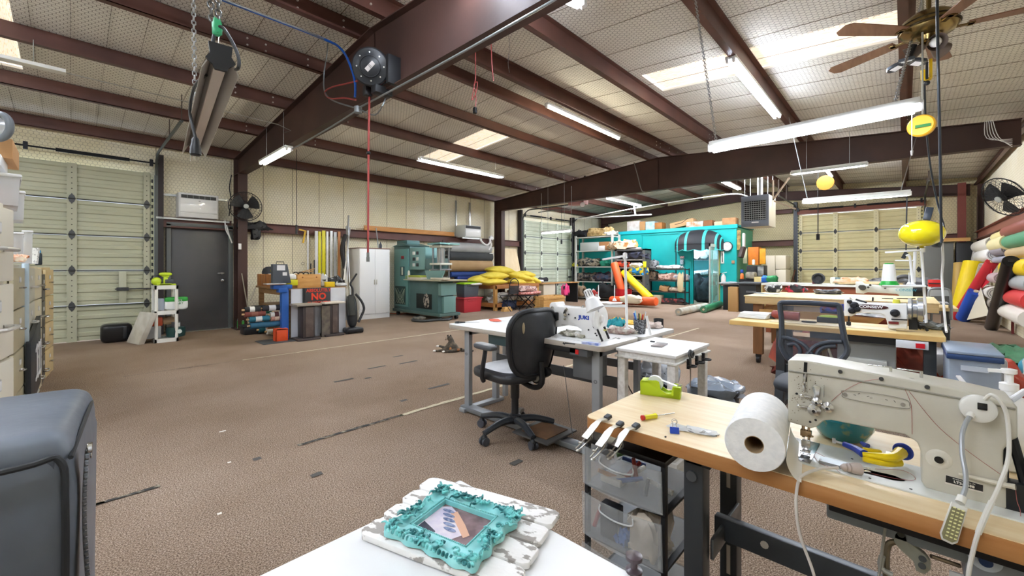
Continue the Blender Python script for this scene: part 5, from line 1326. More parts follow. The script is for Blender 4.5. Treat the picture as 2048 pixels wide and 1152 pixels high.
p0=P(234,685,z=0)
t=thing('wheeled_case','rounded glossy black case on the floor before the sectional door','case',(p0.x,p0.y+.15,0))
MB().ell((0,0,.155),(.2,.16,.155),None,28,14,.38).b('shell',mat('18191c',.3),t,smooth=60);MB().tube([(.14,-.12,.1),(.15,-.15,.2),(.14,-.1,.3)],.012,6,4).b('strap',BLK,t)
MB().box((.1,-.158,.16),(.05,.01,.2)).b('buckle_strip',mat('2c2f33',.3),t,bev=.003)
q=[P(u,v,z=0) for u,v in((252,685),(276,690))];dq=(q[1]-q[0]).normalized()
t=thing('padded_mat','off-white padded panel leaning back against the plastic shelf','panel',q[0])
tp_=P(279,623,d=7.0);up_=(tp_-q[0]); 
MB().prism([(0,0),((q[1]-q[0]).length,0),((q[1]-q[0]).length,up_.length),(0,up_.length)],q[0],dq,up_,-.09).b('slab',mat('dcd9cf',.6,col2='c9c5b8',ns=5),t,w=1,bev=.012)
x0,x1,y0,y1=0.92,1.47,8.05,8.45
q=P(309,687,z=0);q2=P(357,682,z=0)
x0,x1=q.x,q2.x;y0=(q.y+q2.y)/2;y1=y0+.42
ps=thing('plastic_shelf','white three-tier plastic shelf beside the dark steel door','shelf',((x0+x1)/2,y0+.2,0))
SP=mat('e6e6e0',.4)
zs=[.03,.5,.93]
for z in zs:
    b=MB().bb(x0,x1,y0,y0+.03,z-.03,z+.035).bb(x0,x1,y1-.03,y1,z-.03,z+.035).bb(x0,x0+.03,y0,y1,z-.03,z+.035).bb(x1-.03,x1,y0,y1,z-.03,z+.035)
    for k in range(9):b.bb(x0+.02,x1-.02,y0+.03+k*.042,y0+.05+k*.042,z+.005,z+.02)
    b.b('shelf_tier',SP,ps,w=1)
for x in(x0+.025,x1-.025):
    for y in(y0+.02,y1-.02):
        for za,zb_ in((.06,.47),(.53,.9)):MB().cyl((x,y,za),(x,y,zb_),.024,n=12).b('post',SP,ps,w=1)
def sh(k):return zs[k]+.036
LG=mat('b7cf2a',.35)
t=thing('pole_sander','lime green cordless tool standing on the white plastic shelf','power tool',(x0+.14,y0+.15,sh(2)))
MB().box((0,0,.015),(.2,.12,.03)).box((.02,0,.08),(.06,.06,.12)).box((.02,0,.17),(.1,.07,.06),(0,.2,0)).ell((.02,0,.19),(.09,.05,.03),None,14,8,.6).b('body',LG,t,bev=.006);MB().ell((-.1,0,.07),(.07,.05,.07),None,14,10).b('drum',LG,t)
MB().tube([(-.1,.05,.04),(-.17,0,.1),(-.14,-.05,.16),(-.05,0,.17)],.008,6,4).b('cord',BLK,t)
t=thing('battery_charger','dark charger block on a lime green base at the right of the plastic shelf top','charger',(x1-.13,y0+.15,sh(2)))
MB().box((0,0,.012),(.22,.12,.024)).b('base',LG,t,bev=.004);MB().box((.02,0,.06),(.11,.09,.08)).cyl((-.07,0,.02),(-.07,0,.09),.02,n=10).b('charger',mat('3b3f46',.4),t,bev=.008)
t=thing('supply_bag','green and white bag with lettering on the middle tier of the plastic shelf','bag',(x0+.3,y0+.1,sh(1)))
MB().ell((0,0,.105),(.16,.05,.105),None,22,12,.4).b('bag',mat('e8eceb',.3),t,jit=.006,js=14)
MB().ell((.0,0,.18),(.163,.053,.045),None,22,8,.4).b('green_band',mat('2f9a3c',.35),t)
text('Extra',.05,(.02,-.058,.17),XV,ZV,WHT,t);text('DRY',.055,(.04,-.056,.11),(1,0,.15),ZV,mat('2f8a3c',.4),t)
bsolo((x0+.05,x0+.14,y0+.1,y0+.3,sh(1),sh(1)+.2),'boxes',mat('a8b0be',.6),'bluish boxes at the left of the middle plastic tier','box')
bsolo((x0+.1,x1-.1,y0+.05,y0+.3,sh(1)-.03,sh(1)-.002),'sheet_pile',mat('d2cdc3',.7),'flat pile under the green bag on the plastic shelf','papers')
t=thing('charger_pot','dark green round tub with a white emblem on the bottom tier of the plastic shelf','tub',(x0+.3,y0+.14,sh(0)))
MB().lathe([(.11,0),(.13,.01),(.14,.1),(.13,.16),(.1,.17)],(0,0,0),ZV,24).b('tub',mat('274a49',.35),t);MB().box((0,-.0,.21),(.12,.1,.09)).b('top_block',mat('4b4e52',.4),t,bev=.004);MB().box((.02,-.052,.21),(.06,.004,.07)).b('label',WHT,t)
MB().cyl((.03,-.135,.1),(.03,-.145,.1),.035,n=18).b('emblem',mat('d9e3df',.4),t)
bsolo((x0-.18,x0+.1,y0+.1,y0+.36,0.07,.27),'grey_tub',mat('a6aaad',.4),'grey tub with a light lid by the left legs of the plastic shelf','tub',bev=.01)
bsolo((x0-.12,x0+.12,y0+.12,y0+.32,.275,.42),'orange_toolbox',mat('c4532c',.45),'orange toolbox on the grey tub by the plastic shelf','toolbox',bev=.01)
crumple((x1-.1,y0+.25,.28),(.2,.2,.12),'paper_bag',mat('9c8464',.8),'brown paper bag on the bottom tier of the plastic shelf','bag',seed=41)
t=thing('wall_outlet','beige outlet box with white plugs left of the dark door','outlet',(1.17,Y1-.02,1.1));MB().bb(1.13,1.21,Y1-.05,Y1-.01,1.02,1.16).b('box',mat('b7a889',.5),t,w=1,bev=.004)
MB().bb(1.15,1.19,Y1-.1,Y1-.05,1.11,1.19).b('plug',WHT,t,w=1,bev=.006)
MB().tube([(1.17,Y1-.09,1.18),(1.14,Y1-.08,1.4),(1.15,Y1-.05,2.0),(1.13,Y1-.04,2.9)],.007,6,5).b('cord',mat('cfc9b8',.5),t,w=1)
MB().tube([(1.16,Y1-.09,1.12),(1.1,Y1-.1,1.3),(1.17,Y1-.1,1.55),(1.12,Y1-.08,1.3),(1.19,Y1-.1,1.1)],.006,6,5).b('cord',BLK,t,w=1)

bd_=fy(357,437,388,436,Y1-.3,.3)
ac=thing('air_conditioner','wide white window air conditioner above the dark steel door','air conditioner',((bd_[0]+bd_[1])/2,bd_[2],bd_[4]))
MB().bb(*bd_).b('case',mat('d9dadb',.4),ac,w=1,bev=.012)
x0_,x1_,ya,_,za,zb_=bd_
MB().bb(x0_+.04,x1_-.04,ya-.006,ya,zb_-.1,zb_-.035).b('top_vent',mat('2b2d30',.5),ac,w=1)
b=MB()
for k in range(6):b.bb(x0_+.04+k*(x1_-x0_-.08)/6-.003,x0_+.04+k*(x1_-x0_-.08)/6+.003,ya-.01,ya-.004,zb_-.1,zb_-.035)
b.b('vent_louver',GRY,ac,w=1)
MB().bb(x0_+.02,x1_-.02,ya-.02,ya,za+.1,zb_-.11).b('front_panel',mat('eef0f2',.12,coat=1),ac,w=1,bev=.008)
b=MB()
for k in range(4):b.bb(x0_+.03,x1_-.03,ya-.012,ya,za+.015+k*.02,za+.027+k*.02)
b.b('lower_louver',WHT,ac,w=1)
MB().bb((x0_+x1_)/2-.01,(x0_+x1_)/2+.02,ya-.022,ya-.019,zb_-.15,zb_-.14).b('badge',GRY,ac,w=1)
MB().bb(1.08,2.25,Y1-.06,Y1-.02,zb_-.06,zb_-.02).bb(1.08,2.25,Y1-.2,Y1-.16,za-.05,za-.015).solo('support_rail',GALV,'galvanised rails holding the wide air conditioner','rail')
MB().tube([P(450,441,y=Y1-.2),P(452,460,y=Y1-.22),P(460,475,y=Y1-.22),P(464,486,y=Y1-.2),P(458,470,y=Y1-.23),P(453,450,y=Y1-.2)],.012,8,5).solo('ac_cable',WHT,'white looped power cord hanging at the top right of the dark door','cord')
def cage_fan(name,label,c,nrm,R_,parent_pt,blade=BLK,cage=BLK,n=28,hubm=None):
    t=thing(name,label,'fan',c)
    c=Vc(c);nrm=Vc(nrm).normalized();x,y,_=basis(nrm)
    g=MB()
    for s_,dd in((1,.07),(-1,-.07)):
        for k in range(n):
            a=2*PI*k/n;d=x*math.cos(a)+y*math.sin(a)
            g.tube([c+d*.04+nrm*dd,c+d*R_*.6+nrm*dd*1.0,c+d*R_*.93+nrm*dd*.5,c+d*R_],.0022,4)
        for q in(.35,.65,.9):g.torus(c+nrm*dd*(1 if q<.7 else .6),R_*q,.0022,nrm,28,4)
    o=g.b('cage',cage,t,w=1);o['kind']='stuff'
    MB().torus(c,R_,.008,nrm,36,6).b('rim',cage,t,w=1)
    for k in range(3):
        a=2*PI*k/3+.5;pts=[]
        def bl(p,q,a=a):
            r=.05+(R_*.86-.05)*p;an=a+(q-.5)*(1.5-.3*p)
            return c+(x*math.cos(an)+y*math.sin(an))*r+nrm*((q-.5)*.05)
        MB().grid(bl,8,6,nrm*.003).b('blade',blade,t,w=1,smooth=60)
    MB().lathe([(.0,.02),(.055,.02),(.06,-.02),(.06,-.12),(.04,-.16),(0,-.16)],c,nrm,20).b('motor',blade,t,w=1)
    MB().lathe([(.045,.0),(.045,.012),(.02,.02),(0,.02)],c+nrm*.075,nrm,20).b('badge',hubm or mat('a9adaa',.4),t,w=1)
    MB().tube([c-nrm*.12,c-nrm*.2+Vc((0,0,-.05)),Vc(parent_pt)],.018,8,4).b('bracket',blade,t,w=1)
    return t
cf=P(491,413,y=9.7)
cage_fan('wall_fan','black wall fan with a pale hub mounted on the near left column',cf,(-.1,-1,-.05),.29,(2.4,10.0,cf.z-.1))
c=P(508,449,y=10.1)
crumple((c.x,c.y,c.z-.12),(.55,.12,.14),'black_cloth',BLK,'black cloth draped over the wall beam right of the near column','cloth',seed=51,amp=1.1)
crumple((c.x+.02,c.y-.02,c.z-.33),(.16,.1,.28),'hanging_rag',BLK,'tail of the black cloth hanging down from the wall beam','cloth',seed=52,amp=.9)
bsolo(fy(477,483,487,499,Y1-.62,.03),'switch_box',WHT,'small white switch box on the near left column','switch')
MB().tube([P(463,350,y=Y1-.1),P(459,375,y=Y1-.1),P(462,400,y=Y1-.1),P(458,432,y=Y1-.2)],.01,6,5).solo('cable',BLK,'black cable running down beside the near left column','cable')

bt=thing('workbench','wooden workbench draped with a white sheet under the wall rulers','workbench',(3.12,8.8,0))
WBR=wood('a88356','8a6740',(1,10,10))
MB().bb(2.6,3.68,7.93,9.75,.86,.9).b('benchtop',WBR,bt,w=1,bev=.004)
MB().bb(2.64,3.64,7.97,9.7,.76,.86).b('apron',WBR,bt,w=1)
for x in(2.68,3.6):
    for y in(8.02,9.65):MB().bb(x-.04,x+.04,y-.04,y+.04,0,.76).b('leg',WBR,bt,w=1)
MB().bb(2.64,3.64,8.05,9.7,.52,.545).b('lower_shelf',WBR,bt,w=1)
SHT=mat('dfe2e8',.7,col2='d3d6dc',ns=3)
b=MB().grid(lambda a,c_:(2.66+1.0*a,7.915-.02*math.sin(9*a)*(1-c_)-.015*math.sin(4*a+1),.0+.885*c_+.012*math.sin(7*a)*(1-c_)),30,14,Vc((0,.004,0)))
b.solo('white_sheet',SHT,'white sheet hanging down the front of the wooden workbench','sheet')
sg_=thing('sign','black sign with red lettering ABSOLUTELY NO CUSTOMERS hung on the white sheet','sign',(3.15,7.86,.58))
q0,q1=P(610,577,y=7.86),P(661,574,y=7.86);zt_,zb_=.90,.56
MB().bb(q0.x,q1.x,7.855,7.885,zb_,zt_).b('board',mat('35373a',.5),sg_,w=1,bev=.002)
MB().bb(q0.x-.035,q0.x-.004,7.855,7.885,zb_,zt_).b('side_edge',mat('1f2226',.4),sg_,w=1)
RED_=mat('e0432a',.4);xm=(q0.x+q1.x)/2+.01;sw=(q1.x-q0.x)
text('ABSOLUTELY',.082,(xm,7.852,zt_-.05),XV,ZV,RED_,sg_,'sign_lettering',w=1,sx=.9,bold=.002)
text('NO',.17,(xm,7.852,zt_-.165),XV,ZV,RED_,sg_,'sign_lettering',w=1,sx=1.0,bold=.006)
text('CUSTOMERS',.082,(xm,7.852,zt_-.285),XV,ZV,RED_,sg_,'sign_lettering',w=1,sx=.9,bold=.002)
DKW=wood('4b4240','373132',(8,8,1),.5)
for k,(u0,u1,v,lb) in enumerate(((604,634,681,'left one of the two dark wooden pedestals before the white sheet'),(658,680,672,'right one of the two dark wooden pedestals before the white sheet'))):
    a=P(u0,v,z=0);b_=P(u1,v-1,z=0);W=b_.x-a.x;y=a.y-.05
    t=thing('wooden_pedestal',lb,'pedestal',((a.x+b_.x)/2,y+.15,0))
    MB().bb(a.x,b_.x,y,y+.25,.04,.6).b('column',DKW,t,w=1,bev=.004)
    MB().bb(a.x+.04,b_.x-.03,y-.015,y,.06,.58).b('face_panel',mat('6a5c54',.5,col2='584b46',ns=8),t,w=1,bev=.003)
    MB().bb(a.x-.12,b_.x+.1,y-.06,y+.3,.6,.635).b('top',mat('9b9184',.4) if k==0 else mat('d4ccbe',.4),t,w=1,bev=.006)
    MB().bb(a.x-.1,b_.x+.08,y-.05,y+.28,0,.04).b('base',DKW,t,w=1,bev=.006)
a=P(645,668,z=0);MB().bb(a.x-.16,a.x+.15,7.72,7.76,0,.57).solo('backing_panel',mat('59514c',.6,col2='7b7264',ns=9),'dark panel standing between the two pedestals','panel')
bp=thing('foot_press','blue column foot press with an orange pedal before the workbench','machine',(2.5,7.8,0))
a=P(571,681,z=0);BL=mat('2c63b4',.4)
MB().bb(a.x-.055,a.x+.055,a.y,a.y+.12,.02,.9).b('column',BL,bp,w=1,bev=.006)
MB().bb(a.x-.4,a.x+.28,a.y-.2,a.y+.25,0,.015).b('base_plate',mat('5a5f63',.4,.4),bp,w=1,bev=.004)
MB().bb(a.x-.2,a.x+.1,a.y-.04,a.y+.14,.9,.97).box((a.x-.05,a.y+.02,.88),(.14,.14,.08)).b('bracket',BL,bp,w=1,bev=.006)
MB().bb(a.x-.32,a.x-.02,a.y-.1,a.y+.1,.985,1.0).b('tray',mat('cfd5da',.3,.4),bp,w=1)
MB().prism([(-.17,1.0),(.12,1.0),(.06,1.33),(-.17,1.33)],(a.x-.02,a.y+.14,0),XV,ZV,.12).b('head',mat('4b5058',.4),bp,w=1,bev=.008)
MB().bb(a.x-.13,a.x+.0,a.y+.015,a.y+.022,1.22,1.31).bb(a.x-.04,a.x+.03,a.y+.015,a.y+.022,1.13,1.19).b('label',mat('e3e3e6',.4),bp,w=1)
MB().tube([(a.x-.12,a.y+.08,1.33),(a.x-.12,a.y+.08,1.37),(a.x-.0,a.y+.08,1.37),(a.x-.0,a.y+.08,1.33)],.006,6).b('handle',BLK,bp,w=1)
p_=P(549,684,z=0);MB().prism([(0,0),(.19,0),(.19,.2),(.02,.22),(0,.2)],(p_.x,a.y-.1,.015),XV,ZV,-.02).bb(p_.x,p_.x+.19,a.y-.1,a.y+.06,.2,.225).bb(p_.x,p_.x+.015,a.y-.1,a.y+.06,.015,.2).b('pedal',mat('e2542a',.4),bp,w=1,bev=.004)
def crate(name,bd,m,label,cat='crate',nb=5,group=None):
    t=thing(name,label,cat,((bd[0]+bd[1])/2,(bd[2]+bd[3])/2,bd[4]),group=group)
    x0,x1,y0,y1,z0,z1=bd;w_=(y1-y0)/nb
    MB().bb(x0,x1,y0,y0+.015,z0,z1).b('end_board',m,t,w=1,bev=.002);MB().bb(x0,x1,y1-.015,y1,z0,z1).b('end_board',m,t,w=1,bev=.002)
    for k in range(nb):
        MB().bb(x0,x0+.012,y0+.017+k*w_*.97,y0+w_*.97*(k+1)+.01,z0,z1-.01*(k%2)).b('side_board',m,t,w=1,bev=.002)
    MB().bb(x1-.015,x1,y0+.016,y1-.016,z0,z1).bb(x0+.013,x1-.016,y0+.016,y1-.016,z0,z0+.012).b('back_board',m,t,w=1)
    return t
crate('wooden_crate',(2.62,3.0,8.5,9.72,.9,1.14),wood('93592c','b8814a',(10,10,1)),'dark stained wooden crate at the back of the workbench under the cap')
a=P(594,576,y=8.0);b_=P(641,572,y=8.0)
t=thing('wooden_caddy','pale plywood caddy box with black cords at the front of the workbench','crate',((a.x+b_.x)/2,8.1,.9))
MB().bb(a.x,b_.x,7.98,7.995,.9,1.145).b('front_board',mat('d3a160',.5,col2='c08b4a',ns=4,stretch=(1,1,5)),t,w=1,bev=.002)
MB().bb(a.x,b_.x,8.28,8.295,.9,1.145).b('back_board',mat('d3a160',.5),t,w=1);MB().bb(a.x,a.x+.014,7.995,8.28,.9,1.14).bb(b_.x-.014,b_.x,7.995,8.28,.9,1.14).b('end_board',mat('c9965a',.5),t,w=1)
for x in(a.x+.09,b_.x-.08):MB().cyl((x,7.979,1.09),(x,7.981,1.09),.014,n=12).b('knot_hole',mat('8a4f22',.6),t,w=1)
for k in range(3):MB().torus((a.x+.02+.09*k,8.12,1.14),.045,.01,(.3,1,0),16,6).solo('black_strap',BLK,('left','middle','right')[k]+' black strap loop poking out of the plywood caddy','strap','black strap loops in the caddy')
c=P(540,549,y=8.6)
t=thing('cap','dark navy cap with a yellow tag on the wooden crate','cap',(c.x,8.6,1.15))
MB().lathe([(.13,0),(.13,.05),(.11,.1),(.06,.135),(0,.14)],(0,0,0),ZV,24).b('crown',mat('23262f',.7),t);MB().lathe([(.0,0),(.1,0),(.1,.008),(0,.012)],(.03,-.12,.0),ZV,20).b('brim',mat('e5e4e0',.6),t)
MB().box((.05,-.13,.06),(.15,.03,.06)).b('yellow_tag',mat('d9cf1f',.5),t,bev=.008)
MB().bb(2.66,2.76,8.9,9.1,1.14,1.22).solo('wood_block',mat('9a6a3c',.6),'brown wood block on the left crate','block',bev=.006)
for k,(u0,u1,v0,v1,y,cl,lb) in enumerate(((574,596,556,566,7.94,'d4cf1c','yellow plastic bin with white tissue in front of the caddy'),(652,670,563,573,7.98,'e2c21d','yellow bin at the right end of the workbench'))):
    bd_=fy(u0,u1,v0,v1,y,.14);bd_=(bd_[0],bd_[1],bd_[2],bd_[3],.901,.901+bd_[5]-bd_[4]) if k else(bd_[0],bd_[1],bd_[2],bd_[3],.95,1.05)
    bsolo(bd_,'yellow_bin',mat(cl,.4),lb,'bin',bev=.008)
crumple((P(583,553,y=8.0).x,8.02,1.05),(.16,.12,.1),'tissue',WHT,'white tissue sticking out of the yellow bin by the blue press','tissue',seed=61)
crumple((P(646,560,y=8.1).x,8.12,.901),(.16,.16,.2),'plastic_wrap',mat('dfe3e6',.15,alpha=.8),'clear plastic wrap heap on the workbench right of the caddy','wrap',seed=62,amp=.8)
crumple((P(668,560,y=8.2).x,8.25,.901),(.3,.2,.16),'black_tool_bag',mat('2f3236',.5,col2='b9bcbe',ns=12,thr=(.6,.65)),'black and grey tool bag at the right end of the workbench','bag',seed=63,amp=.8)
crumple((P(682,570,y=8.0).x,8.0,.901),(.22,.12,.07),'silver_wrap',mat('c9ccd0',.25,.4),'silver wrap on the right front corner of the workbench','wrap',seed=64)
MB().bar((3.0,8.6,1.16),(3.3,8.5,1.25),.08,.02).bar((3.1,8.8,1.15),(3.34,8.7,1.2),.1,.02).solo('wood_scraps',mat('c49b6b',.6),'loose wood pieces sticking up behind the caddy','wood')
rr=random.Random(9)
cols=['2b2c30','dfe0df','1f5f6b','7a4038','c79a80','22343a','1c6a76','39404a','a8a49b','5b3a34','246d6c','1d1f22','d0b9a6','2d6a52','6a2f2c']
k=0
for row in range(4):
    for i in range(4):
        y=8.2+i*.34+(row%2)*.12;z=.09+row*.125
        cl=cols[k%len(cols)];x0=2.48+rr.uniform(-.08,.08)
        t=thing('fabric_roll','small %s fabric roll stacked under the workbench, row %s from the floor'%(('black','white','deep teal','brick red','peach','dark slate','bright teal','charcoal','grey','brown','sea green','jet black','beige','green','maroon')[k%15],('one','two','three','four')[row]),'fabric roll',(x0+.5,y,z),group='fabric rolls under the workbench')
        MB().cyl((-.5,0,0),(.5,.02,0),.055,n=14).b('roll',mat(cl,.7),t)
        MB().cyl((-.535,0,0),(-.5,0,0),.018,n=10).b('core',mat('b99a6f',.8),t)
        if i%2==0:MB().cyl((-.4,.0,0),(-.22,.01,0),.057,n=14).b('paper_band',mat('dcdcd8',.6),t)
        k+=1
for(u0,u1,v,cl,bc,lb,z) in((489,520,620,'26282c','e0e0de','black fabric roll lying crosswise left under the workbench, topmost',.42),(524,566,617,'2b2d33','d9dadb','charcoal roll with a white band crosswise under the workbench',.44),(540,566,630,'c9c6c0','5a3030','pale roll behind the blue press column',.33),(498,538,639,'2a6f85','dfe2e2','teal roll with a white band near the green jug',.26),(541,566,637,'b98877','d9c0a6','pinkish brown roll end by the blue column',.25),(500,560,652,'2b5f7a','2b5f7a','blue bag-like roll on the black tote',.16),(489,530,629,'7b4038','8a5a4a','brick red roll over the teal roll',.34)):
    a=P(u0,v,y=7.98);b_=P(u1,v,y=7.98)
    t=thing('fabric_roll',lb,'fabric roll',(a.x,7.98,a.z),group='crosswise rolls under the workbench')
    MB().cyl((a.x,7.98,a.z),(b_.x,7.98,a.z),.05,n=16).b('roll',mat(cl,.7),t,w=1)
    MB().cyl((a.x+(b_.x-a.x)*.3,7.98,a.z),(a.x+(b_.x-a.x)*.62,7.98,a.z),.0515,n=16).b('band',mat(bc,.6),t,w=1)
    MB().cyl((a.x-.04,7.98,a.z),(a.x,7.98,a.z),.016,n=10).b('core',mat('c9a77c',.8),t,w=1)
q=P(510,668,z=0);t=thing('tote','low black plastic tote on the floor under the workbench','tote',(q.x+.05,q.y+.1,0))
MB().bb(-.24,.24,-.15,.15,0,.16).b('tote',mat('202327',.4),t,bev=.02);MB().box((0,0,.165),(.52,.34,.02)).b('rim',mat('2a2e33',.4),t,bev=.008);MB().box((.06,-.152,.07),(.14,.006,.05)).b('label',mat('4f7a52',.5,col2='c9d4c4',ns=40),t)
q=P(486,659,z=0);t=thing('jug','clear plastic jug with a bright green label at the foot of the near column','jug',(q.x,q.y+.08,0))
MB().lathe([(.07,0),(.085,.01),(.085,.19),(.07,.24),(.035,.28),(.028,.3),(.028,.32)],(0,0,0),ZV,24).b('jug',mat('c3c9c7',.2,alpha=.7),t);MB().lathe([(.0865,.04),(.0865,.18)],(0,0,0),ZV,24,cap=False).b('label',mat('54b254',.45,col2='3e9c46',ns=20),t);MB().cyl((0,0,.32),(0,0,.345),.03,n=16).b('cap',WHT,t)
MB().cyl(P(482,540,y=9.9),P(496,618,y=9.6),.012,n=8).solo('pole',mat('8b8475',.5),'thin pole leaning on the wall left of the workbench','pole')
MB().cyl(P(511,575,y=9.5),P(501,600,y=9.3),.012,n=8).solo('short_pole',mat('aaa598',.5),'short pale brace leaning under the workbench left end','pole')

for(u0,u1,v0,v1,cl,lb) in((614.5,617.5,461,540,'e9e9e8','thin white straightedge, leftmost on the wall above the workbench'),(630,636,462,551,'dcdcda','white wall straightedge left of the two yellow ones'),(637,642.5,463,552,'dfd52c','left yellow straightedge on the wall'),(644.5,651,461,553,'e3da2a','right yellow straightedge on the wall'),(652.8,657,463,556,'e9e9ea','white straightedge just right of the yellow ones'),(660.5,665.5,462,558,'eef0f2','wide bright white straightedge on the wall'),(667.5,673.5,464,562,'cfd2d4','greyish straightedge beside the wooden one'),(676,681,463,566,'c88752','reddish wooden straightedge, rightmost on the wall')):
    bd_=fy(u0,u1,v0,v1,Y1-.24,.02);bsolo(bd_,'straightedge',mat(cl,.4),lb,'ruler','straightedges hung on the wall',bev=.002)
for k,(u,v0,v1) in enumerate(((621,527,551),(628,520,550))):bsolo(fy(u,u+2,v0,v1,Y1-.24,.02),'dark_bar',BLK,('left','right')[k]+' short dark bar hung low between the wall straightedges','tool')
t=MB().bar(P(598,459,y=10.21),P(611,462,y=10.21),.02,.03).bar(P(611,461,y=10.21),P(606,486,y=10.21),.02,.035).solo('carpenter_square',mat('e0b32c',.4),'yellow carpenter square hanging from the wall beam','square')
t=thing('pull_switch','dark pull switch hanging on a cord before the wall beam left of the straightedges','switch',P(593,458,y=9.5))
MB().cyl(up_to_roof(P(593,318,y=9.5)),P(593,452,y=9.5),.006,n=6).b('cord',BLK,t,w=1);MB().cyl(P(593,450,y=9.5),P(593,468,y=9.5),.022,n=10).b('switch',mat('2a2c30',.4),t,w=1)
MB().torus(P(606,527,y=10.3),.03,.006,YV,14,5).solo('wall_hook',CHR,'small round metal hook on the wall left of the straightedges','hook')
for k,(u0,v0,u1,v1,w_,cl,lb) in enumerate(((697,431,692,640,.05,'9b9d9f','tall grey metal strip leaning right of the straightedges'),(693,452,703,655,.05,'c3c5c6','pale metal strip leaning in front of the tall grey one'),(688,480,684,640,.07,'55504b','dark strip leaning behind the metal strips'),(700,455,688,560,.03,'e0e1e2','thin white tube leaning across the metal strips'),(684,485,696,600,.06,'8a8578','dull tan strip leaning by the wooden straightedge'),(752,456,757,497,.025,'b4b7b9','short metal tube sticking up behind the white wardrobe'))):
    MB().bar(P(u0,v0,y=10.1-.02*k),P(u1,v1,y=(9.5 if k<5 else 10.1)),w_,.02).solo('metal_strip',mat(cl,.35,.5),lb,'strip','strips leaning on the wall')
MB().tube([P(691,470,y=9.9),P(684,500,y=9.8),P(690,540,y=9.8),P(686,580,y=9.7)],.05,8,5).solo('dark_bundle',mat('2b2929',.7),'dark bundle hanging right of the wooden straightedge','bundle')
bd_=(4.78,5.6,9.62,10.15,0,1.74)
wa=thing('wardrobe','white two-door wardrobe standing at the wall right of the vacuum','wardrobe',(5.18,9.85,0))
WD=mat('eeeff0',.35)
MB().bb(*bd_).b('carcass',WD,wa,w=1,bev=.003)
for s_ in(0,1):
    xa=4.79+s_*.402;d=MB().bb(xa,xa+.398,9.6,9.618,.13,1.73).b('door',WD,wa,w=1,bev=.002)
    xh=5.16 if s_==0 else 5.22;MB().bb(xh-.006,xh+.006,9.57,9.585,.85,.97).b('handle',mat('cfc9bd',.35,.5),d,w=1,bev=.002)
MB().bb(4.77,5.61,9.6,10.16,1.74,1.76).b('top_board',mat('8a6a5c',.5),wa,w=1)
MB().lathe([(.03,0),(.035,.01),(.035,.1),(.012,.14),(.012,.17)],P(761,497,y=9.9),ZV,14).solo('small_bottle',mat('3b4250',.3),'small dark bottle on top of the white wardrobe','bottle')
q=P(706,666,z=0)
vc=thing('vacuum_cleaner','black upright vacuum cleaner in front of the white wardrobe','vacuum cleaner',(q.x,q.y,0))
MB().bb(-.15,.15,-.12,.14,.02,.11).b('head',mat('26272b',.35),vc,bev=.03,seg=3)
for x in(-.14,.14):MB().cyl((x-.02,-.06,.05),(x+.02,-.06,.05),.05,n=16).b('wheel',BLK,vc)
MB().ell((.02,.1,.42),(.1,.09,.32),(-.12,0,0),18,12,.7).b('body',mat('2f3134',.35),vc)
MB().cyl((-.02,.0,.35),(-.04,.03,.72),.07,n=18).b('dust_cup',mat('4a4d4c',.2,alpha=.85),vc)
MB().tube([(.05,.12,.7),(.06,.14,.85),(.02,.15,.95),(.08,.15,1.05),(.14,.13,1.15)],[.022,.018],8,4).b('handle',mat('2b2c30',.4),vc)
MB().tube([(.08,.05,.75),(.2,.05,.6),(.24,.03,.45),(.18,.03,.3),(.12,.02,.2)],.025,8,5).b('hose',mat('303237',.5),vc)
MB().torus((.12,-.06,.42),.03,.008,(.2,1,.1),14,5).b('cord_hook',mat('d4d6d8',.4),vc)
bsolo((5.2,8.15,Y1-.24,Y1-.2,2.245,2.37),'long_board',wood('c98f4e','b67a3c',(1,10,10)),'long orange-brown board resting on the wall beam above the wardrobe','board')
bsolo((6.0,8.1,Y1-.19,Y1-.15,2.245,2.33),'long_board',wood('a9743c','b98a50',(1,10,10)),'second board behind the long one on the wall beam','board')
# ================================================================== FAR LEFT: machine, rolls, bench, cat
TM=mat('587c7d',.4,col2='507273',ns=3);TMD=mat('3f6062',.45);TML=mat('7ba5a3',.35)
rf=thing('welding_machine','tall teal industrial welding press on a wheeled skid right of the white wardrobe','machine',(6.3,9.1,0))
def rb(bd,nm,m,bev=.006,par=rf):return MB().bb(*bd).b(nm,m,par,w=1,bev=bev)
rb((5.98,6.6,8.0,10.12,.1,.17),'skid',mat('5a7673',.45))
rb((6.0,6.6,9.3,10.08,.17,1.84),'cabinet',TM,.01)
MB().prism([(9.26,1.84),(9.7,1.92),(10.12,1.84)],(5.97,0,0),YV,ZV,.66).b('cabinet_roof',TM,rf,w=1)
rb((6.1,6.5,9.6,10.1,1.9,2.0),'top_box',TM)
rb((5.98,6.0,9.36,10.02,.25,1.76),'cabinet_door',mat('659592',.38),.004)
rb((5.965,5.98,9.55,9.68,1.5,1.58),'red_badge',mat('8f2f38',.4));rb((5.965,5.98,9.52,9.72,1.05,1.3),'meter_plate',TMD)
rb((5.955,5.966,9.58,9.64,1.08,1.28),'meter',mat('e5e3cf',.4));MB().cyl((5.98,9.42,1.02),(5.96,9.42,1.02),.05,n=16).b('door_latch',mat('8fae7a',.4),rf,w=1)
b=MB()
for i in range(5):b.bar((5.966,9.5+.09*i,.32),(5.966,min(9.95,9.5+.09*i+.35),.72),.006,.006).bar((5.966,9.95-.09*i,.32),(5.966,max(9.5,9.95-.09*i-.35),.72),.006,.006)
b.b('grille',mat('a9b8a4',.4),rf,w=1);rb((5.97,5.985,9.48,9.97,.3,.78),'grille_recess',mat('2f4644',.6),.002)
rb((6.0,6.55,8.62,9.3,1.22,1.78),'control_box',TML,.008)
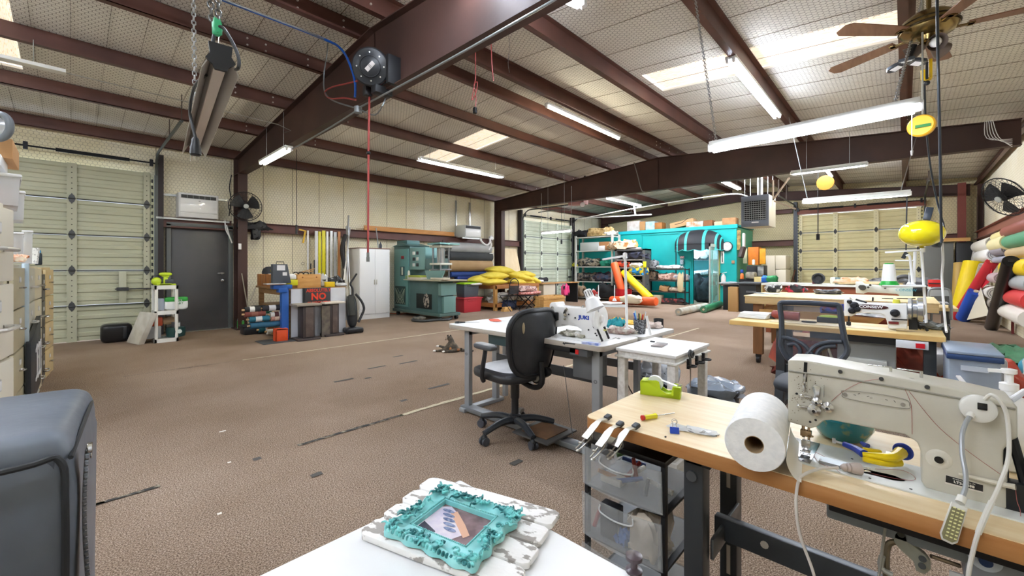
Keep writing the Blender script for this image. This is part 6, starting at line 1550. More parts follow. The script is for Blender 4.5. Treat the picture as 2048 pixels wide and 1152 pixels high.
for i in range(2):
    for j in range(3):rb((5.98,6.0,8.95+i*.16-.04,8.95+i*.16+.05,1.3+j*.15,1.38+j*.15),'switch',mat('e6e7e3' if(i+j)%2 else '2d3233',.3),.003)
rb((6.0,6.4,8.2,8.66,1.22,1.5),'arm_box',TM,.02)
rb((5.8,6.62,7.75,9.3,.95,.98),'work_table',mat('aaa58f',.45),.004)
rb((6.0,6.45,8.1,9.3,.17,.95),'lower_body',TM,.008);rb((5.99,6.0,8.35,9.0,.25,.62),'opening',mat('1f2827',.7),.002);rb((6.0,6.46,7.98,8.1,.6,.9),'front_panel',TML,.01);rb((6.1,6.46,8.0,8.1,.18,.58),'lower_panel',TML,.008)
crumple((5.98,8.55,.28),(.06,.2,.3),'parts',mat('b8b0a4',.5,col2='2b2b2b',ns=14,thr=(.5,.53)),None,None,seed=3,parent=rf)
for x in(6.0,6.24):
    for y in(8.0,8.3):MB().cyl((x,y,1.0),(x,y,1.86),.022,n=12).b('guide_column',STL,rf,w=1)
MB().cyl((6.12,8.15,1.38),(6.12,8.15,1.75),.1,n=20).b('air_cylinder',mat('b7babb',.25,.7),rf,w=1)
rb((5.94,6.3,7.94,8.36,1.75,1.8),'crosshead',mat('c9cabe',.35));rb((5.94,6.3,7.94,8.36,1.33,1.38),'crosshead',mat('c9cabe',.35));rb((5.9,6.5,7.9,8.4,1.82,1.86),'top_plate',TML);rb((5.95,6.3,7.96,8.34,1.2,1.24),'ram_plate',STL)
MB().prism([(8.35,1.0),(7.8,1.0),(7.66,1.2),(8.45,1.2)],(5.86,0,0),YV,ZV,.03).b('tray_front',TML,rf,w=1,bev=.004)
for y,z,cl,dx in((8.9,.98,'d9d2c4',.3),(8.95,1.03,'a3b04b',.28),(8.0,.985,'cfc7b5',.2)):rb((5.85,5.85+dx,y-.3,y+.2,z,z+.05),'fixture_stack',mat(cl,.6),.004)
MB().lathe([(.03,0),(.035,.02),(.03,.18),(.012,.22)],(5.9,9.2,.98),ZV,14).b('bottle',mat('dfe0da',.4),rf,w=1)
for x in(6.05,6.55):
    for y in(8.1,9.95):MB().cyl((x-.03,y,.05),(x+.03,y,.05),.05,n=16).b('caster',mat('2b2e30',.4),rf,w=1)
MB().tube([P(u,v,z=.03) for u,v in((906,628),(900,638),(870,640),(845,642),(825,640),(838,632))],.03,8,5).solo('black_cable',mat('3c4043',.5),'thick dark power cable lying before the teal machine','cable')
crumple(tuple(P(838,640,z=0)),(.3,.2,.08),'grey_plug',mat('55554f',.5,col2='8d8a80',ns=10),'grey cable plug heap on the carpet before the teal machine','plug',seed=8)
MB().tube([P(u,v,z=.015) for u,v in((776,626),(800,628),(815,626),(838,628))],.012,6,5).solo('orange_wire',mat('b8573c',.5),'orange cord on the floor beside the white wardrobe','cord')
for(u0,u1,v,r,cl,c2,lb,end) in((897,978,494.5,.165,'a7a9a9','9b9d9d','big light grey fabric roll, topmost on the wall rack',1),(894,980,512,.17,'3d4042','35383a','big charcoal fabric roll below the grey one',0),(894,979,531,.19,'b1926b','a5875f','big tan fabric roll below the charcoal one',0),(900,970,549,.09,'2b4a8e','243f7c','upper blue vinyl roll low on the wall rack',0),(912,955,557,.09,'27408a','1f3677','lower blue vinyl roll near the yellow pillows',0)):
    a=P(u0,v,y=9.95);b_=P(u1,v,y=9.95)
    t=thing('fabric_roll',lb,'fabric roll',(a.x,9.95,a.z-r),group='large rolls on the wall rack')
    n_=10
    prof=[(.05,0),(r*.96,.0)]+[(r*(1+.02*math.sin(i*2.1)),(b_.x-a.x)*(i+.5)/n_) for i in range(n_)]+[(r*.96,b_.x-a.x),(.05,b_.x-a.x)]
    MB().lathe(prof,(a.x,9.95,a.z),XV,26).b('roll',mat(cl,.75,col2=c2,ns=3,bump=.2,bs=4),t,w=1,smooth=60)
    if end:MB().torus((a.x-.002,9.95,a.z),r*.55,.006,XV,24,5).torus((a.x-.002,9.95,a.z),r*.8,.004,XV,24,5).b('spiral_end',mat('5f6061',.7),t,w=1)
rk=thing('roll_rack','pipe rack on the left wall holding the large fabric rolls','rack',(9.4,10.1,.9))
for x in(7.75,9.45):MB().bar((x,10.2,.85),(x,10.2,2.1),.04,.04).b('upright',mat('5b4a46',.5),rk,w=1)
for z in(1.9,1.64,1.31,1.0):
    for x in(7.68,9.42):MB().cyl((x,10.2,z),(x,9.9,z),.02,n=8).b('arm',STL,rk,w=1)
bd_=fy(930,962,451,475,Y1-.55,.45)
a2=thing('air_conditioner','small window air conditioner high on the wall beside the second frame','air conditioner',(bd_[0]+.3,bd_[2],bd_[4]))
MB().bb(*bd_).b('case',mat('c9ccc8',.45),a2,w=1,bev=.012);MB().bb(bd_[0]+.03,bd_[1]-.03,bd_[2]-.01,bd_[2],bd_[5]-.1,bd_[5]-.02).b('top_vent',BLK,a2,w=1);MB().bb(bd_[0]+.02,bd_[1]-.02,bd_[2]-.02,bd_[2],bd_[4]+.03,bd_[5]-.11).b('front_panel',mat('e4e6e6',.3),a2,w=1,bev=.006)
for x in(bd_[0]+.0,bd_[1]-.1):MB().bb(x,x+.05,Y1-.1,Y1-.06,bd_[4],3.4).b('strap',GALV,a2,w=1)
MB().bb(bd_[0]-.1,bd_[1]+.05,Y1-.55,Y1-.5,bd_[4]-.05,bd_[4]-.01).b('bracket',GALV,a2,w=1)
MB().tube([P(u,v,y=9.8) for u,v in((960,478),(966,486),(974,490),(980,484),(979,476),(982,490),(977,500))],.03,8,5).solo('power_lead',WHT,'thick white cord looping below the small air conditioner','cord')
crumple(tuple(P(982,480,y=9.85)),(.15,.1,.12),'white_plugs',WHT,'cluster of white plugs on the second left column','plug',seed=12)
for v,nn in((496,'upper'),(507,'middle'),(529,'lower')):MB().cyl(P(979,v,y=9.8),P(988,v,y=9.8),.018,n=8).solo('peg',mat('d0d2d2',.4),nn+' pale peg sticking out of the second left column','peg','pegs on the second left column')
def tote(bd,m,lid,lb):
    t=thing('tote',lb,'tote',((bd[0]+bd[1])/2,(bd[2]+bd[3])/2,bd[4]));x0,x1,y0,y1,z0,z1=bd;e=.03
    vs=[(x0+e,y0+e,z0),(x1-e,y0+e,z0),(x1-e,y1-e,z0),(x0+e,y1-e,z0),(x0,y0,z1),(x1,y0,z1),(x1,y1,z1),(x0,y1,z1)]
    MB().add(vs,[(3,2,1,0),(4,5,6,7),(0,1,5,4),(1,2,6,5),(2,3,7,6),(3,0,4,7)]).b('tub',m,t,w=1,bev=.015)
    MB().bb(x0-.025,x1+.025,y0-.025,y1+.025,z1,z1+.03).bb(x0+.06,x1-.06,y0+.05,y1-.05,z1+.03,z1+.045).b('lid',lid,t,w=1,bev=.01)
    MB().bb(x0+.12,x1-.12,y0-.012,y0+.01,z1-.06,z1-.03).b('grip',m,t,w=1,bev=.004)
tote((7.52,8.2,8.95,9.4,0,.385),mat('c23a44',.4),mat('c23a44',.4),'red plastic tote on the floor at the bench end')
tote((7.55,8.12,8.98,9.38,.431,.8),mat('4f565e',.45),mat('9cc91f',.4),'dark grey tote with a lime green lid stacked on the red tote')
pbn=thing('pillow_bench','long rough wooden bench carrying the yellow pillows','bench',(9.5,9.3,0))
PB=wood('b57b45','9c6434',(1,10,10));by0,bx0_,bx1_=8.7,8.5,10.5
for bd_ in((bx0_,bx1_,by0,by0+.06,.64,.74),(bx0_,bx0_+.06,by0,9.95,.64,.74),(bx0_,bx1_,9.9,9.96,.64,.74),(bx0_,bx1_,by0,by0+.06,.1,.2),(bx0_,bx0_+.06,by0,9.95,.1,.2)):MB().bb(*bd_).b('rail',PB,pbn,w=1,bev=.004)
MB().bb(bx0_+.01,bx1_-.01,by0+.01,9.95,.74,.765).b('top_board',PB,pbn,w=1);MB().bb(bx0_,bx1_,by0+.02,9.95,.2,.22).b('lower_board',PB,pbn,w=1)
for x in(bx0_+.045,bx1_-.045):
    for y in(by0+.05,9.9):MB().bb(x-.05,x+.05,y-.04,y+.04,0,.74).b('leg',PINEZ,pbn,w=1)
YP=mat('e6d255',.65,col2='dcc644',ns=4,bump=.1,bs=6)
def pillow(u,v,w_px,h_px,y,lb,tilt=0.0,rz=0.0,d=.5):
    c=P(u,v,y=y);D=ct*c.x+st*c.y;W=w_px*D/F/.8;H=h_px*D/F
    t=MB().ell((0,0,0),(W/2,d/2,H*.62),None,28,12,.62)
    q=[]
    for p in t.v:
        k=1-.8*(abs(p.x)/(W/2))**2.2;k2=1-.5*(abs(p.y)/(d/2))**2
        q.append(Vc((p.x,p.y,p.z*max(k,.12)*k2+.006*math.sin(p.x*31+p.y*17))))
    m=Euler((0,tilt,rz)).to_matrix();t.v=[m@p+c for p in q]
    t.solo('pillow',YP,lb,'pillow','yellow pillows on the wooden bench',smooth=70)
for i,a in enumerate(((1000,541,56,15,9.25,'yellow pillow, topmost of the left stack',.06),(988,552,58,14,9.1,'yellow pillow in the middle of the left stack',.0),(958,559,40,14,9.2,'yellow pillow at the far left end of the bench',-.05),(985,564,56,12,9.0,'yellow pillow at the bottom of the left stack',.0),(1030,551,46,14,9.2,'yellow pillow leaning between the two stacks',.15),(1049,549,44,12,9.45,'yellow pillow, topmost of the right stack',.08),(1045,556,40,12,9.1,'yellow pillow second in the right stack',.2),(1032,564,34,12,9.05,'yellow pillow at the bottom middle of the bench',.05),(1052,565,34,12,9.2,'yellow pillow at the bottom of the right stack',.15),(1066,561,24,11,9.35,'yellow pillow tipped at the right end of the bench',.35))):
    pillow(a[0],a[1],a[2],a[3],a[4],a[5],a[6],.05*(i%3-1))
c=P(1078,568,y=9.3);crumple((c.x,9.3,.765),(.3,.3,.08),'white_cushion',WHT,'white cushion at the right end of the pillow bench','cushion',seed=1)
c=P(940,571,y=9.0);crumple((c.x+.2,9.0,.765),(.4,.25,.06),'white_fold',WHT,'white folded sheet under the leftmost yellow pillow','sheet',seed=2)
WF=mat('dcd9d2',.75,col2='c2beb6',ns=7)
for i,(x,y,d_,cl) in enumerate(((8.8,9.0,(.45,.5,.18),'white'),(9.25,9.05,(.5,.5,.16),'ivory'),(9.0,9.0,(.7,.5,.14),'cream'))):
    crumple((x,y,.22+(.14 if i==2 else 0)),d_,'folded_cloth',WF,'folded %s cloth on the lower board of the pillow bench'%cl,'cloth','folded cloths under the bench',seed=70+i,amp=.7)
FL=mat('d8d0bb',.8,col2='4a4a44',ns=16,thr=(.55,.62))
crumple((9.0,8.95,.5),(.0001,.0001,.0001),'x',FL,'x','x') if 0 else None
crumple((9.85,9.0,.22),(.75,.5,.3),'patterned_cloth',FL,'heap of cream and dark patterned fabric on the lower bench board','fabric',seed=75,amp=.9)
PK=mat('dcaaa4',.8,col2='b9584f',ns=26,thr=(.5,.56))
crumple((9.55,8.45,.56),(.75,.4,.14),'floral_cushions',mat('e0c4bd',.8,col2='7c4a50',ns=22,thr=(.5,.6)),'floral pink and cream cushions piled before the bench','cushion',seed=76,amp=.8)
crumple((9.6,8.4,.44),(1.0,.45,.1),'red_blanket',PK,'folded red and white patterned blanket on a low stand before the bench','blanket',seed=77,amp=.4)
t=thing('low_stand','dark folding stand under the patterned blanket','stand',(9.6,8.4,0))
for sx in(-1,1):MB().bar((9.6-.3*sx,8.25,0),(9.6+.3*sx,8.25,.42),.03,.02).bar((9.6-.3*sx,8.5,0),(9.6+.3*sx,8.5,.42),.03,.02).b('leg',BLK,t,w=1)
MB().bb(9.2,10.0,8.2,8.58,.415,.435).b('top',mat('3b3f48',.6),t,w=1)
c=P(1026,622,z=0)
t=thing('folding_chair','black wrought iron folding chair with scrollwork back before the bench','chair',(c.x,c.y,0))
BI=mat('26272a',.5,.3);k=.19
MB().tube([(-k,.1,0),(-k,.0,.45),(-k,-.05,.78),(-k*.7,-.05,.9),(0,-.05,.95),(k*.7,-.05,.9),(k,-.05,.78),(k,0,.45),(k,.1,0)],.013,6,4).b('frame',BI,t)
MB().bb(-k,k,-.05,-.035,.5,.74).b('mesh_back',mat('3a3b3e',.5,.3,alpha=.75),t)
b=MB()
for i in range(7):b.torus((-.13+.043*i,-.045,.82+.04*math.sin(PI*(i+.5)/7)),.022,.005,YV,12,5)
b.bar((-k,-.04,.76),(k,-.04,.76),.01).b('scrollwork',BI,t)
MB().bb(-k,k,0,.36,.43,.445).b('seat',BI,t); 
for sx in(-k,k):MB().bar((sx,-.1,0),(sx,.34,.43),.016).b('leg',BI,t)
MB().bar((-.05,-.12,.32),(.02,-.12,.12),.05,.02).solo('white_bottle',WHT,'white tube hanging before the folding chair','tube') if 0 else None
crumple((c.x+.15,c.y+.3,.0),(.5,.3,.28),'blue_bag',mat('27385e',.6,col2='1b2438',ns=8),'dark blue bag under the folding chair','bag',seed=80)
MB().bb(8.52,8.85,8.35,8.5,0,.07).bb(8.55,8.8,8.36,8.48,.07,.13).solo('wood_blocks',PINEX,'pale wood blocks on the floor before the bench leg','blocks',bev=.004)
t=crate('planter_box',(9.75,10.75,7.9,8.3,0,.4),PINE,'unfinished wooden planter box on the carpet right of the folding chair','box',3)
MB().bb(9.72,10.78,7.86,7.9,.3,.36).b('front_board',PINE,t,w=1);MB().bb(9.72,10.78,7.88,7.9,.0,.29).b('front_board',PINEX,t,w=1)
MB().bar((10.75,10.1,.95),(10.75,10.35,1.95),.85,.02,up=(0,1,0)).solo('plywood_sheet',wood('ead9b4','dfcaa0',(6,1,1)),'pale plywood sheet leaning on the wall right of the second frame','plywood')
t=thing('small_table','tan topped desk beyond the pillow bench before the second sectional door','table',(11.4,9.0,0))
MB().bb(10.75,12.9,8.75,9.35,.72,.75).b('tabletop',mat('b48a58',.5),t,w=1,bev=.004);MB().bb(10.85,11.5,8.8,9.3,0,.72).b('pedestal',mat('cfc9b6',.5),t,w=1);MB().bb(12.8,12.86,8.8,9.3,0,.72).b('leg',BLK,t,w=1)
MB().bb(11.5,11.56,8.8,9.3,0,.72).b('inner_side',BLK,t,w=1)
t=thing('black_chair','black chair back rising behind the tan desk','chair',(11.9,9.7,0))
MB().prism([(-.28,0),(.28,0),(.3,.1),(.2,.17),(0,.14),(-.2,.17),(-.3,.1)],(0,0,.76),XV,ZV,.05).b('backrest',mat('2b2c31',.6),t,bev=.02);MB().bb(-.24,.24,-.45,.0,.42,.48).b('seat',mat('2b2c31',.6),t,bev=.02);MB().cyl((0,-.2,.05),(0,-.2,.42),.03).b('column',BLK,t);MB().bb(-.25,.25,-.24,-.16,0.02,.06).bb(-.04,.04,-.45,.05,0.02,.06).b('base',BLK,t);MB().bb(-.03,.03,-.03,.02,.45,.8).b('back_bar',BLK,t)
crumple((11.75,8.55,.3),(.32,.2,.35),'pink_bag',mat('e0407f',.5,col2='2b1c26',ns=5,thr=(.55,.6)),'bright pink and black bag hanging at the tan desk front','bag',seed=83,amp=.6)
t=thing('small_bottle_group','white bottle and dark cup behind the right end of the bench','bottle',(10.5,9.8,.765));MB().lathe([(.05,0),(.05,.12),(.02,.17),(.02,.2)],(0,0,0),ZV,14).b('bottle',WHT,t);MB().cyl((-.12,0,0),(-.12,0,.1),.06).b('cup',mat('4a4a48',.5),t)

cp_=P(905,703,z=0);D=ct*cp_.x+st*cp_.y;S=D/F      # metres per photo pixel at the cat
rgt=Vc((st,-ct,0));bck=Vc((ct,st,0))
def cpt(px,up,back=0.0):return cp_+rgt*(px*S)+Vc((0,0,up*S))+bck*back
def skin(name,pts,edges,m,parent,sub=2):
    me=bpy.data.meshes.new(name);me.from_pydata([tuple(WM[parent].inverted()@p) for p,_ in pts],edges,[])
    o=bpy.data.objects.new(name,me);C.objects.link(o);o.modifiers.new('skin','SKIN').use_smooth_shade=True
    for i,(_,r) in enumerate(pts):me.skin_vertices[0].data[i].radius=(r,r) if not isinstance(r,tuple) else r;me.skin_vertices[0].data[i].use_root=(i==0)
    s=o.modifiers.new('sub','SUBSURF');s.levels=s.render_levels=sub
    dg=bpy.context.evaluated_depsgraph_get();m2=bpy.data.meshes.new_from_object(o.evaluated_get(dg));bpy.data.objects.remove(o)
    m2.shade_smooth();m2.materials.clear();m2.materials.append(m);o=bpy.data.objects.new(name,m2);C.objects.link(o);o.parent=parent;WM[o]=WM[parent]
    return o
cat_=thing('cat','tabby cat with white paws lying on the carpet, head raised and turned away','cat',cp_)
FUR=mat('4b4640',.9,col2='6b5f4f',ns=28,thr=(.45,.6),bump=.3,bs=120)
q=[(cpt(6,8,.0),.075),(cpt(-4,9,.02),.075),(cpt(-2,16,.04),.062),(cpt(-4,22,.05),.046),(cpt(-7,26.5,.05),.046),(cpt(-12,26,.04),.028),
     (cpt(-14,6,.02),.03),(cpt(-22,8,.05),.02),(cpt(-29,10,.06),.017),            # far foreleg
     (cpt(-14,4,-.03),.03),(cpt(-24,3,-.04),.018),(cpt(-33,2.5,-.05),.016),        # near foreleg
     (cpt(10,4,-.05),.045),(cpt(-2,3,-.09),.026),(cpt(-14,2.2,-.1),.016),          # hind leg forward
     (cpt(14,3,.0),.03),(cpt(24,2.4,.0),.02),(cpt(36,2.2,-.01),.018),(cpt(43,2,-.02),.012)]
skin('body',q,[(0,1),(1,2),(2,3),(3,4),(4,5),(1,6),(6,7),(7,8),(1,9),(9,10),(10,11),(0,12),(12,13),(13,14),(0,15),(15,16),(16,17),(17,18)],FUR,cat_)
for px,bk_ in((-5.2,.06),(-10.5,.055)):MB().cyl(cpt(px,29,bk_),cpt(px+.5,32.5,bk_),.018,.003,8).b('ear',mat('2c2826',.9),cat_,w=1)
for a,bk_ in((cpt(-31,9.6,.06),0),(cpt(-35,2.6,-.05),0),(cpt(-16,2.2,-.1),0)):MB().ell(a,(.026,.02,.015),None,12,8).b('paw',mat('f0ede8',.9),cat_,w=1)
MB().ell(cpt(-14,23.5,.03),(.016,.014,.012),None,10,8).ell(cpt(-15,24,.03),(.006,.006,.005),None,8,6).b('muzzle',mat('8a7a6a',.8),cat_,w=1)
for dz in(0,.0):MB().ell(cpt(-13.6,26.6,.022),(.004,.006,.006),None,8,6).b('eye',mat('1a1a10',.2),cat_,w=1)
MB().ell(cpt(-3,6,-.045),(.05,.02,.03),(0,0,TH),12,8).b('orange_patch',mat('b0774a',.9),cat_,w=1)
MB().ell(cpt(12,5,-.045),(.04,.03,.02),(0,0,TH),12,8).b('orange_patch',mat('9a6a45',.9),cat_,w=1)

# ================================================================== CEILING EXTRAS
def at1(u,v):return P(u,v,x=2.25)
rl=thing('hose_reel','round black hose reel with red hose bolted to the near roof frame','hose reel',at1(746,145))
c=at1(746,145)+Vc((-.08,-.1,0));nx_=Vc((-.62,-.72,-.25)).normalized();_a=Vc((-.75,.65,0)).normalized();_b=nx_.cross(_a).normalized();RM=lambda y,z,d=0:c+_a*y+_b*z+nx_*d
MB().lathe([(.0,.0),(.17,.0),(.19,.01),(.19,.03),(.165,.035),(.165,.1),(.19,.105),(.195,.12),(.18,.135),(.12,.14),(.1,.15),(0,.152)],RM(0,0,-.12),nx_,40).b('drum',mat('24272b',.35),rl,w=1)
b=MB()
for k in range(5):b.torus(RM(0,0,-.075+k*.012),.172,.009,nx_,36,6)
b.b('hose_coil',mat('a8453f',.4),rl,w=1)
MB().torus(RM(0,0,.03),.105,.006,nx_,32,6).b('face_ring',mat('14161a',.3),rl,w=1)
for k in range(8):MB().cyl(RM(.14*math.cos(k*PI/4),.14*math.sin(k*PI/4),.012),RM(.14*math.cos(k*PI/4),.14*math.sin(k*PI/4),.022),.008,n=8).b('face_bolt',CHR,rl,w=1)
MB().bar(RM(-.04,-.04,.034),RM(.04,.04,.034),.045,.004,up=nx_).b('brand_plate',mat('cfc9c4',.4),rl,w=1)
text('REELS',.03,RM(0,0,.037),(_b-_a),-(_a+_b) if(_b-_a).cross(-(_a+_b)).dot(nx_)>0 else(_a+_b),mat('24272b',.4),rl,'brand_lettering',w=1)
MB().bb(2.25,2.4,c.y-.22,c.y-.17,c.z-.2,c.z+.1).bb(2.2,2.4,c.y-.05,c.y+.05,c.z-.26,c.z-.18).bb(2.18,2.26,c.y+.13,c.y+.2,c.z-.25,c.z-.14).b('mounting_bracket',BLK,rl,w=1,bev=.004)
RH=mat('a4433f',.4)
hs=at1(739,188)
MB().tube([hs,P(738,240,x=2.2),P(737,300,x=2.2),P(736.5,420,x=2.2),P(736,505,x=2.2)],.011,8,4).b('hose',RH,rl,w=1)
MB().ell(P(737,306,x=2.2),.022,None,12,8).b('ball_stop',BLK,rl,w=1)
p_=P(736,505,x=2.2);MB().cyl(p_,p_-Vc((0,0,.05)),.015,n=10).cyl(p_-Vc((0,0,.05)),p_-Vc((0,0,.1)),.018,n=10).b('coupling',STL,rl,w=1)
MB().tube([at1(u,v) for u,v in((715,162),(690,168),(665,174),(650,184),(660,197),(688,196),(712,200))],.01,8,6).b('feed_hose',RH,rl,w=1)
MB().tube([(0.3,4.95,3.94),(1.0,4.93,3.93),(1.95,4.86,3.9),at1(682,98),at1(700,130),at1(710,165),at1(710,195)],.014,8,8).solo('blue_air_pipe',mat('1f5cb8',.35),'blue air pipe curving along the purlin down to the hose reel','pipe')
cond=[(0.3,4.9,3.92),(1.0,4.88,3.91),(1.93,4.82,3.88),at1(655,92),at1(648,150),at1(650,185),at1(668,202),at1(715,217)]
cz=lambda u,v:P(u,v,x=2.27)
MB().tube(cond,.009,8,6).tube([cz(715,217),cz(800,172),cz(900,118),cz(1000,62),cz(1100,5),cz(1130,-15)],.01,8,3).tube([cz(712,222),cz(660,255),cz(585,298)],.01,8,3).cyl(cz(716,214),cz(716,226),.045,n=14).tube([cz(722,220),cz(750,230),cz(768,205),P(772,190,x=2.5)],.008,8,4).solo('conduit',mat('8b9092',.4,.6),'grey electrical conduit running along the near roof frame','conduit')
t=thing('hanging_outlet','red cord bundle with a black outlet hanging from the roof','cord',P(950,160,y=3.6))
MB().tube([up_to_roof(P(951,95,y=3.6)),P(951,95,y=3.6),P(951,160,y=3.6)],.007,6).tube([P(951,158,y=3.6),P(945,190,y=3.6),P(944,200,y=3.6),P(951,188,y=3.6),P(955,165,y=3.6),P(948,170,y=3.6),P(952,195,y=3.6),P(951,214,y=3.6)],.006,6,5).b('cord',RH,t,w=1);MB().box(P(950,221,y=3.6),(.04,.04,.07)).b('outlet',BLK,t,w=1,bev=.008)
t=thing('light_wire','short red cord hanging from the roof right of the outlet bundle','cord',P(983,80,y=3.4));MB().tube([up_to_roof(P(982,80,y=3.4)),P(982,80,y=3.4),P(984,130,y=3.4),P(987,162,y=3.4)],.007,6,3).b('cord',RH,t,w=1)
MB().tube([up_to_roof(P(1016,60,y=3.2)),P(1016,60,y=3.2),P(1019,90,y=3.2),P(1016,125,y=3.2),P(1019,145,y=3.2)],.003,5,4).solo('thin_wire',mat('4a4540',.5),'thin wire hanging from the roof left of the dim light','wire')
MB().tube([P(1268,325,x=9.85),P(1275,350,x=9.85),P(1283,380,x=9.85),P(1290,384,x=9.85)],.012,6,4).solo('bent_conduit',mat('8f8d88',.4,.4),'bent conduit crossing the second roof frame','conduit')
fluoro((-2.6,7.1,3.5),(-.05,7.1,3.5),'unlit white strip fixture under a purlin at the upper left edge',lit=False,ntube=0)
MB().tube([(-.05,7.08,3.53),(2.2,7.1,3.5),(2.3,7.1,3.4)],.006,6,2).solo('thin_conduit',GALV,'thin conduit running from the unlit fixture along the purlin','conduit')
f0=P(441,118,z=2.02);f1=P(388,296,z=1.97)
tr=thing('trough_light','unlit grey trough shop light hanging tilted from chains at upper left','light',f0)
ax=(f1-f0).normalized();L_=(f1-f0).length;sd_=ax.cross(ZV).normalized();up_=sd_.cross(ax)
if up_.z<0:up_=-up_
pf_=[(-.056,-.045),(-.026,.02),(-.022,.045),(.022,.045),(.026,.02),(.056,-.045),(.054,-.047),(.024,.012),(.018,-.012),(-.018,-.012),(-.024,.012),(-.054,-.047)]
TRM=mat('a8a4a0',.4,col2='b5b1ad',ns=3)
def sweep(poly,a0,a1):return MB().prism(poly,f0+ax*a0,sd_,up_,(a1-a0)*(1 if sd_.cross(up_).dot(ax)>0 else-1))
sweep(pf_,0,L_).b('trough',TRM,tr,w=1)
sweep([(-.018,-.03),(.018,-.03),(.018,-.012),(-.018,-.012)],.01,L_-.01).b('lens',mat('cfc6be',.4),tr,w=1,bev=.003)
sweep([(-.036,.05),(.036,.05),(.032,.01),(.045,-.01),(.024,-.03),(.018,-.045),(-.018,-.045),(-.024,-.03),(-.045,-.01),(-.032,.01)],-.012,.0).b('end_cap',mat('232427',.5),tr,w=1)
h0=f0+ax*.05+up_*.05
MB().tube([h0,h0+Vc((0,0,.05)),h0+Vc((.008,0,.07)),h0+Vc((0,0,.085))],.002,6,3).b('hook',CHR,tr,w=1)
hx=h0+Vc((0,0,.08));chain(hx,(hx.x-.03,hx.y,3.7),tr,m=mat('6e6e6c',.4,.7));chain(hx+Vc((-.02,.0,.02)),(hx.x-.14,hx.y,3.7),tr,m=mat('6e6e6c',.4,.7))
g1=f1-ax*.1+up_*.05;chain(g1,(g1.x-.02,g1.y,3.8),tr)
MB().cyl(P(381,290,d=2.4),P(381,322,d=2.4),.0015,n=5).b('pull_wire',CHR,tr,w=1)
def nr(u,v,d):return P(u,v,d=d)
MB().tube([nr(428,108,1.5),nr(426,85,1.5),nr(432,60,1.5),nr(445,55,1.5),nr(465,85,1.5),nr(477,115,1.5),nr(477,135,1.5),nr(470,140,1.55)],.006,8,6).tube([nr(412,150,1.6),nr(392,168,1.7),nr(383,195,1.8),nr(380,225,1.85),nr(386,255,1.85),nr(391,275,1.85)],.006,8,6).b('power_cord',mat('2f3133',.45),tr,w=1)
pp=nr(391,275,1.85);MB().lathe([(.009,0),(.014,-.01),(.016,-.03),(.02,-.045),(.022,-.075),(.018,-.08)],pp,ZV,14).b('plug',mat('26282b',.4),tr,w=1)
for dx in(-.008,.0,.008):MB().bar(pp+Vc((dx,0,-.08)),pp+Vc((dx,0,-.105)),.005,.002).b('prong',CHR,tr,w=1)
crumple(tuple(nr(434,72,1.5)),(.03,.02,.06),'green_tie',mat('3fae78',.4),'green plastic tie around the cord above the trough light','tie',seed=90)
a_,b_=P(1076,413,x=10.5),P(1140,405,x=10.5)
MB().bar(a_,b_,.12,.07).bar((a_+b_)/2,up_to_roof((a_+b_)/2),.02,.02).solo('cream_fixture',mat('cfc7ac',.5),'unlit cream strip fixture just behind the second frame near the left wall','light',bev=.006)
t=thing('small_motor_box','pinkish metal box with a round opening beside the cream fixture','motor',P(1158,409,x=10.5));MB().bar(P(1141,406,x=10.5),P(1172,403,x=10.5),.25,.17).b('box',mat('b07f78',.5),t,w=1,bev=.01);MB().cyl(P(1165,409,x=10.4),P(1165,409,x=10.3),.07,n=16).b('opening',mat('cdbfb8',.4),t,w=1)
MB().bar(up_to_roof(P(1170,396,x=10.5)),P(1170,405,x=10.5),.05,.05).b('hanger',BLK,t,w=1)
MB().tube([P(u,v,x=13) for u,v in((1165,437),(1240,422),(1310,410),(1420,393),(1475,388),(1500,395))],.018,6,5).solo('white_cable',mat('c9cac6',.5),'white cable sagging across the far bay above the office','cable')
MB().bar(P(1150,437,x=13.2),P(1303,429,x=13.2),.05,.04).bar(P(1268,408,x=13.2),P(1271,430,x=13.2),.05,.04).solo('opener_rail',mat('b9bcb9',.4,.4),'white opener rail hanging above the metal shelves','rail')
MB().tube([P(1077,425,x=12),P(1110,420,x=12),P(1140,420,x=12)],.02,6,2).solo('spring_pipe',mat('7d807c',.4,.5),'metal pipe over the second sectional door','pipe')
t=thing('pull_switch','black pull switch on a cord before the second sectional door','switch',P(1123,480,x=11));MB().cyl(up_to_roof(P(1123,412,x=11)),P(1123,482,x=11),.006,n=6).b('cord',BLK,t,w=1);MB().cyl(P(1123,480,x=11),P(1123,488,x=11),.03,n=10).b('switch',BLK,t,w=1)
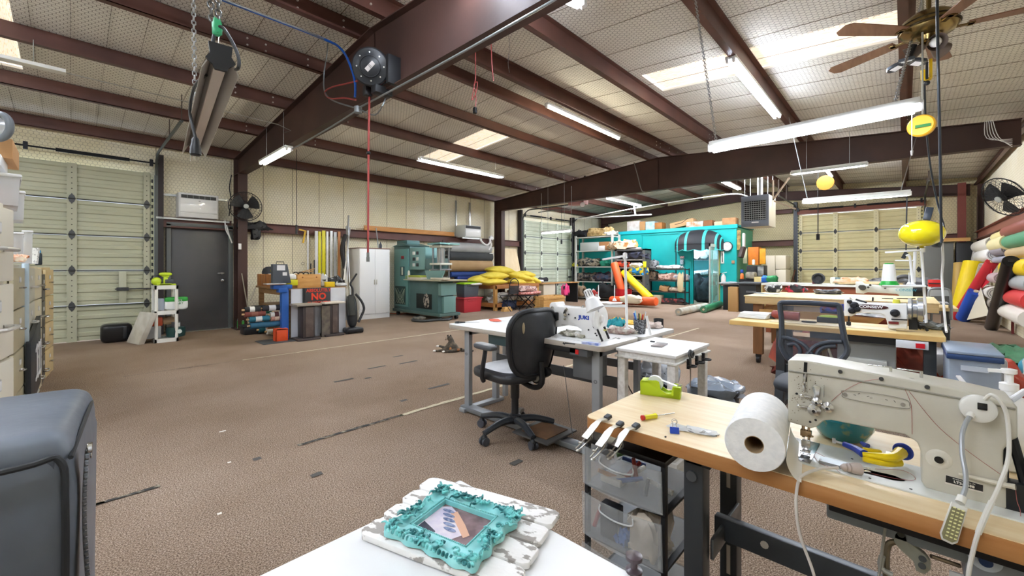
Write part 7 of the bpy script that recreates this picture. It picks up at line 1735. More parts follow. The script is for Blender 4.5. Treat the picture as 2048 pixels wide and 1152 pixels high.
# ================================================================== TEAL OFFICE AND BACK WALL
OX,OY0,OZ=15.0,4.02,2.64
OT=mat('17b3b0',.5,col2='14a9a8',ns=1.5);OTG=mat('5cb894',.5)
of=thing('office','bright teal built-in office with a doorway under a striped awning','office',(16,7,0))
dy0,dy1=P(1437,500,x=OX).y,P(1386,500,x=OX).y;dz=2.1
MB().bb(OX,OX+.1,dy1,10.2,0,OZ).bb(OX,OX+.1,OY0,dy0,0,OZ).bb(OX,OX+.1,dy0,dy1,dz,OZ).b('front_wall',OT,of,w=1,smooth=0)
MB().bb(OX+.1,17.0,OY0,OY0+.08,0,OZ-.04).b('side_wall',OTG,of,w=1);MB().bb(OX-.04,17.0,OY0-.04,10.2,OZ,OZ+.05).b('roof',mat('2aa9a8',.5),of,w=1)
MB().bb(OX-.05,OX,OY0-.04,10.2,OZ-.06,OZ+.06).b('top_trim',mat('1cb4bf',.45),of,w=1);MB().bb(16.8,16.88,OY0+.1,10.2,0,OZ).b('inner_wall',mat('a9e3ee',.5),of,w=1);MB().bb(OX+.1,16.9,OY0+.08,10.2,OZ-.1,OZ-.05).b('inner_ceiling',WHT,of,w=1)
MB().bb(OX+.02,OX+.08,dy1,dy1+.06,0,dz).bb(OX-.02,OX+.12,dy0-.05,dy0,0,dz).b('door_jamb',mat('b7ad46',.5),of,w=1)
for y,z0,z1 in((7.3,1.9,2.62),):MB().tube([(OX-.02,y,.9),(OX-.02,y,2.4),(OX-.02,y-.1,2.5),(OX-.02,y-1.4,2.5)],.012,6,2).b('conduit',OT,of,w=1)
MB().bb(OX-.02,OX,4.75,4.79,0,OZ).bb(OX-.02,OX,dy1+.05,dy1+.1,0,OZ).b('panel_batten',OT,of,w=1)
dl=thing('glass_door','aluminium framed glass door swung open at the office doorway','door',(OX-.05,dy0,0))
for bd_ in((14.05,OX-.02,dy0-.03,dy0+.0,0,.12),(14.05,OX-.02,dy0-.03,dy0,1.95,2.05),(14.05,14.12,dy0-.03,dy0,0,2.05),(OX-.08,OX-.02,dy0-.03,dy0,0,2.05)):MB().bb(*bd_).b('door_rail',mat('b9bcb4',.35,.4),dl,w=1)
MB().bb(14.1,OX-.05,dy0-.018,dy0-.012,.1,1.96).b('glass',mat('bfe0d0',.05,alpha=.3),dl,w=1)
MB().tube([(14.2,dy0+.02,1.0),(14.2,dy0+.06,1.0),(14.2,dy0+.06,1.2),(14.2,dy0+.02,1.2)],.01,6).b('handle',BLK,dl,w=1)
t=thing('office_shelf','shelf with plastic bags and white papers seen through the office doorway','shelf',(16.6,5.4,.9))
for z in(.95,1.55):MB().bb(16.4,16.78,4.6,6.6,z,z+.03).b('board',mat('4c5358',.5),t,w=1)
MB().bb(16.4,16.44,6.0,6.04,0,1.6).bb(16.4,16.44,5.0,5.04,0,1.6).b('post',DGR,t,w=1)
crumple((16.55,5.75,1.58),(.3,.6,.3),'plastic_bag',WHT,'white plastic bag heap on the upper shelf inside the office','bag',seed=91,amp=.8);crumple((16.5,5.5,.98),(.3,1.2,.16),'papers',mat('dfe5ea',.5,col2='8c98a0',ns=12),'papers and white goods on the office counter','papers',seed=92,amp=.8)
crumple((16.0,5.35,.0),(.5,.8,.85),'dark_clothes',mat('2d343c',.8,col2='3f4a52',ns=7),'dark clothes and equipment heaped inside the office','clothes',seed=93,amp=.6);MB().bb(15.7,15.8,5.75,5.95,.1,1.0).solo('tan_box',mat('b08848',.7),'tan carton just inside the office doorway','box')
AX,AW,AYc=OX-.05,.8,P(1393,480,x=14.7).y
aw=thing('awning','black dome awning with teal stripes and scalloped edge over the office door','awning',(AX,AYc,2.05))
AB=mat('24262b',.6);AT=mat('3fb9b4',.55)
zA,hA,proj=2.05,.54,.5
def aws(a,c):   # a: across 0..1, c: 0 = bottom front .. 1 = wall top
    th_=PI*a;y=AYc-AW*math.cos(th_)*-1; 
    r=math.cos(c*PI/2);return Vc((AX-proj*math.sin(th_)**.6*r,AYc+AW*math.cos(th_)*(1-.0*c),zA+hA*math.sin(c*PI/2)*math.sin(th_)**.75+.0))
cuts=[0,.09,.135,.2,.24,.36,.4,.6,.64,.78,.82,.88,.92,1.0]
for i in range(len(cuts)-1):
    a0,a1=cuts[i],cuts[i+1];m=AB if i%2==0 else AT
    MB().grid(lambda p,q:aws(a0+(a1-a0)*p,q),max(2,int((a1-a0)*40)),12,Vc((.012,0,-.012))).b('canopy_gore' if i%2==0 else 'stripe',m,aw,w=1,smooth=60)
    b=MB();n_=max(2,int((a1-a0)*60))
    b.grid(lambda p,q:aws(a0+(a1-a0)*p,0)+Vc((0,0,-(.16+.05*abs(math.sin((a0+(a1-a0)*p)*PI*6)))*q)),n_,2,Vc((.006,0,0)));b.b('valance',m,aw,w=1,smooth=60)
MB().tube([aws(i/60,0)+Vc((-.004,0,-.16-.05*abs(math.sin(i/60*PI*6)))) for i in range(61)],.011,6).b('edge_piping',AT,aw,w=1)
MB().cyl((14.4,P(1352,500,x=14.4).y,0),(14.4,P(1352,500,x=14.4).y,2.0),.018,n=8).solo('pole',BLK,'thin black pole standing before the left end of the awning','pole')
c=P(1455,493,x=OX-.03);t=thing('wall_clock','round white clock with a dark rim beside the awning','clock',c)
MB().cyl(c,c+Vc((-.05,0,0)),.165,n=36).b('rim',mat('33383a',.4),t,w=1);MB().cyl(c+Vc((-.045,0,0)),c+Vc((-.054,0,0)),.14,n=36).b('face',WHT,t,w=1)
for k in range(12):MB().box(c+Vc((-.055,.118*math.sin(k*PI/6),.118*math.cos(k*PI/6))),(.002,.012,.018)).b('numeral_mark',BLK,t,w=1)
MB().bar(c+Vc((-.057,0,0)),c+Vc((-.057,.06,.05)),.008,.003).bar(c+Vc((-.057,0,0)),c+Vc((-.057,-.08,.05)),.006,.003).b('hand',BLK,t,w=1)
def onw(u0,u1,v0,v1,nm,m,lb,cat,d=.03,x=OX):bd_=fx(u0,u1,v0,v1,x-d-.012,d);return bsolo(bd_,nm,m,lb,cat,bev=.002)
onw(1441.5,1448,502,527,'thermometer',mat('ebe8e0',.4),'tall white thermometer board under the clock','thermometer');onw(1444,1445.5,507,524,'thermometer_tube',mat('4b4748',.4),'dark tube line of the thermometer board','tube',.04)
onw(1360,1368,512,517,'warning_sign',mat('c3343a',.4,col2='f0e9e6',ns=60),'tiny red and white sign on the teal wall left of the door','sign');onw(1360,1366.5,519,529,'dispenser',mat('e4e8ea',.3,col2='5d86a5',ns=40),'small white dispenser under the red sign','dispenser',.06);onw(1463,1469,521,527,'switch_plate',mat('b88a68',.4),'brown switch plate right of the thermometer','switch')
c=P(1447,560,x=14.92);t=thing('fire_extinguisher','white and red fire extinguisher on the teal wall right of the glass door','extinguisher',c)
MB().lathe([(.05,-.2),(.075,-.18),(.075,.1),(.04,.17),(.02,.2)],c,ZV,18).b('cylinder',mat('e6e0dc',.35),t,w=1);MB().lathe([(.0765,-.17),(.0765,-.06)],c,ZV,18,cap=False).b('label',mat('b23a34',.4),t,w=1);MB().tube([c+Vc((0,0,.2)),c+Vc((0,.08,.22)),c+Vc((0,.12,.1)),c+Vc((0,.1,-.1))],.015,6,4).b('hose',BLK,t,w=1)
MB().bar(c+Vc((0,-.1,.26)),c+Vc((0,.05,.22)),.03,.02).b('lever',WHT,t,w=1)
for(u0,u1,v0,v1,cl,c2,lb) in((1254,1279,443,463,'d9d6d3','b9b0a8','open white carton on the left end of the office roof'),(1279,1290,443,461,'b58c5c',None,'tan side carton next to the open white one'),(1291,1309,444,461,'c9dde6','8fc0d6','pale blue and white carton on the office roof'),(1309,1324,442,456,'a9713c',None,'brown carton right of the pale blue one'),(1372,1406,445,456,'c08b62','e8e4df','flat brown and white carton in the middle of the office roof'),(1407,1424,443,455,'8d5d3c',None,'brown crumpled carton right of the flat one'),(1428,1445,446,454,'cdb295',None,'low beige carton on the office roof'),(1444,1471,438,452,'c4946a','a87c55','rounded brown carton at the right end of the office roof')):
    bd_=fx(u0,u1,v0,v1,OX+.06,.35);z0=OZ+.062;bsolo((bd_[0],bd_[1],bd_[2],bd_[3],z0,z0+bd_[5]-bd_[4]),'carton',mat(cl,.8,col2=c2,ns=6) if c2 else mat(cl,.8),lb,'box','cartons on the office roof',bev=.008)
t=thing('tilted_carton','long tan carton with a curved printed line, tilted on the office roof','box',P(1362,448,x=15.3));p_=P(1340,458,x=15.1);q_=P(1386,438,x=15.1)
MB().bar(p_+Vc((.2,0,.1)),q_+Vc((.2,0,-.06)),.4,.2).b('carton',mat('c9a276',.8),t,w=1,bev=.006)
mm=(p_+q_)/2+Vc((-.004,0,.04));dd=(q_-p_).normalized();MB().tube([mm-dd*.25+Vc((0,0,.05)),mm+Vc((0,0,-.0)),mm+dd*.25+Vc((0,0,.07))],.008,6,5).b('printed_curve',BLK,t,w=1)
def rack(name,label,x,d,y0,y1,H,zs_,m,pm,pr=.03,cat='shelf'):
    t=thing(name,label,cat,(x+d/2,(y0+y1)/2,0))
    for z in zs_:MB().bb(x,x+d,y0,y1,z-.035,z).b('shelf_board',m,t,w=1)
    for xx in(x+pr/2,x+d-pr/2):
        for yy in(y0-pr/2,y1+pr/2):MB().bb(xx-pr/2,xx+pr/2,yy-pr/2,yy+pr/2,0,H).b('post',pm,t,w=1)
    return t
SX=14.1;ya,yb=P(1222,500,x=SX).y,P(1152,500,x=SX).y
zv=lambda v,u=1187,x=SX:P(u,v,x=x).z
MS=mat('c2c3bd',.45)
rack('metal_shelf','tall grey metal shelving left of the teal office',SX,.6,ya,yb,zv(470),[zv(473),zv(501),zv(533),zv(563),.1],MS,MS,.07)
for(u,v,wd_,h,cl,c2,lb,nm) in((1165,472,.7,.24,'1f2126',None,'black bag on the top metal shelf','bag'),(1197,473,1.1,.3,'d9c08a','b99a66','tan canvas heap on the top metal shelf','canvas'),(1222,472,.5,.16,'eceae6',None,'white folded sheet at the right end of the top metal shelf','sheet'),(1180,533,1.3,.26,'8b8473','2f3436','grey striped canvas on the third metal shelf','canvas'),(1155,533,.3,.16,'cfc83c',None,'yellow cloth at the left of the third metal shelf','cloth'),(1213,533,.4,.2,'1f8066',None,'green roll at the right of the third metal shelf','cloth'),(1172,563,1.2,.3,'6b6258','23262b','dark mixed fabric on the fourth metal shelf','fabric'),(1208,563,.8,.28,'4b3c44','2b3c52','blue and brown fabric at the right of the fourth metal shelf','fabric')):
    c=P(u,v,x=SX+.28);z=zv(v)+.002;crumple((SX+.3,c.y,z),(.5,wd_,h),nm,mat(cl,.8,col2=c2,ns=7,thr=(.48,.54)) if c2 else mat(cl,.8),lb,nm,seed=u,amp=.8)
bd_=fx(1160,1196,482,500,SX+.05,.4);bsolo((bd_[0],bd_[1],bd_[2],bd_[3],zv(501)+.002,zv(484)),'clear_tub',mat('c2c9c6',.25,alpha=.8),'long clear tub on the second metal shelf','tub',bev=.02)
bd_=fx(1197,1218,483,500,SX+.12,.3);bsolo((bd_[0],bd_[1],bd_[2],bd_[3],zv(501)+.002,zv(484)),'brown_carton',mat('a97a50',.8),'brown cartons right of the long clear tub','box');bd_=fx(1196,1208,491,500,SX+.02,.08);bsolo((bd_[0],bd_[1],bd_[2],bd_[3],zv(501)+.002,zv(492)),'white_carton',WHT,'small white carton before the brown ones on the second metal shelf','box')
for k in range(3):
    c=P(1156+k*7,588,x=SX+.1);MB().torus((0,0,0),.16,.07,YV,24,8).solo('cushion_roll',mat('b59d80',.8,col2='6f5f4e',ns=4),('left','middle','right')[k]+' beige rolled cushion on the floor under the metal shelving','cushion','rolled cushions').location=(SX-.05,c.y,.1)
crumple((SX+.1,P(1213,590,x=SX).y,.1),(.6,.9,.55),'black_backpack',mat('1f2226',.6),'black backpack heap at the bottom right of the metal shelving','bag',seed=95,amp=.5);crumple((SX-.1,P(1193,590,x=SX).y,.0),(.3,.4,.4),'red_white_bag',mat('c9c4c2',.6,col2='b3322f',ns=6,thr=(.5,.54)),'white and red bag left of the black backpack','bag',seed=96)
GX=13.9;ya,yb=P(1290,500,x=GX).y,P(1229,500,x=GX).y;H=P(1260,498,x=GX).z
t=thing('grey_cabinet','open dark grey steel cabinet before the teal office wall','cabinet',(GX+.25,(ya+yb)/2,0));GC=mat('5b5d5c',.5)
for bd_ in((GX,GX+.5,ya,ya+.1,0,H),(GX,GX+.5,yb-.1,yb,0,H),(GX,GX+.5,ya,yb,H-.06,H),(GX+.46,GX+.5,ya,yb,0,H)):MB().bb(*bd_).b('panel',GC,t,w=1)
gz=[P(1260,v,x=GX).z for v in(519,535,550,582)]
for z in gz:MB().bb(GX,GX+.46,ya+.1,yb-.1,z-.03,z).b('shelf_board',mat('a9aaa4',.5),t,w=1)
for(u,k,wd_,h,cl,c2,lb) in((1270,0,.9,.25,'2b2f42','1c1e26','navy jacket draped on the top shelf of the grey cabinet'),(1243,1,.6,.2,'c2472a','2b2b2b','orange gear on the second shelf of the grey cabinet'),(1272,1,.6,.14,'dcdad2',None,'white cloth on the second shelf of the grey cabinet'),(1274,2,.65,.28,'1f7fc4','e0cf2e','blue and yellow life vest on the third shelf of the grey cabinet'),(1268,3,.8,.35,'8a8474','3a3a36','grey gear on the bottom shelf of the grey cabinet')):
    crumple((GX+.12,P(u,500,x=GX).y,gz[k]+.002),(.3,wd_,h),'gear',mat(cl,.7,col2=c2,ns=6,thr=(.5,.53)) if c2 else mat(cl,.7),lb,'gear',seed=u+k,amp=.7)
crumple((GX+.2,P(1238,490,x=GX).y,H),(.5,1.1,.28),'tan_bundle',mat('d9cbb0',.8,col2='b9834c',ns=6,thr=(.52,.58)),'cream and tan wrapped bundle on top of the grey cabinet','bundle',seed=97,amp=.8);bsolo((GX+.1,GX+.3,P(1275,500,x=GX).y,P(1256,500,x=GX).y,H,H+.06),'white_boxes',WHT,'low white boxes on top of the grey cabinet','box')
bsolo((GX-.04,GX-.004,P(1293,500,x=GX).y,P(1287,500,x=GX).y,P(1290,535,x=GX).z,P(1290,523,x=GX).z),'yellow_tag',mat('e2dc2a',.4),'yellow round tag on the edge of the grey cabinet','tag')
BX=14.2;ya,yb=P(1369,500,x=BX).y,P(1294,500,x=BX).y;bz=[P(1330,v,x=BX).z for v in(538,561,583)]+[.06]
rack('black_shelf','low black shelf unit against the teal wall left of the office door',BX,.4,ya,yb,bz[0]+.02,bz,mat('3a3533',.5),BLK,.03)
for(u,k,wd_,h,cl,c2,lb,nm) in((1302,0,.35,.28,'8d8f92','3a3c40','row of grey binders on the top of the black shelf','binders'),(1334,0,.9,.12,'d9dadb','a8a9ab','long silver roll on the top of the black shelf','roll'),(1301,1,.35,.3,'6b5a48','26231f','brown basket of gear on the second black shelf','basket'),(1332,1,.7,.24,'c9a89a','8f6f62','stack of pinkish papers on the second black shelf','papers'),(1358,1,.5,.2,'b5a9a0','8496ad','mixed papers at the right of the second black shelf','papers'),(1326,2,.35,.18,'a07a50',None,'brown carton on the third black shelf','carton'),(1350,2,.5,.14,'cdbda9','8a7a6a','cream cloths on the third black shelf','cloths'),(1340,3,.9,.14,'2e2a2c','8a3a3c','dark red and black gear on the lowest black shelf','gear')):
    crumple((BX+.18,P(u,500,x=BX).y,bz[k]+.002),(.3,wd_,h),nm,mat(cl,.7,col2=c2,ns=9,thr=(.5,.54)) if c2 else mat(cl,.7),lb,nm,seed=u+k,amp=.45,e=.35)
crumple((BX-.05,P(1362,500,x=BX).y,bz[2]),(.1,.2,.6),'cream_cloth',mat('cfc09a',.8),'cream cloth hanging at the right end of the black shelf','cloth',seed=98)
bsolo((BX-.1,BX+.25,P(1322,500,x=BX).y,P(1306,500,x=BX).y,0,.3),'tan_crate',mat('b5aa90',.7),'tan crate on the floor before the black shelf','crate')
def fat(p0,p1,r,cl,lb,nm='foam_tube'):
    p0=Vc(p0);p1=Vc(p1);L=(p1-p0).length;MB().lathe([(r*.4,0),(r*.9,.01),(r,.05),(r,L-.05),(r*.9,L-.01),(r*.4,L)],p0,p1-p0,20).solo(nm,mat(cl,.5),lb,'tube')
c=P(1247,600,x=13.4);MB().lathe([(.26,0),(.29,.52),(.28,.52),(.25,.02),(0,.02)],(c.x,c.y,0),ZV,28,cap=False).solo('red_bin',mat('c0202c',.4),'round red bin holding the orange tube','bin')
fat((c.x,c.y,.25),P(1228,526,x=13.6),.14,'e8602c','orange foam tube leaning up out of the red bin');fat(P(1302,598,x=12.9),P(1247,545,x=13.7),.13,'eadb1e','long yellow foam tube leaning on the grey cabinet');fat(P(1222,600,x=12.9),P(1313,603,x=12.6),.14,'e2602e','orange foam tube lying on the floor before the red bin')
crumple(tuple(P(1262,607,x=12.5)),(.3,.75,.26),'cream_wrap',mat('e3dcc4',.7),'cream paper wrapped over the middle of the lying orange tube','wrap',seed=99,amp=.3)
def roll(p0,p1,r,cl,lb,c2=None,core='d8c8a8',spiral=None,grp=None,nm='fabric_roll',rough=.5,hollow=True):
    p0=Vc(p0);p1=Vc(p1);t=thing(nm,lb,'fabric roll',(p0.x,p0.y,min(p0.z,p1.z)-r),group=grp);L=(p1-p0).length
    MB().lathe([(r*.3,0),(r*.97,0),(r,.01),(r*1.01,L*.5),(r,L-.01),(r*.97,L),(r*.3,L)],p0,p1-p0,22,cap=False).b('roll',mat(cl,rough,col2=c2,ns=5) if c2 else mat(cl,rough),t,w=1)
    a=(p1-p0).normalized();MB().cyl(p0-a*.01,p1+a*.02,r*.32,n=14).b('core',mat(core,.8),t,w=1)
    if spiral:MB().torus(p0-a*.002,r*.6,r*.035,a,20,5).torus(p0-a*.002,r*.82,r*.03,a,20,5).b('spiral_edge',mat(spiral,.6),t,w=1)
    return t
roll(P(1357,624,z=.1),P(1412,612,z=.1),.095,'cfd2cc','pale clear-wrapped roll lying on the carpet before the office door','b8b09c',spiral='6b5a48');roll(P(1407,619,z=.1),P(1440,608,z=.1),.1,'1f6b45','dark green roll lying before the office door',spiral='8fc0a5')
def bx(u0,u1,v0,v1,x,d,nm,cl,lb,cat,c2=None,z0=None,bev=.008):bd_=fx(u0,u1,v0,v1,x,d,z0);return bsolo(bd_,nm,mat(cl,.6,col2=c2,ns=7) if c2 else mat(cl,.6),lb,cat,bev=bev)
bx(1446,1474,571,612,13.5,.4,'black_bin','23252a','black bin with a grey liner beside the teal office corner','bin',z0=0);crumple((13.7,P(1460,570,x=13.6).y,P(1460,571,x=13.5).z),(.5,.6,.1),'grey_liner',mat('8d9094',.3),'grey liner on the black bin','liner',seed=3)
bx(1456,1475,574,617,13.1,.25,'cardboard_box','b8925e','tall narrow cardboard box standing before the trash bins','box',z0=0)
bx(1477,1512,568,614,13.2,.6,'trash_can','3a3e42','big dark grey wheeled trash can right of the tall cardboard box','bin',z0=0,bev=.03);bx(1474,1519,565,569,13.1,.75,'trash_can_lid','54585c','grey lid of the big trash can, with rim and liner','lid');bx(1492,1512,582,586,13.15,.05,'can_grip','6b6f72','grip bar on the big trash can','grip')  # the flat slab on top is the can's lid
bx(1478,1512,558,566,14.3,.5,'black_tray','202226','black appliance behind the big trash can','appliance');bx(1508,1531,554,590,14.2,.6,'beige_cabinet','cdbb80','beige low cabinet between the trash can and the refrigerator','cabinet','bfae74',z0=0);bx(1490,1509,544,558,14.25,.35,'rice_cooker','a9a28f','silver cooker in front of the black microwave','cooker','5d5a52',bev=.05);bx(1493,1527,531,553,14.7,.5,'microwave','25282c','black microwave under the orange cabinet','microwave');bx(1515,1527,533,552,14.66,.04,'keypad_plate','8b8f8e','grey control panel of the black microwave','panel','4a4c4e')
bx(1496,1517,494,530,14.9,.4,'orange_cabinet','c9751f','orange wooden wall cabinet above the microwave','cabinet','b9681a');bx(1519,1531,497,528,14.85,.03,'cabinet_door','dd9a22','yellow-orange cabinet door standing open by the orange cabinet','door','cf8c1c');bx(1504,1509,519,530,14.5,.1,'white_bottle','f0f0ee','white bottle on the microwave','bottle',bev=.02)
t=thing('spray_bottle','orange spray bottle with a blue trigger on the black appliance','bottle',P(1484,558,x=14.2));MB().lathe([(.05,0),(.055,.02),(.05,.14),(.02,.18)],(0,0,0),ZV,14).b('bottle',mat('c96a2c',.35),t);MB().box((0,0,.24),(.06,.08,.1)).b('trigger',mat('24449a',.4),t,bev=.01)
bx(1474,1481,460,500,14.95,.04,'beam_pallet','b39b5e','yellowish slatted board at the office corner top','board','5c4a2c');bx(1484,1489,466,495,14.9,.15,'white_vent_pipe','dfe0dc','white vertical pipe at the office corner','pipe',bev=.03)
MB().bar(P(1487,494,x=14.6),P(1481,515,x=14.5),.14,.12).solo('dark_tool_case',mat('3a2c28',.5),'dark brown tool case hanging at the office corner','case',bev=.01);bx(1486,1494,497,527,14.9,.1,'grey_panel_box','b9c0a0','pale panel box under the dark tool case','box')
fr=thing('refrigerator','white refrigerator standing sideways by the back wall','refrigerator',P(1552,600,x=15.6));bd_=fx(1531,1550,511,600,15.5,.7,0);MB().bb(*bd_).b('body',mat('e4dec8',.4),fr,w=1,bev=.02)
bd2=(bd_[0]+.0,bd_[1],bd_[2]-.3,bd_[2]-.01,0,bd_[5]);z_=P(1555,538,x=15.5).z;MB().bb(bd2[0],bd2[1],bd2[2],bd2[3],z_,bd2[5]).b('freezer_door',mat('e8e2cc',.4),fr,w=1,bev=.02);MB().bb(bd2[0],bd2[1],bd2[2],bd2[3],.05,z_-.015).b('fridge_door',mat('e8e2cc',.4),fr,w=1,bev=.02)
bx(1525,1551,566,588,13.6,.4,'carton','b98f55','open carton with green and blue items before the refrigerator','box');crumple(tuple(P(1531,566,x=13.7)),(.25,.2,.2),'blue_rag',mat('1f62b8',.6),'blue bag in the carton before the refrigerator','bag',seed=4);crumple(tuple(P(1541,566,x=13.7)),(.25,.35,.2),'green_rag',mat('1f7a45',.6),'green bag in the carton before the refrigerator','bag',seed=5)
MB().cyl(P(1590,540,x=16.7),P(1577,590,x=16.3),.025,n=8).cyl(P(1588,560,x=16.8),P(1590,592,x=16.4),.02,n=8).solo('leaning_poles',mat('6e4a34',.6),'brown poles leaning on the back wall left of the yellow door','poles');MB().cyl(P(1578,528,x=16.9),P(1578,540,x=16.9),.04,n=10).solo('wall_tool',CHR,'small silver tool hanging on the back wall','tool')
hx0=12.0;y1_,y0_=P(1483,420,x=hx0).y,P(1538,420,x=hx0).y;z1,z0=P(1510,391,x=hx0).z,P(1510,453,x=hx0).z
ht=thing('unit_heater','grey suspended unit heater hanging from the roof above the office corner','heater',(hx0+.4,(y0_+y1_)/2,z0))
MB().bb(hx0,hx0+.75,y0_,y1_,z0,z1).b('case',mat('c9c3ac',.45),ht,w=1,bev=.01);FG=mat('6f7681',.4);ym,hh_=(y0_+y1_)/2,z1-z0
for a,b_ in((0,.2),(.82,1)):MB().bb(hx0-.03,hx0,y0_,y1_,z0+hh_*a,z0+hh_*b_).b('front_panel',FG,ht,w=1,bev=.004)
for y in(y0_,y1_-.06):MB().bb(hx0-.03,hx0,y,y+.06,z0+hh_*.2,z0+hh_*.82).b('front_side',FG,ht,w=1)
MB().bb(hx0-.008,hx0-.002,y0_+.06,y1_-.06,z0+hh_*.2,z0+hh_*.82).b('dark_core',mat('17181b',.8),ht,w=1)
for k in range(9):MB().bb(hx0-.03,hx0-.01,y0_+.06,y1_-.06,z0+hh_*(.23+.067*k),z0+hh_*(.23+.067*k)+.012).b('louver',mat('a9adae',.35,.4),ht,w=1)
for k in range(10):MB().bb(hx0-.025,hx0-.012,y0_+.08+k*(y1_-y0_-.16)/9-.005,y0_+.08+k*(y1_-y0_-.16)/9+.005,z0+hh_*.2,z0+hh_*.82).b('fin',mat('8d9294',.35,.4),ht,w=1)
MB().bb(hx0-.033,hx0-.03,ym-.09,ym+.07,z0+.09,z0+.12).b('badge',WHT,ht,w=1);MB().cyl((hx0+.3,ym-.05,z1),(hx0+.3,ym-.05,3.85),.065,n=20).b('flue',GALV,ht,w=1)
for x in(hx0+.1,hx0+.65):
    for y in(y0_+.05,y1_-.05):MB().cyl((x,y,z1),(x,y,zd(y)),.008,n=6).b('hanger_rod',GALV,ht,w=1)
for q in((1546,360,1546,400),(1546,400,1579,355),(1548,402,1592,418)):MB().bar(P(q[0],q[1],x=12.4),P(q[2],q[3],x=12.4),.035,.035).solo('steel_angle',mat('9b8a76',.5,.3),{360:'upright',400:'upper diagonal',402:'lower diagonal'}[q[1]]+' steel angle brace right of the unit heater','brace','braces by the heater')
c=P(1651,366,x=12.2);MB().cyl(c,c+Vc((-.06,0,0)),.17,n=28).solo('orange_reel',mat('d99a3c',.4),'orange round cord reel under the far roof left of the yellow door','reel');MB().cyl(up_to_roof(P(1636,372,x=12.2)),P(1636,470,x=12.2),.01,n=6).cyl(P(1636,468,x=12.2),P(1636,480,x=12.2),.035,n=8).solo('pull_switch',BLK,'black pull switch hanging before the yellow sectional door','switch')

# ================================================================== RIGHT MIDDLE TABLES
k1=thing('sewing_desk','wood topped sewing desk with a white machine in the middle right','desk',(4.7,.5,0))
CX0,CX1,CY0_,CY1_=4.38,4.98,-.22,1.24
MB().bb(CX0,CX1,CY0_,CY1_,TZ-.045,TZ).b('tabletop',wood('e3c98f','d6b878',(14,1,14)),k1,w=1,bev=.006);MB().bb(CX0-.001,CX0+.004,CY0_+.01,CY1_-.01,TZ-.04,TZ-.006).b('front_edge',mat('dcb570',.45,col2='cfa460',ns=5),k1,w=1)
for y in(.83,-.14):
    MB().bar((CX0+.12,y,TZ-.05),(CX0+.1,y,.3),.07,.05).bar((CX0+.1,y,.32),(CX0+.02,y,.03),.07,.05).b('leg',CHL,k1,w=1,bev=.004);MB().bb(CX1-.15,CX1-.1,y-.03,y+.03,.03,TZ-.045).b('leg',CHL,k1,w=1);MB().bb(CX0-.02,CX1,y-.035,y+.035,0,.04).b('foot',CHL,k1,w=1)
MB().bb(CX0+.12,CX0+.15,-.14,.83,.3,.38).b('stretcher',CHL,k1,w=1);MB().bb(CX0+.03,CX0+.3,0,.6,TZ-.1,TZ-.046).b('oil_pan',BLK,k1,w=1)
MB().bb(CX0+.1,CX0+.3,.05,.42,.42,TZ-.1).b('motor_box',mat('9a9b97',.4),k1,w=1,bev=.01);MB().bb(CX0+.05,CX0+.1,.1,.36,.4,.52).b('control_box',mat('b5b5ae',.4),k1,w=1,bev=.006);MB().bb(CX0+.0,CX0+.06,-.13,.05,TZ-.11,TZ-.05).b('switch_box',mat('dfe2e6',.35),k1,w=1,bev=.003);MB().bb(CX0-.008,CX0,-.11,-.06,TZ-.1,TZ-.065).b('red_switch',mat('d01f2c',.3),k1,w=1)
MB().tube([(CX0+.1,.47,TZ-.1),(CX0+.06,.47,TZ-.2),(CX0+.05,.42,.42)],.01,6,3).b('knee_rod',mat('b3a68a',.4,.4),k1,w=1);MB().cyl((CX0+.02,.46,.44),(CX0+.05,.46,.44),.06,n=20).b('knee_pad',mat('3c4046',.4),k1,w=1)
C5=6.827;cs=small_machine('sewing_machine','white walking-foot sewing machine with a black lettered badge on the middle right desk',4.5,.13,
    [(870,450),(950,448),(962,478),(1100,505),(1200,520),(1740,532),(1742,880),(1480,868),(1455,760),(1425,690),(1380,672),(1140,652),(1060,656),(990,700),(872,700)],C5,1560,530,WM_,None,None,TZ,None)
def kp_(a,c,x=4.495):return P(1560+a/C5,530+c/C5,x=x)
cc_=kp_(1240,572);MB().ell(cc_,(.004,.108,.019),None,24,10).b('badge',mat('4a1f22',.35),cs,w=1);text('CONSEW',.03,cc_+Vc((-.0055,0,0)),(0,-1,0),ZV,WHT,cs,'brand_lettering',w=1,sx=1.15,bold=.001)
hw_=kp_(1880,610,4.56);MB().lathe([(.04,-.05),(.045,0),(.085,.0),(.09,.02),(.075,.03),(.075,.05),(.095,.055),(.098,.085),(.05,.09),(.03,.1)],(4.565,kp_(1745,600,4.56).y,hw_.z),(0,-1,0),32).b('handwheel',mat('b3b6ba',.25,.8),cs,w=1)
for a,c,r in((1015,550,.03),(1050,600,.025),(985,620,.028),(1570,655,.03),(950,500,.018)):MB().lathe([(r,0),(r,.008),(r*.6,.012),(r*.5,.025),(0,.025)],kp_(a,c),(-1,0,0),16).b('tension_disc',mat('3b3d42',.3,.6),cs,w=1)
MB().cyl(kp_(940,690,4.56),kp_(940,830,4.56),.006,n=8).box(kp_(938,800,4.56),(.03,.03,.03)).b('needle_bar',BLK,cs,w=1);MB().bar(kp_(1520,740,4.485),kp_(1740,750,4.485),.01,.01).b('lever',BLK,cs,w=1);MB().box(kp_(1550,790),(.004,.06,.02)).b('red_label',mat('7a3030',.4),cs,w=1)
MB().bb(4.47,4.66,.05,.92,TZ-.01,TZ+.006).b('bed',mat('d9c8a0',.4),cs,w=1);MB().bar(kp_(1810,730,4.55),kp_(1820,880,4.55),.05,.03).tube([kp_(1860,700,4.6),kp_(1900,860,4.6),kp_(1960,840,4.6),kp_(2020,900,4.6)],.01,6,4).b('belt_guard',BLK,cs,w=1)
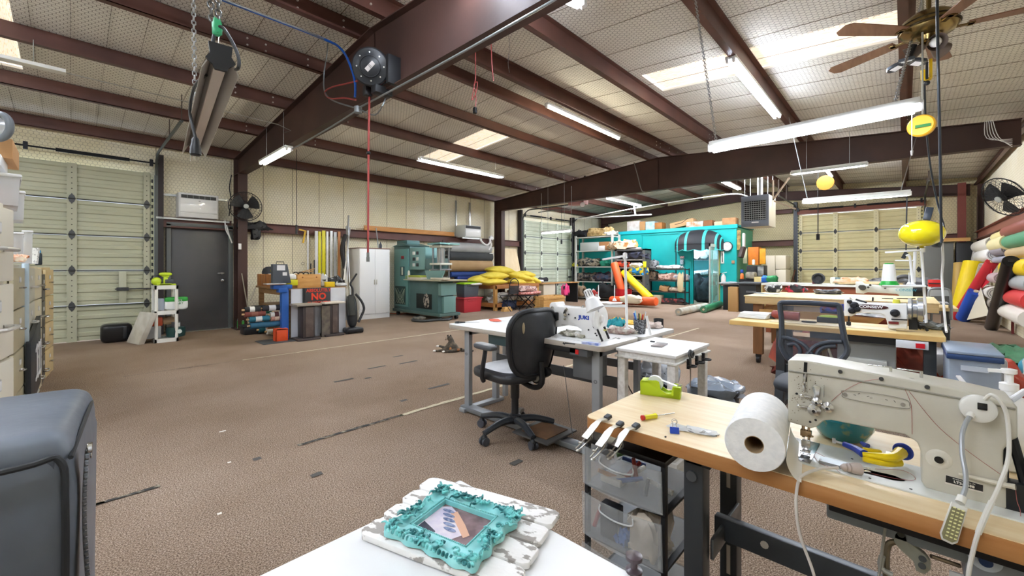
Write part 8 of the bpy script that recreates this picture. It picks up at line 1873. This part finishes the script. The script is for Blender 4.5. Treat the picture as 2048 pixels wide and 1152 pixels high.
MB().tube([kp_(1040,470,4.55),kp_(1180,512,4.5)],.008,6).tube([kp_(1270,440,4.55),kp_(1265,495,4.55)],.006,6).b('top_pin',BLK,cs,w=1);MB().cyl(kp_(1590,520,4.56),kp_(1590,470,4.56),.024,.02,n=14).b('yellow_bobbin',mat('d3cf4a',.4),cs,w=1)
def heap(u,v,z,d_,cl,c2,lb,nm,sd=0,amp=.7,dx=0.0):c=P(u,v,z=z);return crumple((c.x+dx,c.y,z),d_,nm,mat(cl,.7,col2=c2,ns=8,thr=(.48,.55)) if c2 else mat(cl,.7),lb,nm.split('_')[-1],seed=u+sd,amp=amp)
heap(1750,640,TZ,(.25,.5,.05),'dcdde0','9ea2a8','grey and white folded vinyl under the white machine arm','vinyl_fold',dx=.3);heap(1690,634,TZ,(.3,.5,.09),'27409a','7a2c2a','blue and red fabric behind the mesh chair','fabric_fold',dx=.35);heap(1862,658,TZ,(.15,.2,.05),'8b8f8e','3c3f40','grey clips and thread heap at the right end of the desk','clip_heap',amp=1)
for k in range(4):c=P(1522,630-k*2.4,z=TZ);MB().box((4.72+.01*k,P(1522,632,z=TZ).y,TZ+.012+k*.012),(.2,.25,.01),(0,0,.05*k-.1)).solo('paper_stack',mat('eceded',.6),('bottom','second','third','topmost')[k]+' sheet pad of the white stack at the left end of the wood desk','paper')
c=P(1556,640,z=TZ);MB().tube([(c.x+.08,c.y-.16,TZ+.04),(c.x+.08,c.y+.06,TZ+.045)],.04,12).torus((c.x+.08,c.y+.062,TZ+.045),.025,.006,YV,14,5).solo('red_vinyl_roll',mat('8f4038',.5),'dark red rolled vinyl on the wood desk left of the mesh chair','roll');heap(1541,637,TZ,(.08,.1,.03),'33353a',None,'small black item beside the dark red roll','black_item');c=P(1508,636,z=TZ);MB().tube([(c.x,c.y+.12,TZ+.005),(c.x+.02,c.y,TZ+.008),(c.x,c.y-.12,TZ+.005)],.006,6,4).solo('bent_clip',CHR,'thin metal hardware before the white paper stack','clip')
c=P(1656,647,z=TZ);t=thing('green_box','small black box of green pins on the desk seen through the mesh chair','box',(c.x+.1,c.y,TZ));MB().bb(-.05,.05,-.09,.09,0,.05).b('box',BLK,t,bev=.006);MB().ell((0,0,.05),(.045,.08,.02),None,14,8).b('pins',mat('a8c43c',.6),t)
c=P(1618,646,z=TZ);MB().torus((c.x,c.y,TZ+.01),.05,.01,(.1,0,1),14,5).solo('black_coil',BLK,'black coil on the wood desk seen through the mesh chair','coil')
k2=thing('cutting_table','long thick pale wood cutting table on casters behind the wood desk','table',(6.8,.6,0));PW=wood('e6d2a2','dcc48e',(1,14,14))
MB().bb(6.2,7.5,-.26,1.56,.79,.88).b('apron',wood('dcc190','d0b27a',(14,1,14)),k2,w=1,bev=.004);MB().bb(6.19,7.51,-.27,1.57,.881,.895).b('tabletop',PW,k2,w=1,bev=.003)
for x in(6.3,7.35):
    for y in(-.12,1.42):MB().bb(x-.045,x+.045,y-.055,y+.055,.12,.79).b('leg',wood('8a5f38','76502e',(10,10,1)),k2,w=1);MB().cyl((x,y-.02,.05),(x,y+.02,.05),.05,n=16).box((x,y,.1),(.05,.06,.04)).b('caster',BLK,k2,w=1)
MB().bb(6.32,7.33,1.38,1.46,.62,.72).bb(6.25,6.3,-.1,1.4,.62,.72).b('stretcher',PINE,k2,w=1)
c=P(1865,606,z=.895)
heap(1655,588,.895,(.2,.32,.06),'4a4b50','8d8f96','dark grey crumpled cloth on the thick wood cutting table','dark_cloth');heap(1588,586,.895,(.18,.24,.09),'2b2a30','c22f48','black and red hand tool heap at the back edge of the cutting table','tool_heap',dx=.2);heap(1541,586,.895,(.12,.2,.1),'2e3134','d9dada','small white and black tape roll on the cutting table','tape_roll',dx=.2);heap(1527,589,.895,(.2,.3,.01),'e4ecf0','a9bccb','plastic sheets at the left end of the cutting table','plastic_sheet',dx=.2)
for k,u in enumerate((1775,1805,1822,1840)):c=P(u,598,z=.895);MB().box((c.x,c.y,.9),(.03,.1,.01),(0,0,.5*k)).solo('small_tool',mat(('2b2c30','3a2c2c','22332c','2c6b4a')[k],.4),('first','second','third','green last')[k]+' small tool lying right of the middle on the cutting table','tool')
heap(1650,600,.0,(.8,1.6,.5),'b5462c','7a2a20','heap of rust red vinyl under the tables behind the mesh chair','vinyl_heap',dx=1.2) if 0 else crumple((5.6,.35,0),(.9,1.3,.55),'red_vinyl_heap',mat('a8432c',.6,col2='6e2820',ns=4),'heap of rust red vinyl on the floor under the tables','vinyl',seed=66,amp=.7)
t=thing('wooden_stool','light wooden stool legs under the wood desk','stool',(5.1,.75,0))
for y in(.55,.9):MB().bar((5.05,y,0),(5.1,y+.03,.55),.04,.03).b('leg',PINEZ,t,w=1)
MB().bar((5.06,.55,.3),(5.06,.9,.3),.02,.02).b('rung',PINEZ,t,w=1);MB().bb(5.0,5.3,.5,.95,.55,.58).b('seat',PINEZ,t,w=1)
k3=thing('back_table','brown and white work table in front of the yellow sectional door','table',(9.6,1.2,0));MB().bb(9.3,10.2,-.3,2.05,.93,.965).b('tabletop',mat('dfe2dc',.45),k3,w=1);MB().bb(9.35,10.15,-.25,2.0,.62,.93).b('cabinet',wood('8a4a2c','743c24',(8,1,8)),k3,w=1);MB().bb(9.33,9.352,.9,1.8,.72,.78).b('groove',mat('3a1f16',.6),k3,w=1)
for y in(-.2,1.95):MB().bb(9.4,10.1,y-.04,y+.04,0,.62).b('leg',wood('8a4a2c','743c24',(8,1,8)),k3,w=1)
for(u,v0,v1,cl,r,lb,nm) in((1628,546,564,'7a2f3c',.035,'red can at the left of the back table','can'),(1637,544,553,'e9e9e4',.05,'white lidded cup behind the round black speaker','cup'),(1666,546,560,'ece6d4',.05,'cream cup on the back table','cup'),(1674,542,556,'6f8a8c',.05,'blue-grey can on the back table','can'),(1686,543,556,'e2622a',.03,'orange bottle on the back table','bottle')):
    c=P(u,v1,x=9.5);h=P(u,v0,x=9.5).z-c.z;MB().lathe([(r*.95,0),(r,.01),(r,h*.8),(r*.8,h)],(9.55,c.y,.967),ZV,16).solo(nm,mat(cl,.4),lb,nm)
c=P(1636,562,x=9.35);MB().lathe([(.1,0),(.1,.05),(.08,.06),(.04,.02),(0,.02)],(9.42,c.y,1.07),(-1,0,0),24).solo('round_speaker',mat('2a2c30',.5),'round black reflector lamp on the back table','lamp')
for i,(u,v,d_,cl,c2,lb) in enumerate(((1700,560,(.3,.5,.12),'e8a070','efe7d8','orange and cream scraps heap on the back table'),(1690,564,(.2,.2,.1),'8d9094','4b4c50','grey plastic heap on the back table'),(1740,563,(.4,1.0,.06),'d9c49a','b99f74','long tan fabric pile at the right of the back table'),(1808,560,(.3,.9,.12),'3c3e42','8d9094','dark wavy tool behind the white machine top'))):crumple((9.6,P(u,v,x=9.5).y,.967),d_,'scrap_heap',mat(cl,.7,col2=c2,ns=8),lb,'scraps',seed=i+40)
k4=thing('machine_table','plain table carrying the long pale sewing machine behind the cutting table','table',(8.1,.2,0));MB().bb(7.8,8.5,-.5,1.5,.7,.74).b('tabletop',PW,k4,w=1)
for y in(-.4,1.4):MB().bb(7.9,8.4,y-.03,y+.03,0,.7).b('leg',CHL,k4,w=1)
m3=small_machine('sewing_machine','long pale grey sewing machine with a blue lettered box behind the cutting table',8.0,.16,[(1030,228),(1110,225),(1150,262),(1640,300),(1820,305),(1815,520),(1640,520),(1625,410),(1590,395),(1200,372),(1140,392),(1035,386)],C5,1560,530,mat('d5dad6',.35),None,None,.74,None)
kq=lambda a,c,x=7.99:P(1560+a/C5,530+c/C5,x=x)
MB().prism([(kq(1632,305).y,kq(1632,305).z),(kq(1812,310).y,kq(1812,310).z),(kq(1812,425).y,kq(1812,425).z),(kq(1632,420).y,kq(1632,420).z)],(7.96,0,0),YV,ZV,.04).b('control_box',mat('c9dcd8',.35),m3,w=1);text('CONSEW',.05,kq(1720,345,7.955),(0,-1,0),ZV,mat('2f9db5',.4),m3,'brand_lettering',w=1)
for a,c,r in((1130,310,.04),(1105,300,.03),(1205,305,.015),(1232,275,.015),(1435,312,.015)):MB().cyl(kq(a,c),kq(a,c,7.96),r,n=12).b('tension_disc',mat('4a4744',.35,.5),m3,w=1)
MB().lathe([(.1,0),(.11,.03),(.1,.12),(.05,.14)],(8.08,kq(1815,340,8.08).y,kq(1860,340,8.08).z),(0,-1,0),24).b('handwheel',BLK,m3,w=1);MB().tube([kq(1560,200,8.1),kq(1640,165,8.1),kq(1740,160,8.1),kq(1800,195,8.1)],.03,8,4).b('carry_handle',mat('3c3d40',.4),m3,w=1)
t=stand('thread_stand','tall white thread stand at the right end of the middle right desk',4.85,(1853,652),(1843,500),[((1770,505),(1845,500))],0,0)
PX=4.85;S2=mat('eef0f2',.3)
MB().bar(P(1790,521,x=PX+.3),P(1828,521,x=PX+.3),.02,.012).cyl(P(1830,504,x=PX+.3),P(1828,565,x=PX+.3),.011,n=10).cyl(P(1830,502,x=PX),P(1830,502,x=PX+.3),.01,n=8).b('second_arm',S2,t,w=1);MB().bar(P(1762,573,x=PX),P(1848,572,x=PX),.03,.02).bb(PX-.08,PX+.12,P(1852,572,x=PX).y,P(1765,572,x=PX).y,P(1800,572,x=PX).z,P(1800,572,x=PX).z+.008).b('tray',S2,t,w=1);MB().tube([P(1812,512,x=PX),P(1819,512,x=PX),P(1822,535,x=PX),P(1825,568,x=PX)],.009,8,4).b('bent_tube',S2,t,w=1)
for u in(1818,1826):MB().cyl(P(u,566,x=PX),P(u,545,x=PX),.003,n=6).cyl(P(u,569,x=PX),P(u,564,x=PX),.018,.008,n=10).b('spool_pin',S2,t,w=1)
c=P(1778,571,x=PX);t=thing('thread_cone','big white thread cone with a green cap and base on the stand tray','thread cone',c);MB().lathe([(.066,0),(.066,.012),(.05,.04)],(0,0,0),ZV,24).b('base',mat('1fa33c',.35),t);MB().lathe([(.05,.04),(.046,.1),(.038,.18),(.036,.185)],(0,0,0),ZV,24).b('thread',WHT,t);MB().cyl((0,0,.185),(0,0,.193),.03,n=18).b('top_cap',mat('2fae4a',.35),t)
c=P(1843,467,x=4.6);t=thing('balloon','shiny yellow balloon lying on top of the thread stand','balloon',c);MB().ell((0,0,0),(.138,.138,.104),None,36,20).b('skin',mat('e6d81a',.12,coat=.5),t);MB().cyl((.0,-.0,-.116),(0,0,-.1),.02,.006,n=10).b('knot',mat('b5a414',.4),t)
t=MB().tube([P(1884,482,x=4.9),P(1886,520,x=4.9),P(1884,560,x=4.9),P(1890,640,x=4.7),P(1893,664,x=4.5)],.008,8,5).solo('white_conduit',WHT,'white flexible pipe hanging down to the right end of the wood desk','pipe')
HB=mat('22262c',.4)
MB().tube([P(1874,-12,d=2.6),P(1876,120,d=2.7),P(1880,300,d=2.9),P(1882,440,d=3.0),P(1883,486,d=3.0)],.008,8,4).solo('black_cable',HB,'thick black cable hanging straight down at the right from the top edge','cable')
MB().tube([P(1849,162,d=3.4),P(1852,250,d=3.6),P(1862,340,d=3.7),P(1876,410,d=3.7),P(1888,455,d=3.5),P(1884,478,d=3.4),P(1876,492,d=3.4)],.007,8,5).solo('swinging_cable',HB,'curved black cord swinging down past the yellow balloon','cable')
for(u0,v0,u1,v1,d,lb) in((1860,415,1853,440,3.6,'black power strip hanging above the right side of the balloon'),(1884,462,1872,494,3.3,'dark blue-grey power strip hanging in front of the balloon')):MB().bar(P(u0,v0,d=d),P(u1,v1,d=d),.05,.035).solo('power_strip',mat('39424e',.35),lb,'power strip',bev=.006)
t=MB().tube([P(1814,395,x=5.2),P(1813,440,x=5.2),P(1812,505,x=5.2)],.005,6).bar(P(1813,505,x=5.2),P(1806,517,x=5.2),.05,.03).solo('pull_switch',HB,'black pull switch hanging left of the balloon over the thread stand','switch')
fc_=Vc((4.39,-.13,3.04));fn_=thing('ceiling_fan','brass ceiling fan with brown wooden blades at the upper right','ceiling fan',fc_);BR=mat('8a7448',.25,.9);FB=wood('6e4a34','84604a',(1,9,9),.45)
MB().lathe([(.0,.12),(.1,.12),(.15,.08),(.165,.03),(.165,.0),(.14,-.03),(.07,-.05),(.05,-.08),(.06,-.1),(0,-.1)],fc_,ZV,32).cyl(fc_+Vc((0,0,.1)),(fc_.x,fc_.y,3.85),.015).b('motor',BR,fn_,w=1)
MB().torus(fc_+Vc((0,0,.015)),.167,.007,ZV,32,6).torus(fc_+Vc((0,0,.05)),.16,.005,ZV,32,6).b('motor_band',mat('3a2f1c',.3,.8),fn_,w=1)
for k in range(5):
    a=R(72*k+64);d=Vc((math.cos(a),math.sin(a),0));s=Vc((-d.y,d.x,0));pt_=.12;u_=(s*math.cos(pt_)+Vc((0,0,math.sin(pt_))));o_=fc_+Vc((0,0,-.02))
    MB().bar(o_+d*.1,o_+d*.24,.03,.008).bar(o_+d*.22-s*.03,o_+d*.22+s*.03,.03,.008).b('blade_iron',BR,fn_,w=1);MB().prism([(.2,-.05),(.64,-.068),(.68,-.04),(.68,.04),(.64,.068),(.2,.05)],o_+Vc((0,0,.004)),d,u_,.007).b('blade',FB,fn_,w=1)
for k,(a,ln) in enumerate(((R(200),.1),(R(-40),.1),(R(80),.1))):
    d=Vc((math.cos(a),math.sin(a),-.4)).normalized();o_=fc_+Vc((0,0,-.1));MB().lathe([(.02,.02),(.03,.05),(.055,.11),(.06,.13)],o_,d,18,cap=False).b('light_shade',mat('6d5f56',.3),fn_,w=1);MB().ell(o_+d*.1,.035,None,12,8).b('bulb',mat('efece6',.3),fn_,w=1)
lg_=fc_+Vc((-.06,.12,-.22));t=thing('garage_light','three-panel silver LED lamp screwed under the ceiling fan','light',lg_)
for k in range(3):
    a=R(120*k+60);d=Vc((math.cos(a),math.sin(a),-.25)).normalized();s=Vc((-d.y,d.x,0));MB().prism([(.02,-.03),(.05,-.045),(.1,-.045),(.125,-.015),(.125,.015),(.1,.045),(.05,.045),(.02,.03)],lg_,d,s,.02).b('lamp_panel',mat('4a4e55',.3,.5),t,w=1);MB().prism([(.04,-.028),(.095,-.03),(.095,.03),(.04,.028)],lg_-Vc((0,0,.002)),d,s,-.003).b('lens',WHT,t,w=1)
MB().cyl(lg_,lg_+Vc((.02,-.04,.12)),.02).b('socket',BLK,t,w=1)
t=thing('yellow_hanger','yellow cord hanger below the ceiling fan','hanger',P(1855,160,d=3.1));MB().bar(P(1861,118,d=3.1),P(1861,157,d=3.1),.02,.02).bar(P(1846,140,d=3.1),P(1846,160,d=3.1),.025,.02).bar(P(1846,158,d=3.1),P(1861,158,d=3.1),.02,.02).b('body',mat('e3b81e',.35),t,w=1,bev=.003);MB().bar(P(1854,125,d=3.08),P(1854,158,d=3.08),.015,.015).ell(P(1854,166,d=3.1),.018).b('clamp',BLK,t,w=1)
c=P(1845,253,x=4.3);t=thing('yellow_reel','yellow round cord reel with a green handle hanging at the right before the second frame','reel',c);rn=Vc((-.8,.2,0)).normalized();MB().lathe([(.0,0),(.07,0),(.078,.01),(.078,.04),(.07,.05),(0,.05)],c,rn,28).b('drum',mat('e2a81f',.35),t,w=1);MB().bar(c+Vc((-.06,.04,-.01)),c+Vc((-.06,-.04,-.01)),.02,.02).b('grip',mat('2c7a3a',.4),t,w=1);MB().cyl(c+Vc((0,0,.09)),(c.x,c.y,3.68),.006).b('rope',mat('8a8578',.7),t,w=1)

# ================================================================== MESH CHAIR, DRAWERS, RIGHT WALL
q_=P(1625,745,x=3.15);mc=thing('mesh_chair','blue-grey office chair with a mesh back before the middle right desk','chair',(3.3,q_.y,0));FRM=mat('3f4652',.35)
def mcp(u,v,dx=0):return P(u,v,x=3.15+(v-680)*-.0006+dx)
fr_=[mcp(u,v) for u,v in((1560,612),(1562,606),(1572,605),(1620,606),(1660,609),(1676,611),(1680,620),(1684,650),(1690,680),(1695,698),(1690,712),(1675,724),(1655,729),(1620,727),(1585,722),(1572,712),(1562,690),(1563,675),(1563,640))]
MB().tube(fr_,.016,8,4,closed=True).b('back_frame',FRM,mc,w=1)
msh=mat('59606c',.6,alpha=.55);ctr=sum(fr_,Vc())/len(fr_);MB().add([ctr]+fr_,[(0,i+1,(i+1)%len(fr_)+1) for i in range(len(fr_))]).b('mesh',msh,mc,w=1,fix=False)
for pts in(((1564,674),(1590,680),(1610,692),(1625,710),(1636,724)),((1684,684),(1660,684),(1635,690),(1620,702),(1605,722)),((1575,690),(1590,688),(1600,700),(1598,716)),((1672,692),(1650,694),(1636,704),(1632,722))):MB().tube([mcp(u,v,-.01) for u,v in pts],.012,8,4).b('back_strut',FRM,mc,w=1)
yc_=q_.y;MB().ell((3.45,yc_,.47),(.24,.25,.04),None,28,10,.5).b('seat',mat('34383f',.7),mc,w=1,smooth=60);MB().cyl((3.45,yc_,.1),(3.45,yc_,.43),.03).b('gas_column',BLK,mc,w=1);MB().tube([(3.42,yc_,.42),(3.2,yc_,.42),(3.14,yc_,.56),(3.16,yc_,.68)],.022,8,4).b('back_bar',FRM,mc,w=1)
for k in range(5):
    a=R(72*k+10);d=Vc((math.cos(a),math.sin(a),0));o_=Vc((3.45,yc_,0));lg=MB().tube([o_+Vc((0,0,.11)),o_+d*.3+Vc((0,0,.08))],[.028,.018],8).b('base_leg',BLK,mc,w=1);MB().cyl(o_+d*.3+Vc((0,0,.03))-d.cross(ZV)*.02,o_+d*.3+Vc((0,0,.03))+d.cross(ZV)*.02,.03,n=14).b('caster',BLK,lg,w=1)
dc2=thing('drawer_unit','stack of clear plastic drawers with navy frames right of the wood desk','drawer unit',(4.4,-.5,0));NV=mat('2f4a7a',.35);x0,x1,ya,yb=3.95,4.5,P(2010,740,x=3.95).y,P(1893,740,x=3.95).y
zt_=P(1950,712,x=3.95).z
for k in range(3):
    z1_=zt_-.0-k*.28;z0_=z1_-.27;MB().bb(x0+.02,x1,ya+.01,yb-.01,z0_,z1_-.03).b('drawer',mat('b5c4d8',.25,alpha=.75),dc2,w=1,bev=.012);MB().bb(x0,x1,ya,yb,z1_-.035,z1_).b('navy_frame',NV,dc2,w=1,bev=.006);MB().bb(x0+.0,x0+.02,(ya+yb)/2-.06,(ya+yb)/2+.06,z1_-.1,z1_-.07).b('pull',mat('c9d3e0',.3),dc2,w=1)
MB().bb(x0,x1,ya,yb,zt_,zt_+.02).b('lid',mat('8f9fb5',.25),dc2,w=1,bev=.006)
bsolo((5.3,5.75,-.62,-.2,0,.5),'grey_bin',mat('a9adb0',.35,alpha=.85),'grey translucent bin behind the navy drawers','bin',bev=.02);crumple((5.9,-.62,0),(.5,.4,.35),'red_vinyl',mat('a83a26',.6),'red vinyl scrap on the floor behind the grey bin','vinyl',seed=6);t=thing('tool_chest','small red tool chest behind the thread stand','tool chest',P(1870,572,x=8.5));bd_=fx(1857,1884,560,574,8.5,.3);MB().bb(*bd_).b('chest',mat('b3201e',.35),t,w=1,bev=.006);MB().bb(bd_[0]-.01,bd_[0],bd_[2],bd_[3],(bd_[4]+bd_[5])/2-.008,(bd_[4]+bd_[5])/2+.008).b('drawer_gap',BLK,t,w=1)
t=thing('folding_chair','grey metal folding chair behind the cutting table end','chair',(7.6,-.55,0));xk=7.6;MB().tube([P(1858,625,x=xk),P(1858,585,x=xk),P(1868,577,x=xk),P(1893,578,x=xk),P(1901,590,x=xk),P(1903,640,x=xk)],.014,8,4).b('frame',mat('8d9399',.35,.5),t,w=1);MB().add([P(1861,580,x=xk-.01),P(1896,580,x=xk-.01),P(1899,592,x=xk-.01),P(1860,592,x=xk-.01)],[(0,1,2,3)]).b('backrest',mat('a5abb1',.4),t,w=1,fix=False);bd_=fx(1862,1898,606,609,xk,.35);MB().bb(*bd_).b('seat',mat('8d9399',.4),t,w=1)
for u in(1863,1900):MB().cyl(P(u,608,x=xk+.3),(xk+.35,P(u,608,x=xk).y,0),.013).b('leg',mat('8d9399',.35,.5),t,w=1)
def lean(u0,v0,u1,v1,x1,r,cl,lb,**k):
    a=P(u0,v0,z=0);a.z=r*.6
    roll(a,P(u1,v1,x=x1),r,cl,lb,**k)
bsolo((16.2,16.7,-.95,-.35,0,1.95),'metal_locker',mat('6f726f',.45),'dull grey locker standing in the far right corner','locker');bsolo((16.2,16.6,-1.3,-1.0,0,1.95),'dark_locker',mat('26282b',.5),'black tall frame right of the grey locker','rack');MB().bb(16.1,16.15,-1.25,-.3,1.97,2.06).solo('wood_rail',PINE,'orange-brown wood strip on top of the lockers','rail')
lean(1916,634,1921,526,15.9,.13,'b9984f','mustard tan roll leaning left of the yellow one',core='c99a5a');lean(1938,632,1956,487,16.3,.12,'8d857b','clear-wrapped brown roll leaning in the corner behind the yellow roll',c2='c4beb5',rough=.25)
lean(1921,638,1948,524,15.3,.19,'f0d418','wide bright yellow vinyl roll leaning in the right corner');lean(1938,636,1968,530,14.6,.09,'a89c8d','narrow clear-wrapped roll right of the yellow one',c2='d9d4cc',rough=.25)
lean(1913,640,1984,524,13.5,.1,'c32a34','long red vinyl roll leaning across the corner');lean(1926,643,1952,583,13.9,.13,'2450b0','royal blue vinyl roll below the red one',rough=.35)
def sheet(pts,m,lb):pts=[P(u,v,x=x) for u,v,x in pts];n=len(pts);MB().add(pts+[p+Vc((.03,0,0)) for p in pts],[tuple(range(n)),tuple(range(2*n-1,n-1,-1))]+[(i,n+i,n+(i+1)%n,(i+1)%n) for i in range(n)]).solo('loose_vinyl',m,lb,'vinyl')
sheet(((1934,640,14.0),(1962,575,13.8),(1972,610,13.4),(1980,630,13.0)),mat('dcd6c0',.5),'cream vinyl sheet hanging from the blue roll');sheet(((1972,545,13.7),(1984,526,13.5),(1984,560,13.5),(1962,578,13.9)),mat('cf3340',.4),'loose red vinyl flap at the top of the leaning red roll')
lean(1983,660,2022,522,10.4,.1,'121316','shiny black vinyl roll leaning against the right wall racks',rough=.3,core='2a2a2a');crumple((8.9,-1.12,0),(1.9,.4,.12),'green_vinyl',mat('4f8f6a',.5,col2='458060',ns=4),'green vinyl lying along the foot of the right wall','vinyl',seed=7,amp=.6)
rk=thing('roll_rack','maroon pipe racks along the right wall holding vinyl rolls','rack',(7.5,-1.5,0))
for x in(6.4,7.6,8.8,10.0,11.2,12.4):
    MB().bb(x-.04,x+.04,-1.52,-1.49,0,2.1).b('upright',mat('7a2c30',.5),rk,w=1)
for i,(u0,u1,v,r,cl,lb,sp) in enumerate(((1993,2018,471,.1,'e9deA0'.lower(),'pale yellow roll at the top left of the right wall racks',None),(2017,2075,460,.12,'9b544a','dusty rose roll at the top right of the right wall racks',None),(1955,1990,490,.17,'ece8dc','white roll with a dark core end, upper left of the racks','8d8a84'),(1993,2022,487,.17,'efe5b0','cream roll right of the white one',None),(2022,2075,482,.13,'5aa37c','sea green roll on the upper right racks',None),(1962,1993,511,.18,'f0efec','white roll below the white dark-core roll','7a7c80'),(1990,2018,500,.11,'9a95a0','lavender grey roll with a black spiral end','222226'),(2024,2075,506,.1,'cbb084','tan roll on the middle right racks',None),(2018,2078,535,.15,'f2cf16','bright yellow roll on the right racks',None),(1992,2022,519,.07,'a9abb8','thin grey-blue roll in the middle racks','d9b53c'),(2018,2078,563,.14,'a4aaae','grey roll below the bright yellow one',None),(1987,2003,556,.12,'cdb8bc','pale pink roll end beside the black leaning roll','8d7a7e'),(1962,1992,583,.16,'e6e4de','white roll low on the left racks','55575a'),(2015,2078,593,.15,'d83a3c','bright red roll on the lower right racks',None),(2012,2080,626,.19,'efeae0','large ivory roll low on the right racks',None),(1974,1994,605,.13,'9d958b','grey brown roll end low behind the black leaning roll','4d4a48'),(1978,1995,617,.1,'bdb5aa','small beige roll end low behind the black leaning roll','6d6a66'))):
    um=(u0+min(u1,2048))/2;y_=-1.4;a=P(u0,v,y=y_);xb=P(u1,v,y=y_).x
    if u1>2048:xb=max(a.x-2.2,4.9)
    z_=P(um if u1<2048 else 2030,v,y=y_).z
    roll((xb,y_,z_),(a.x,y_,z_),min(r*.92,.145),cl,lb,spiral=sp,grp='vinyl rolls on the right wall racks')
crumple((6.3,-1.1,.0),(1.6,.45,.42),'white_vinyl',mat('f0eee8',.4),'white vinyl sheet draped low on the right wall racks','vinyl',seed=10,amp=.4);roll((5.9,-1.12,.2),(7.3,-1.05,.16),.13,'3fa0bd','turquoise blue roll on the floor at the right edge',spiral='1f4f9a')
for i,(z,x) in enumerate([(z,x) for z in(.55,.9,1.25,1.6) for x in(6.7,7.9,9.1)]):MB().cyl((x,-1.5,z),(x-.02,-1.3,z+.02),.012,n=8).b('arm',mat('d9d6ce',.4),rk,w=1)
cage_fan('wall_fan','black wall fan tilted on the right wall',P(2008,394,y=-1.05),(-.5,.75,-.45),.3,(P(2050,385,y=-1.5).x,-1.53,P(2050,385,y=-1.5).z));bsolo((8.1,8.75,-1.52,-1.38,2.3,2.44),'black_speaker',BLK,'black speaker box on the right wall beam','speaker',bev=.02);bsolo((8.9,9.9,-1.52,-1.4,2.24,2.32),'black_bag',mat('2c2e30',.6),'flat black case lying on the right wall beam','case')
b=MB()
for k in range(5):b.tube([(9.9,-1.0+.02*k,zr(-1)+.01),(9.88,-1.06+.03*k,3.3),(9.9,-1.2,3.12+.03*k)],.005,5,4)
b.solo('white_wires',WHT,'white wires wrapped over the right end of the second frame','wires')
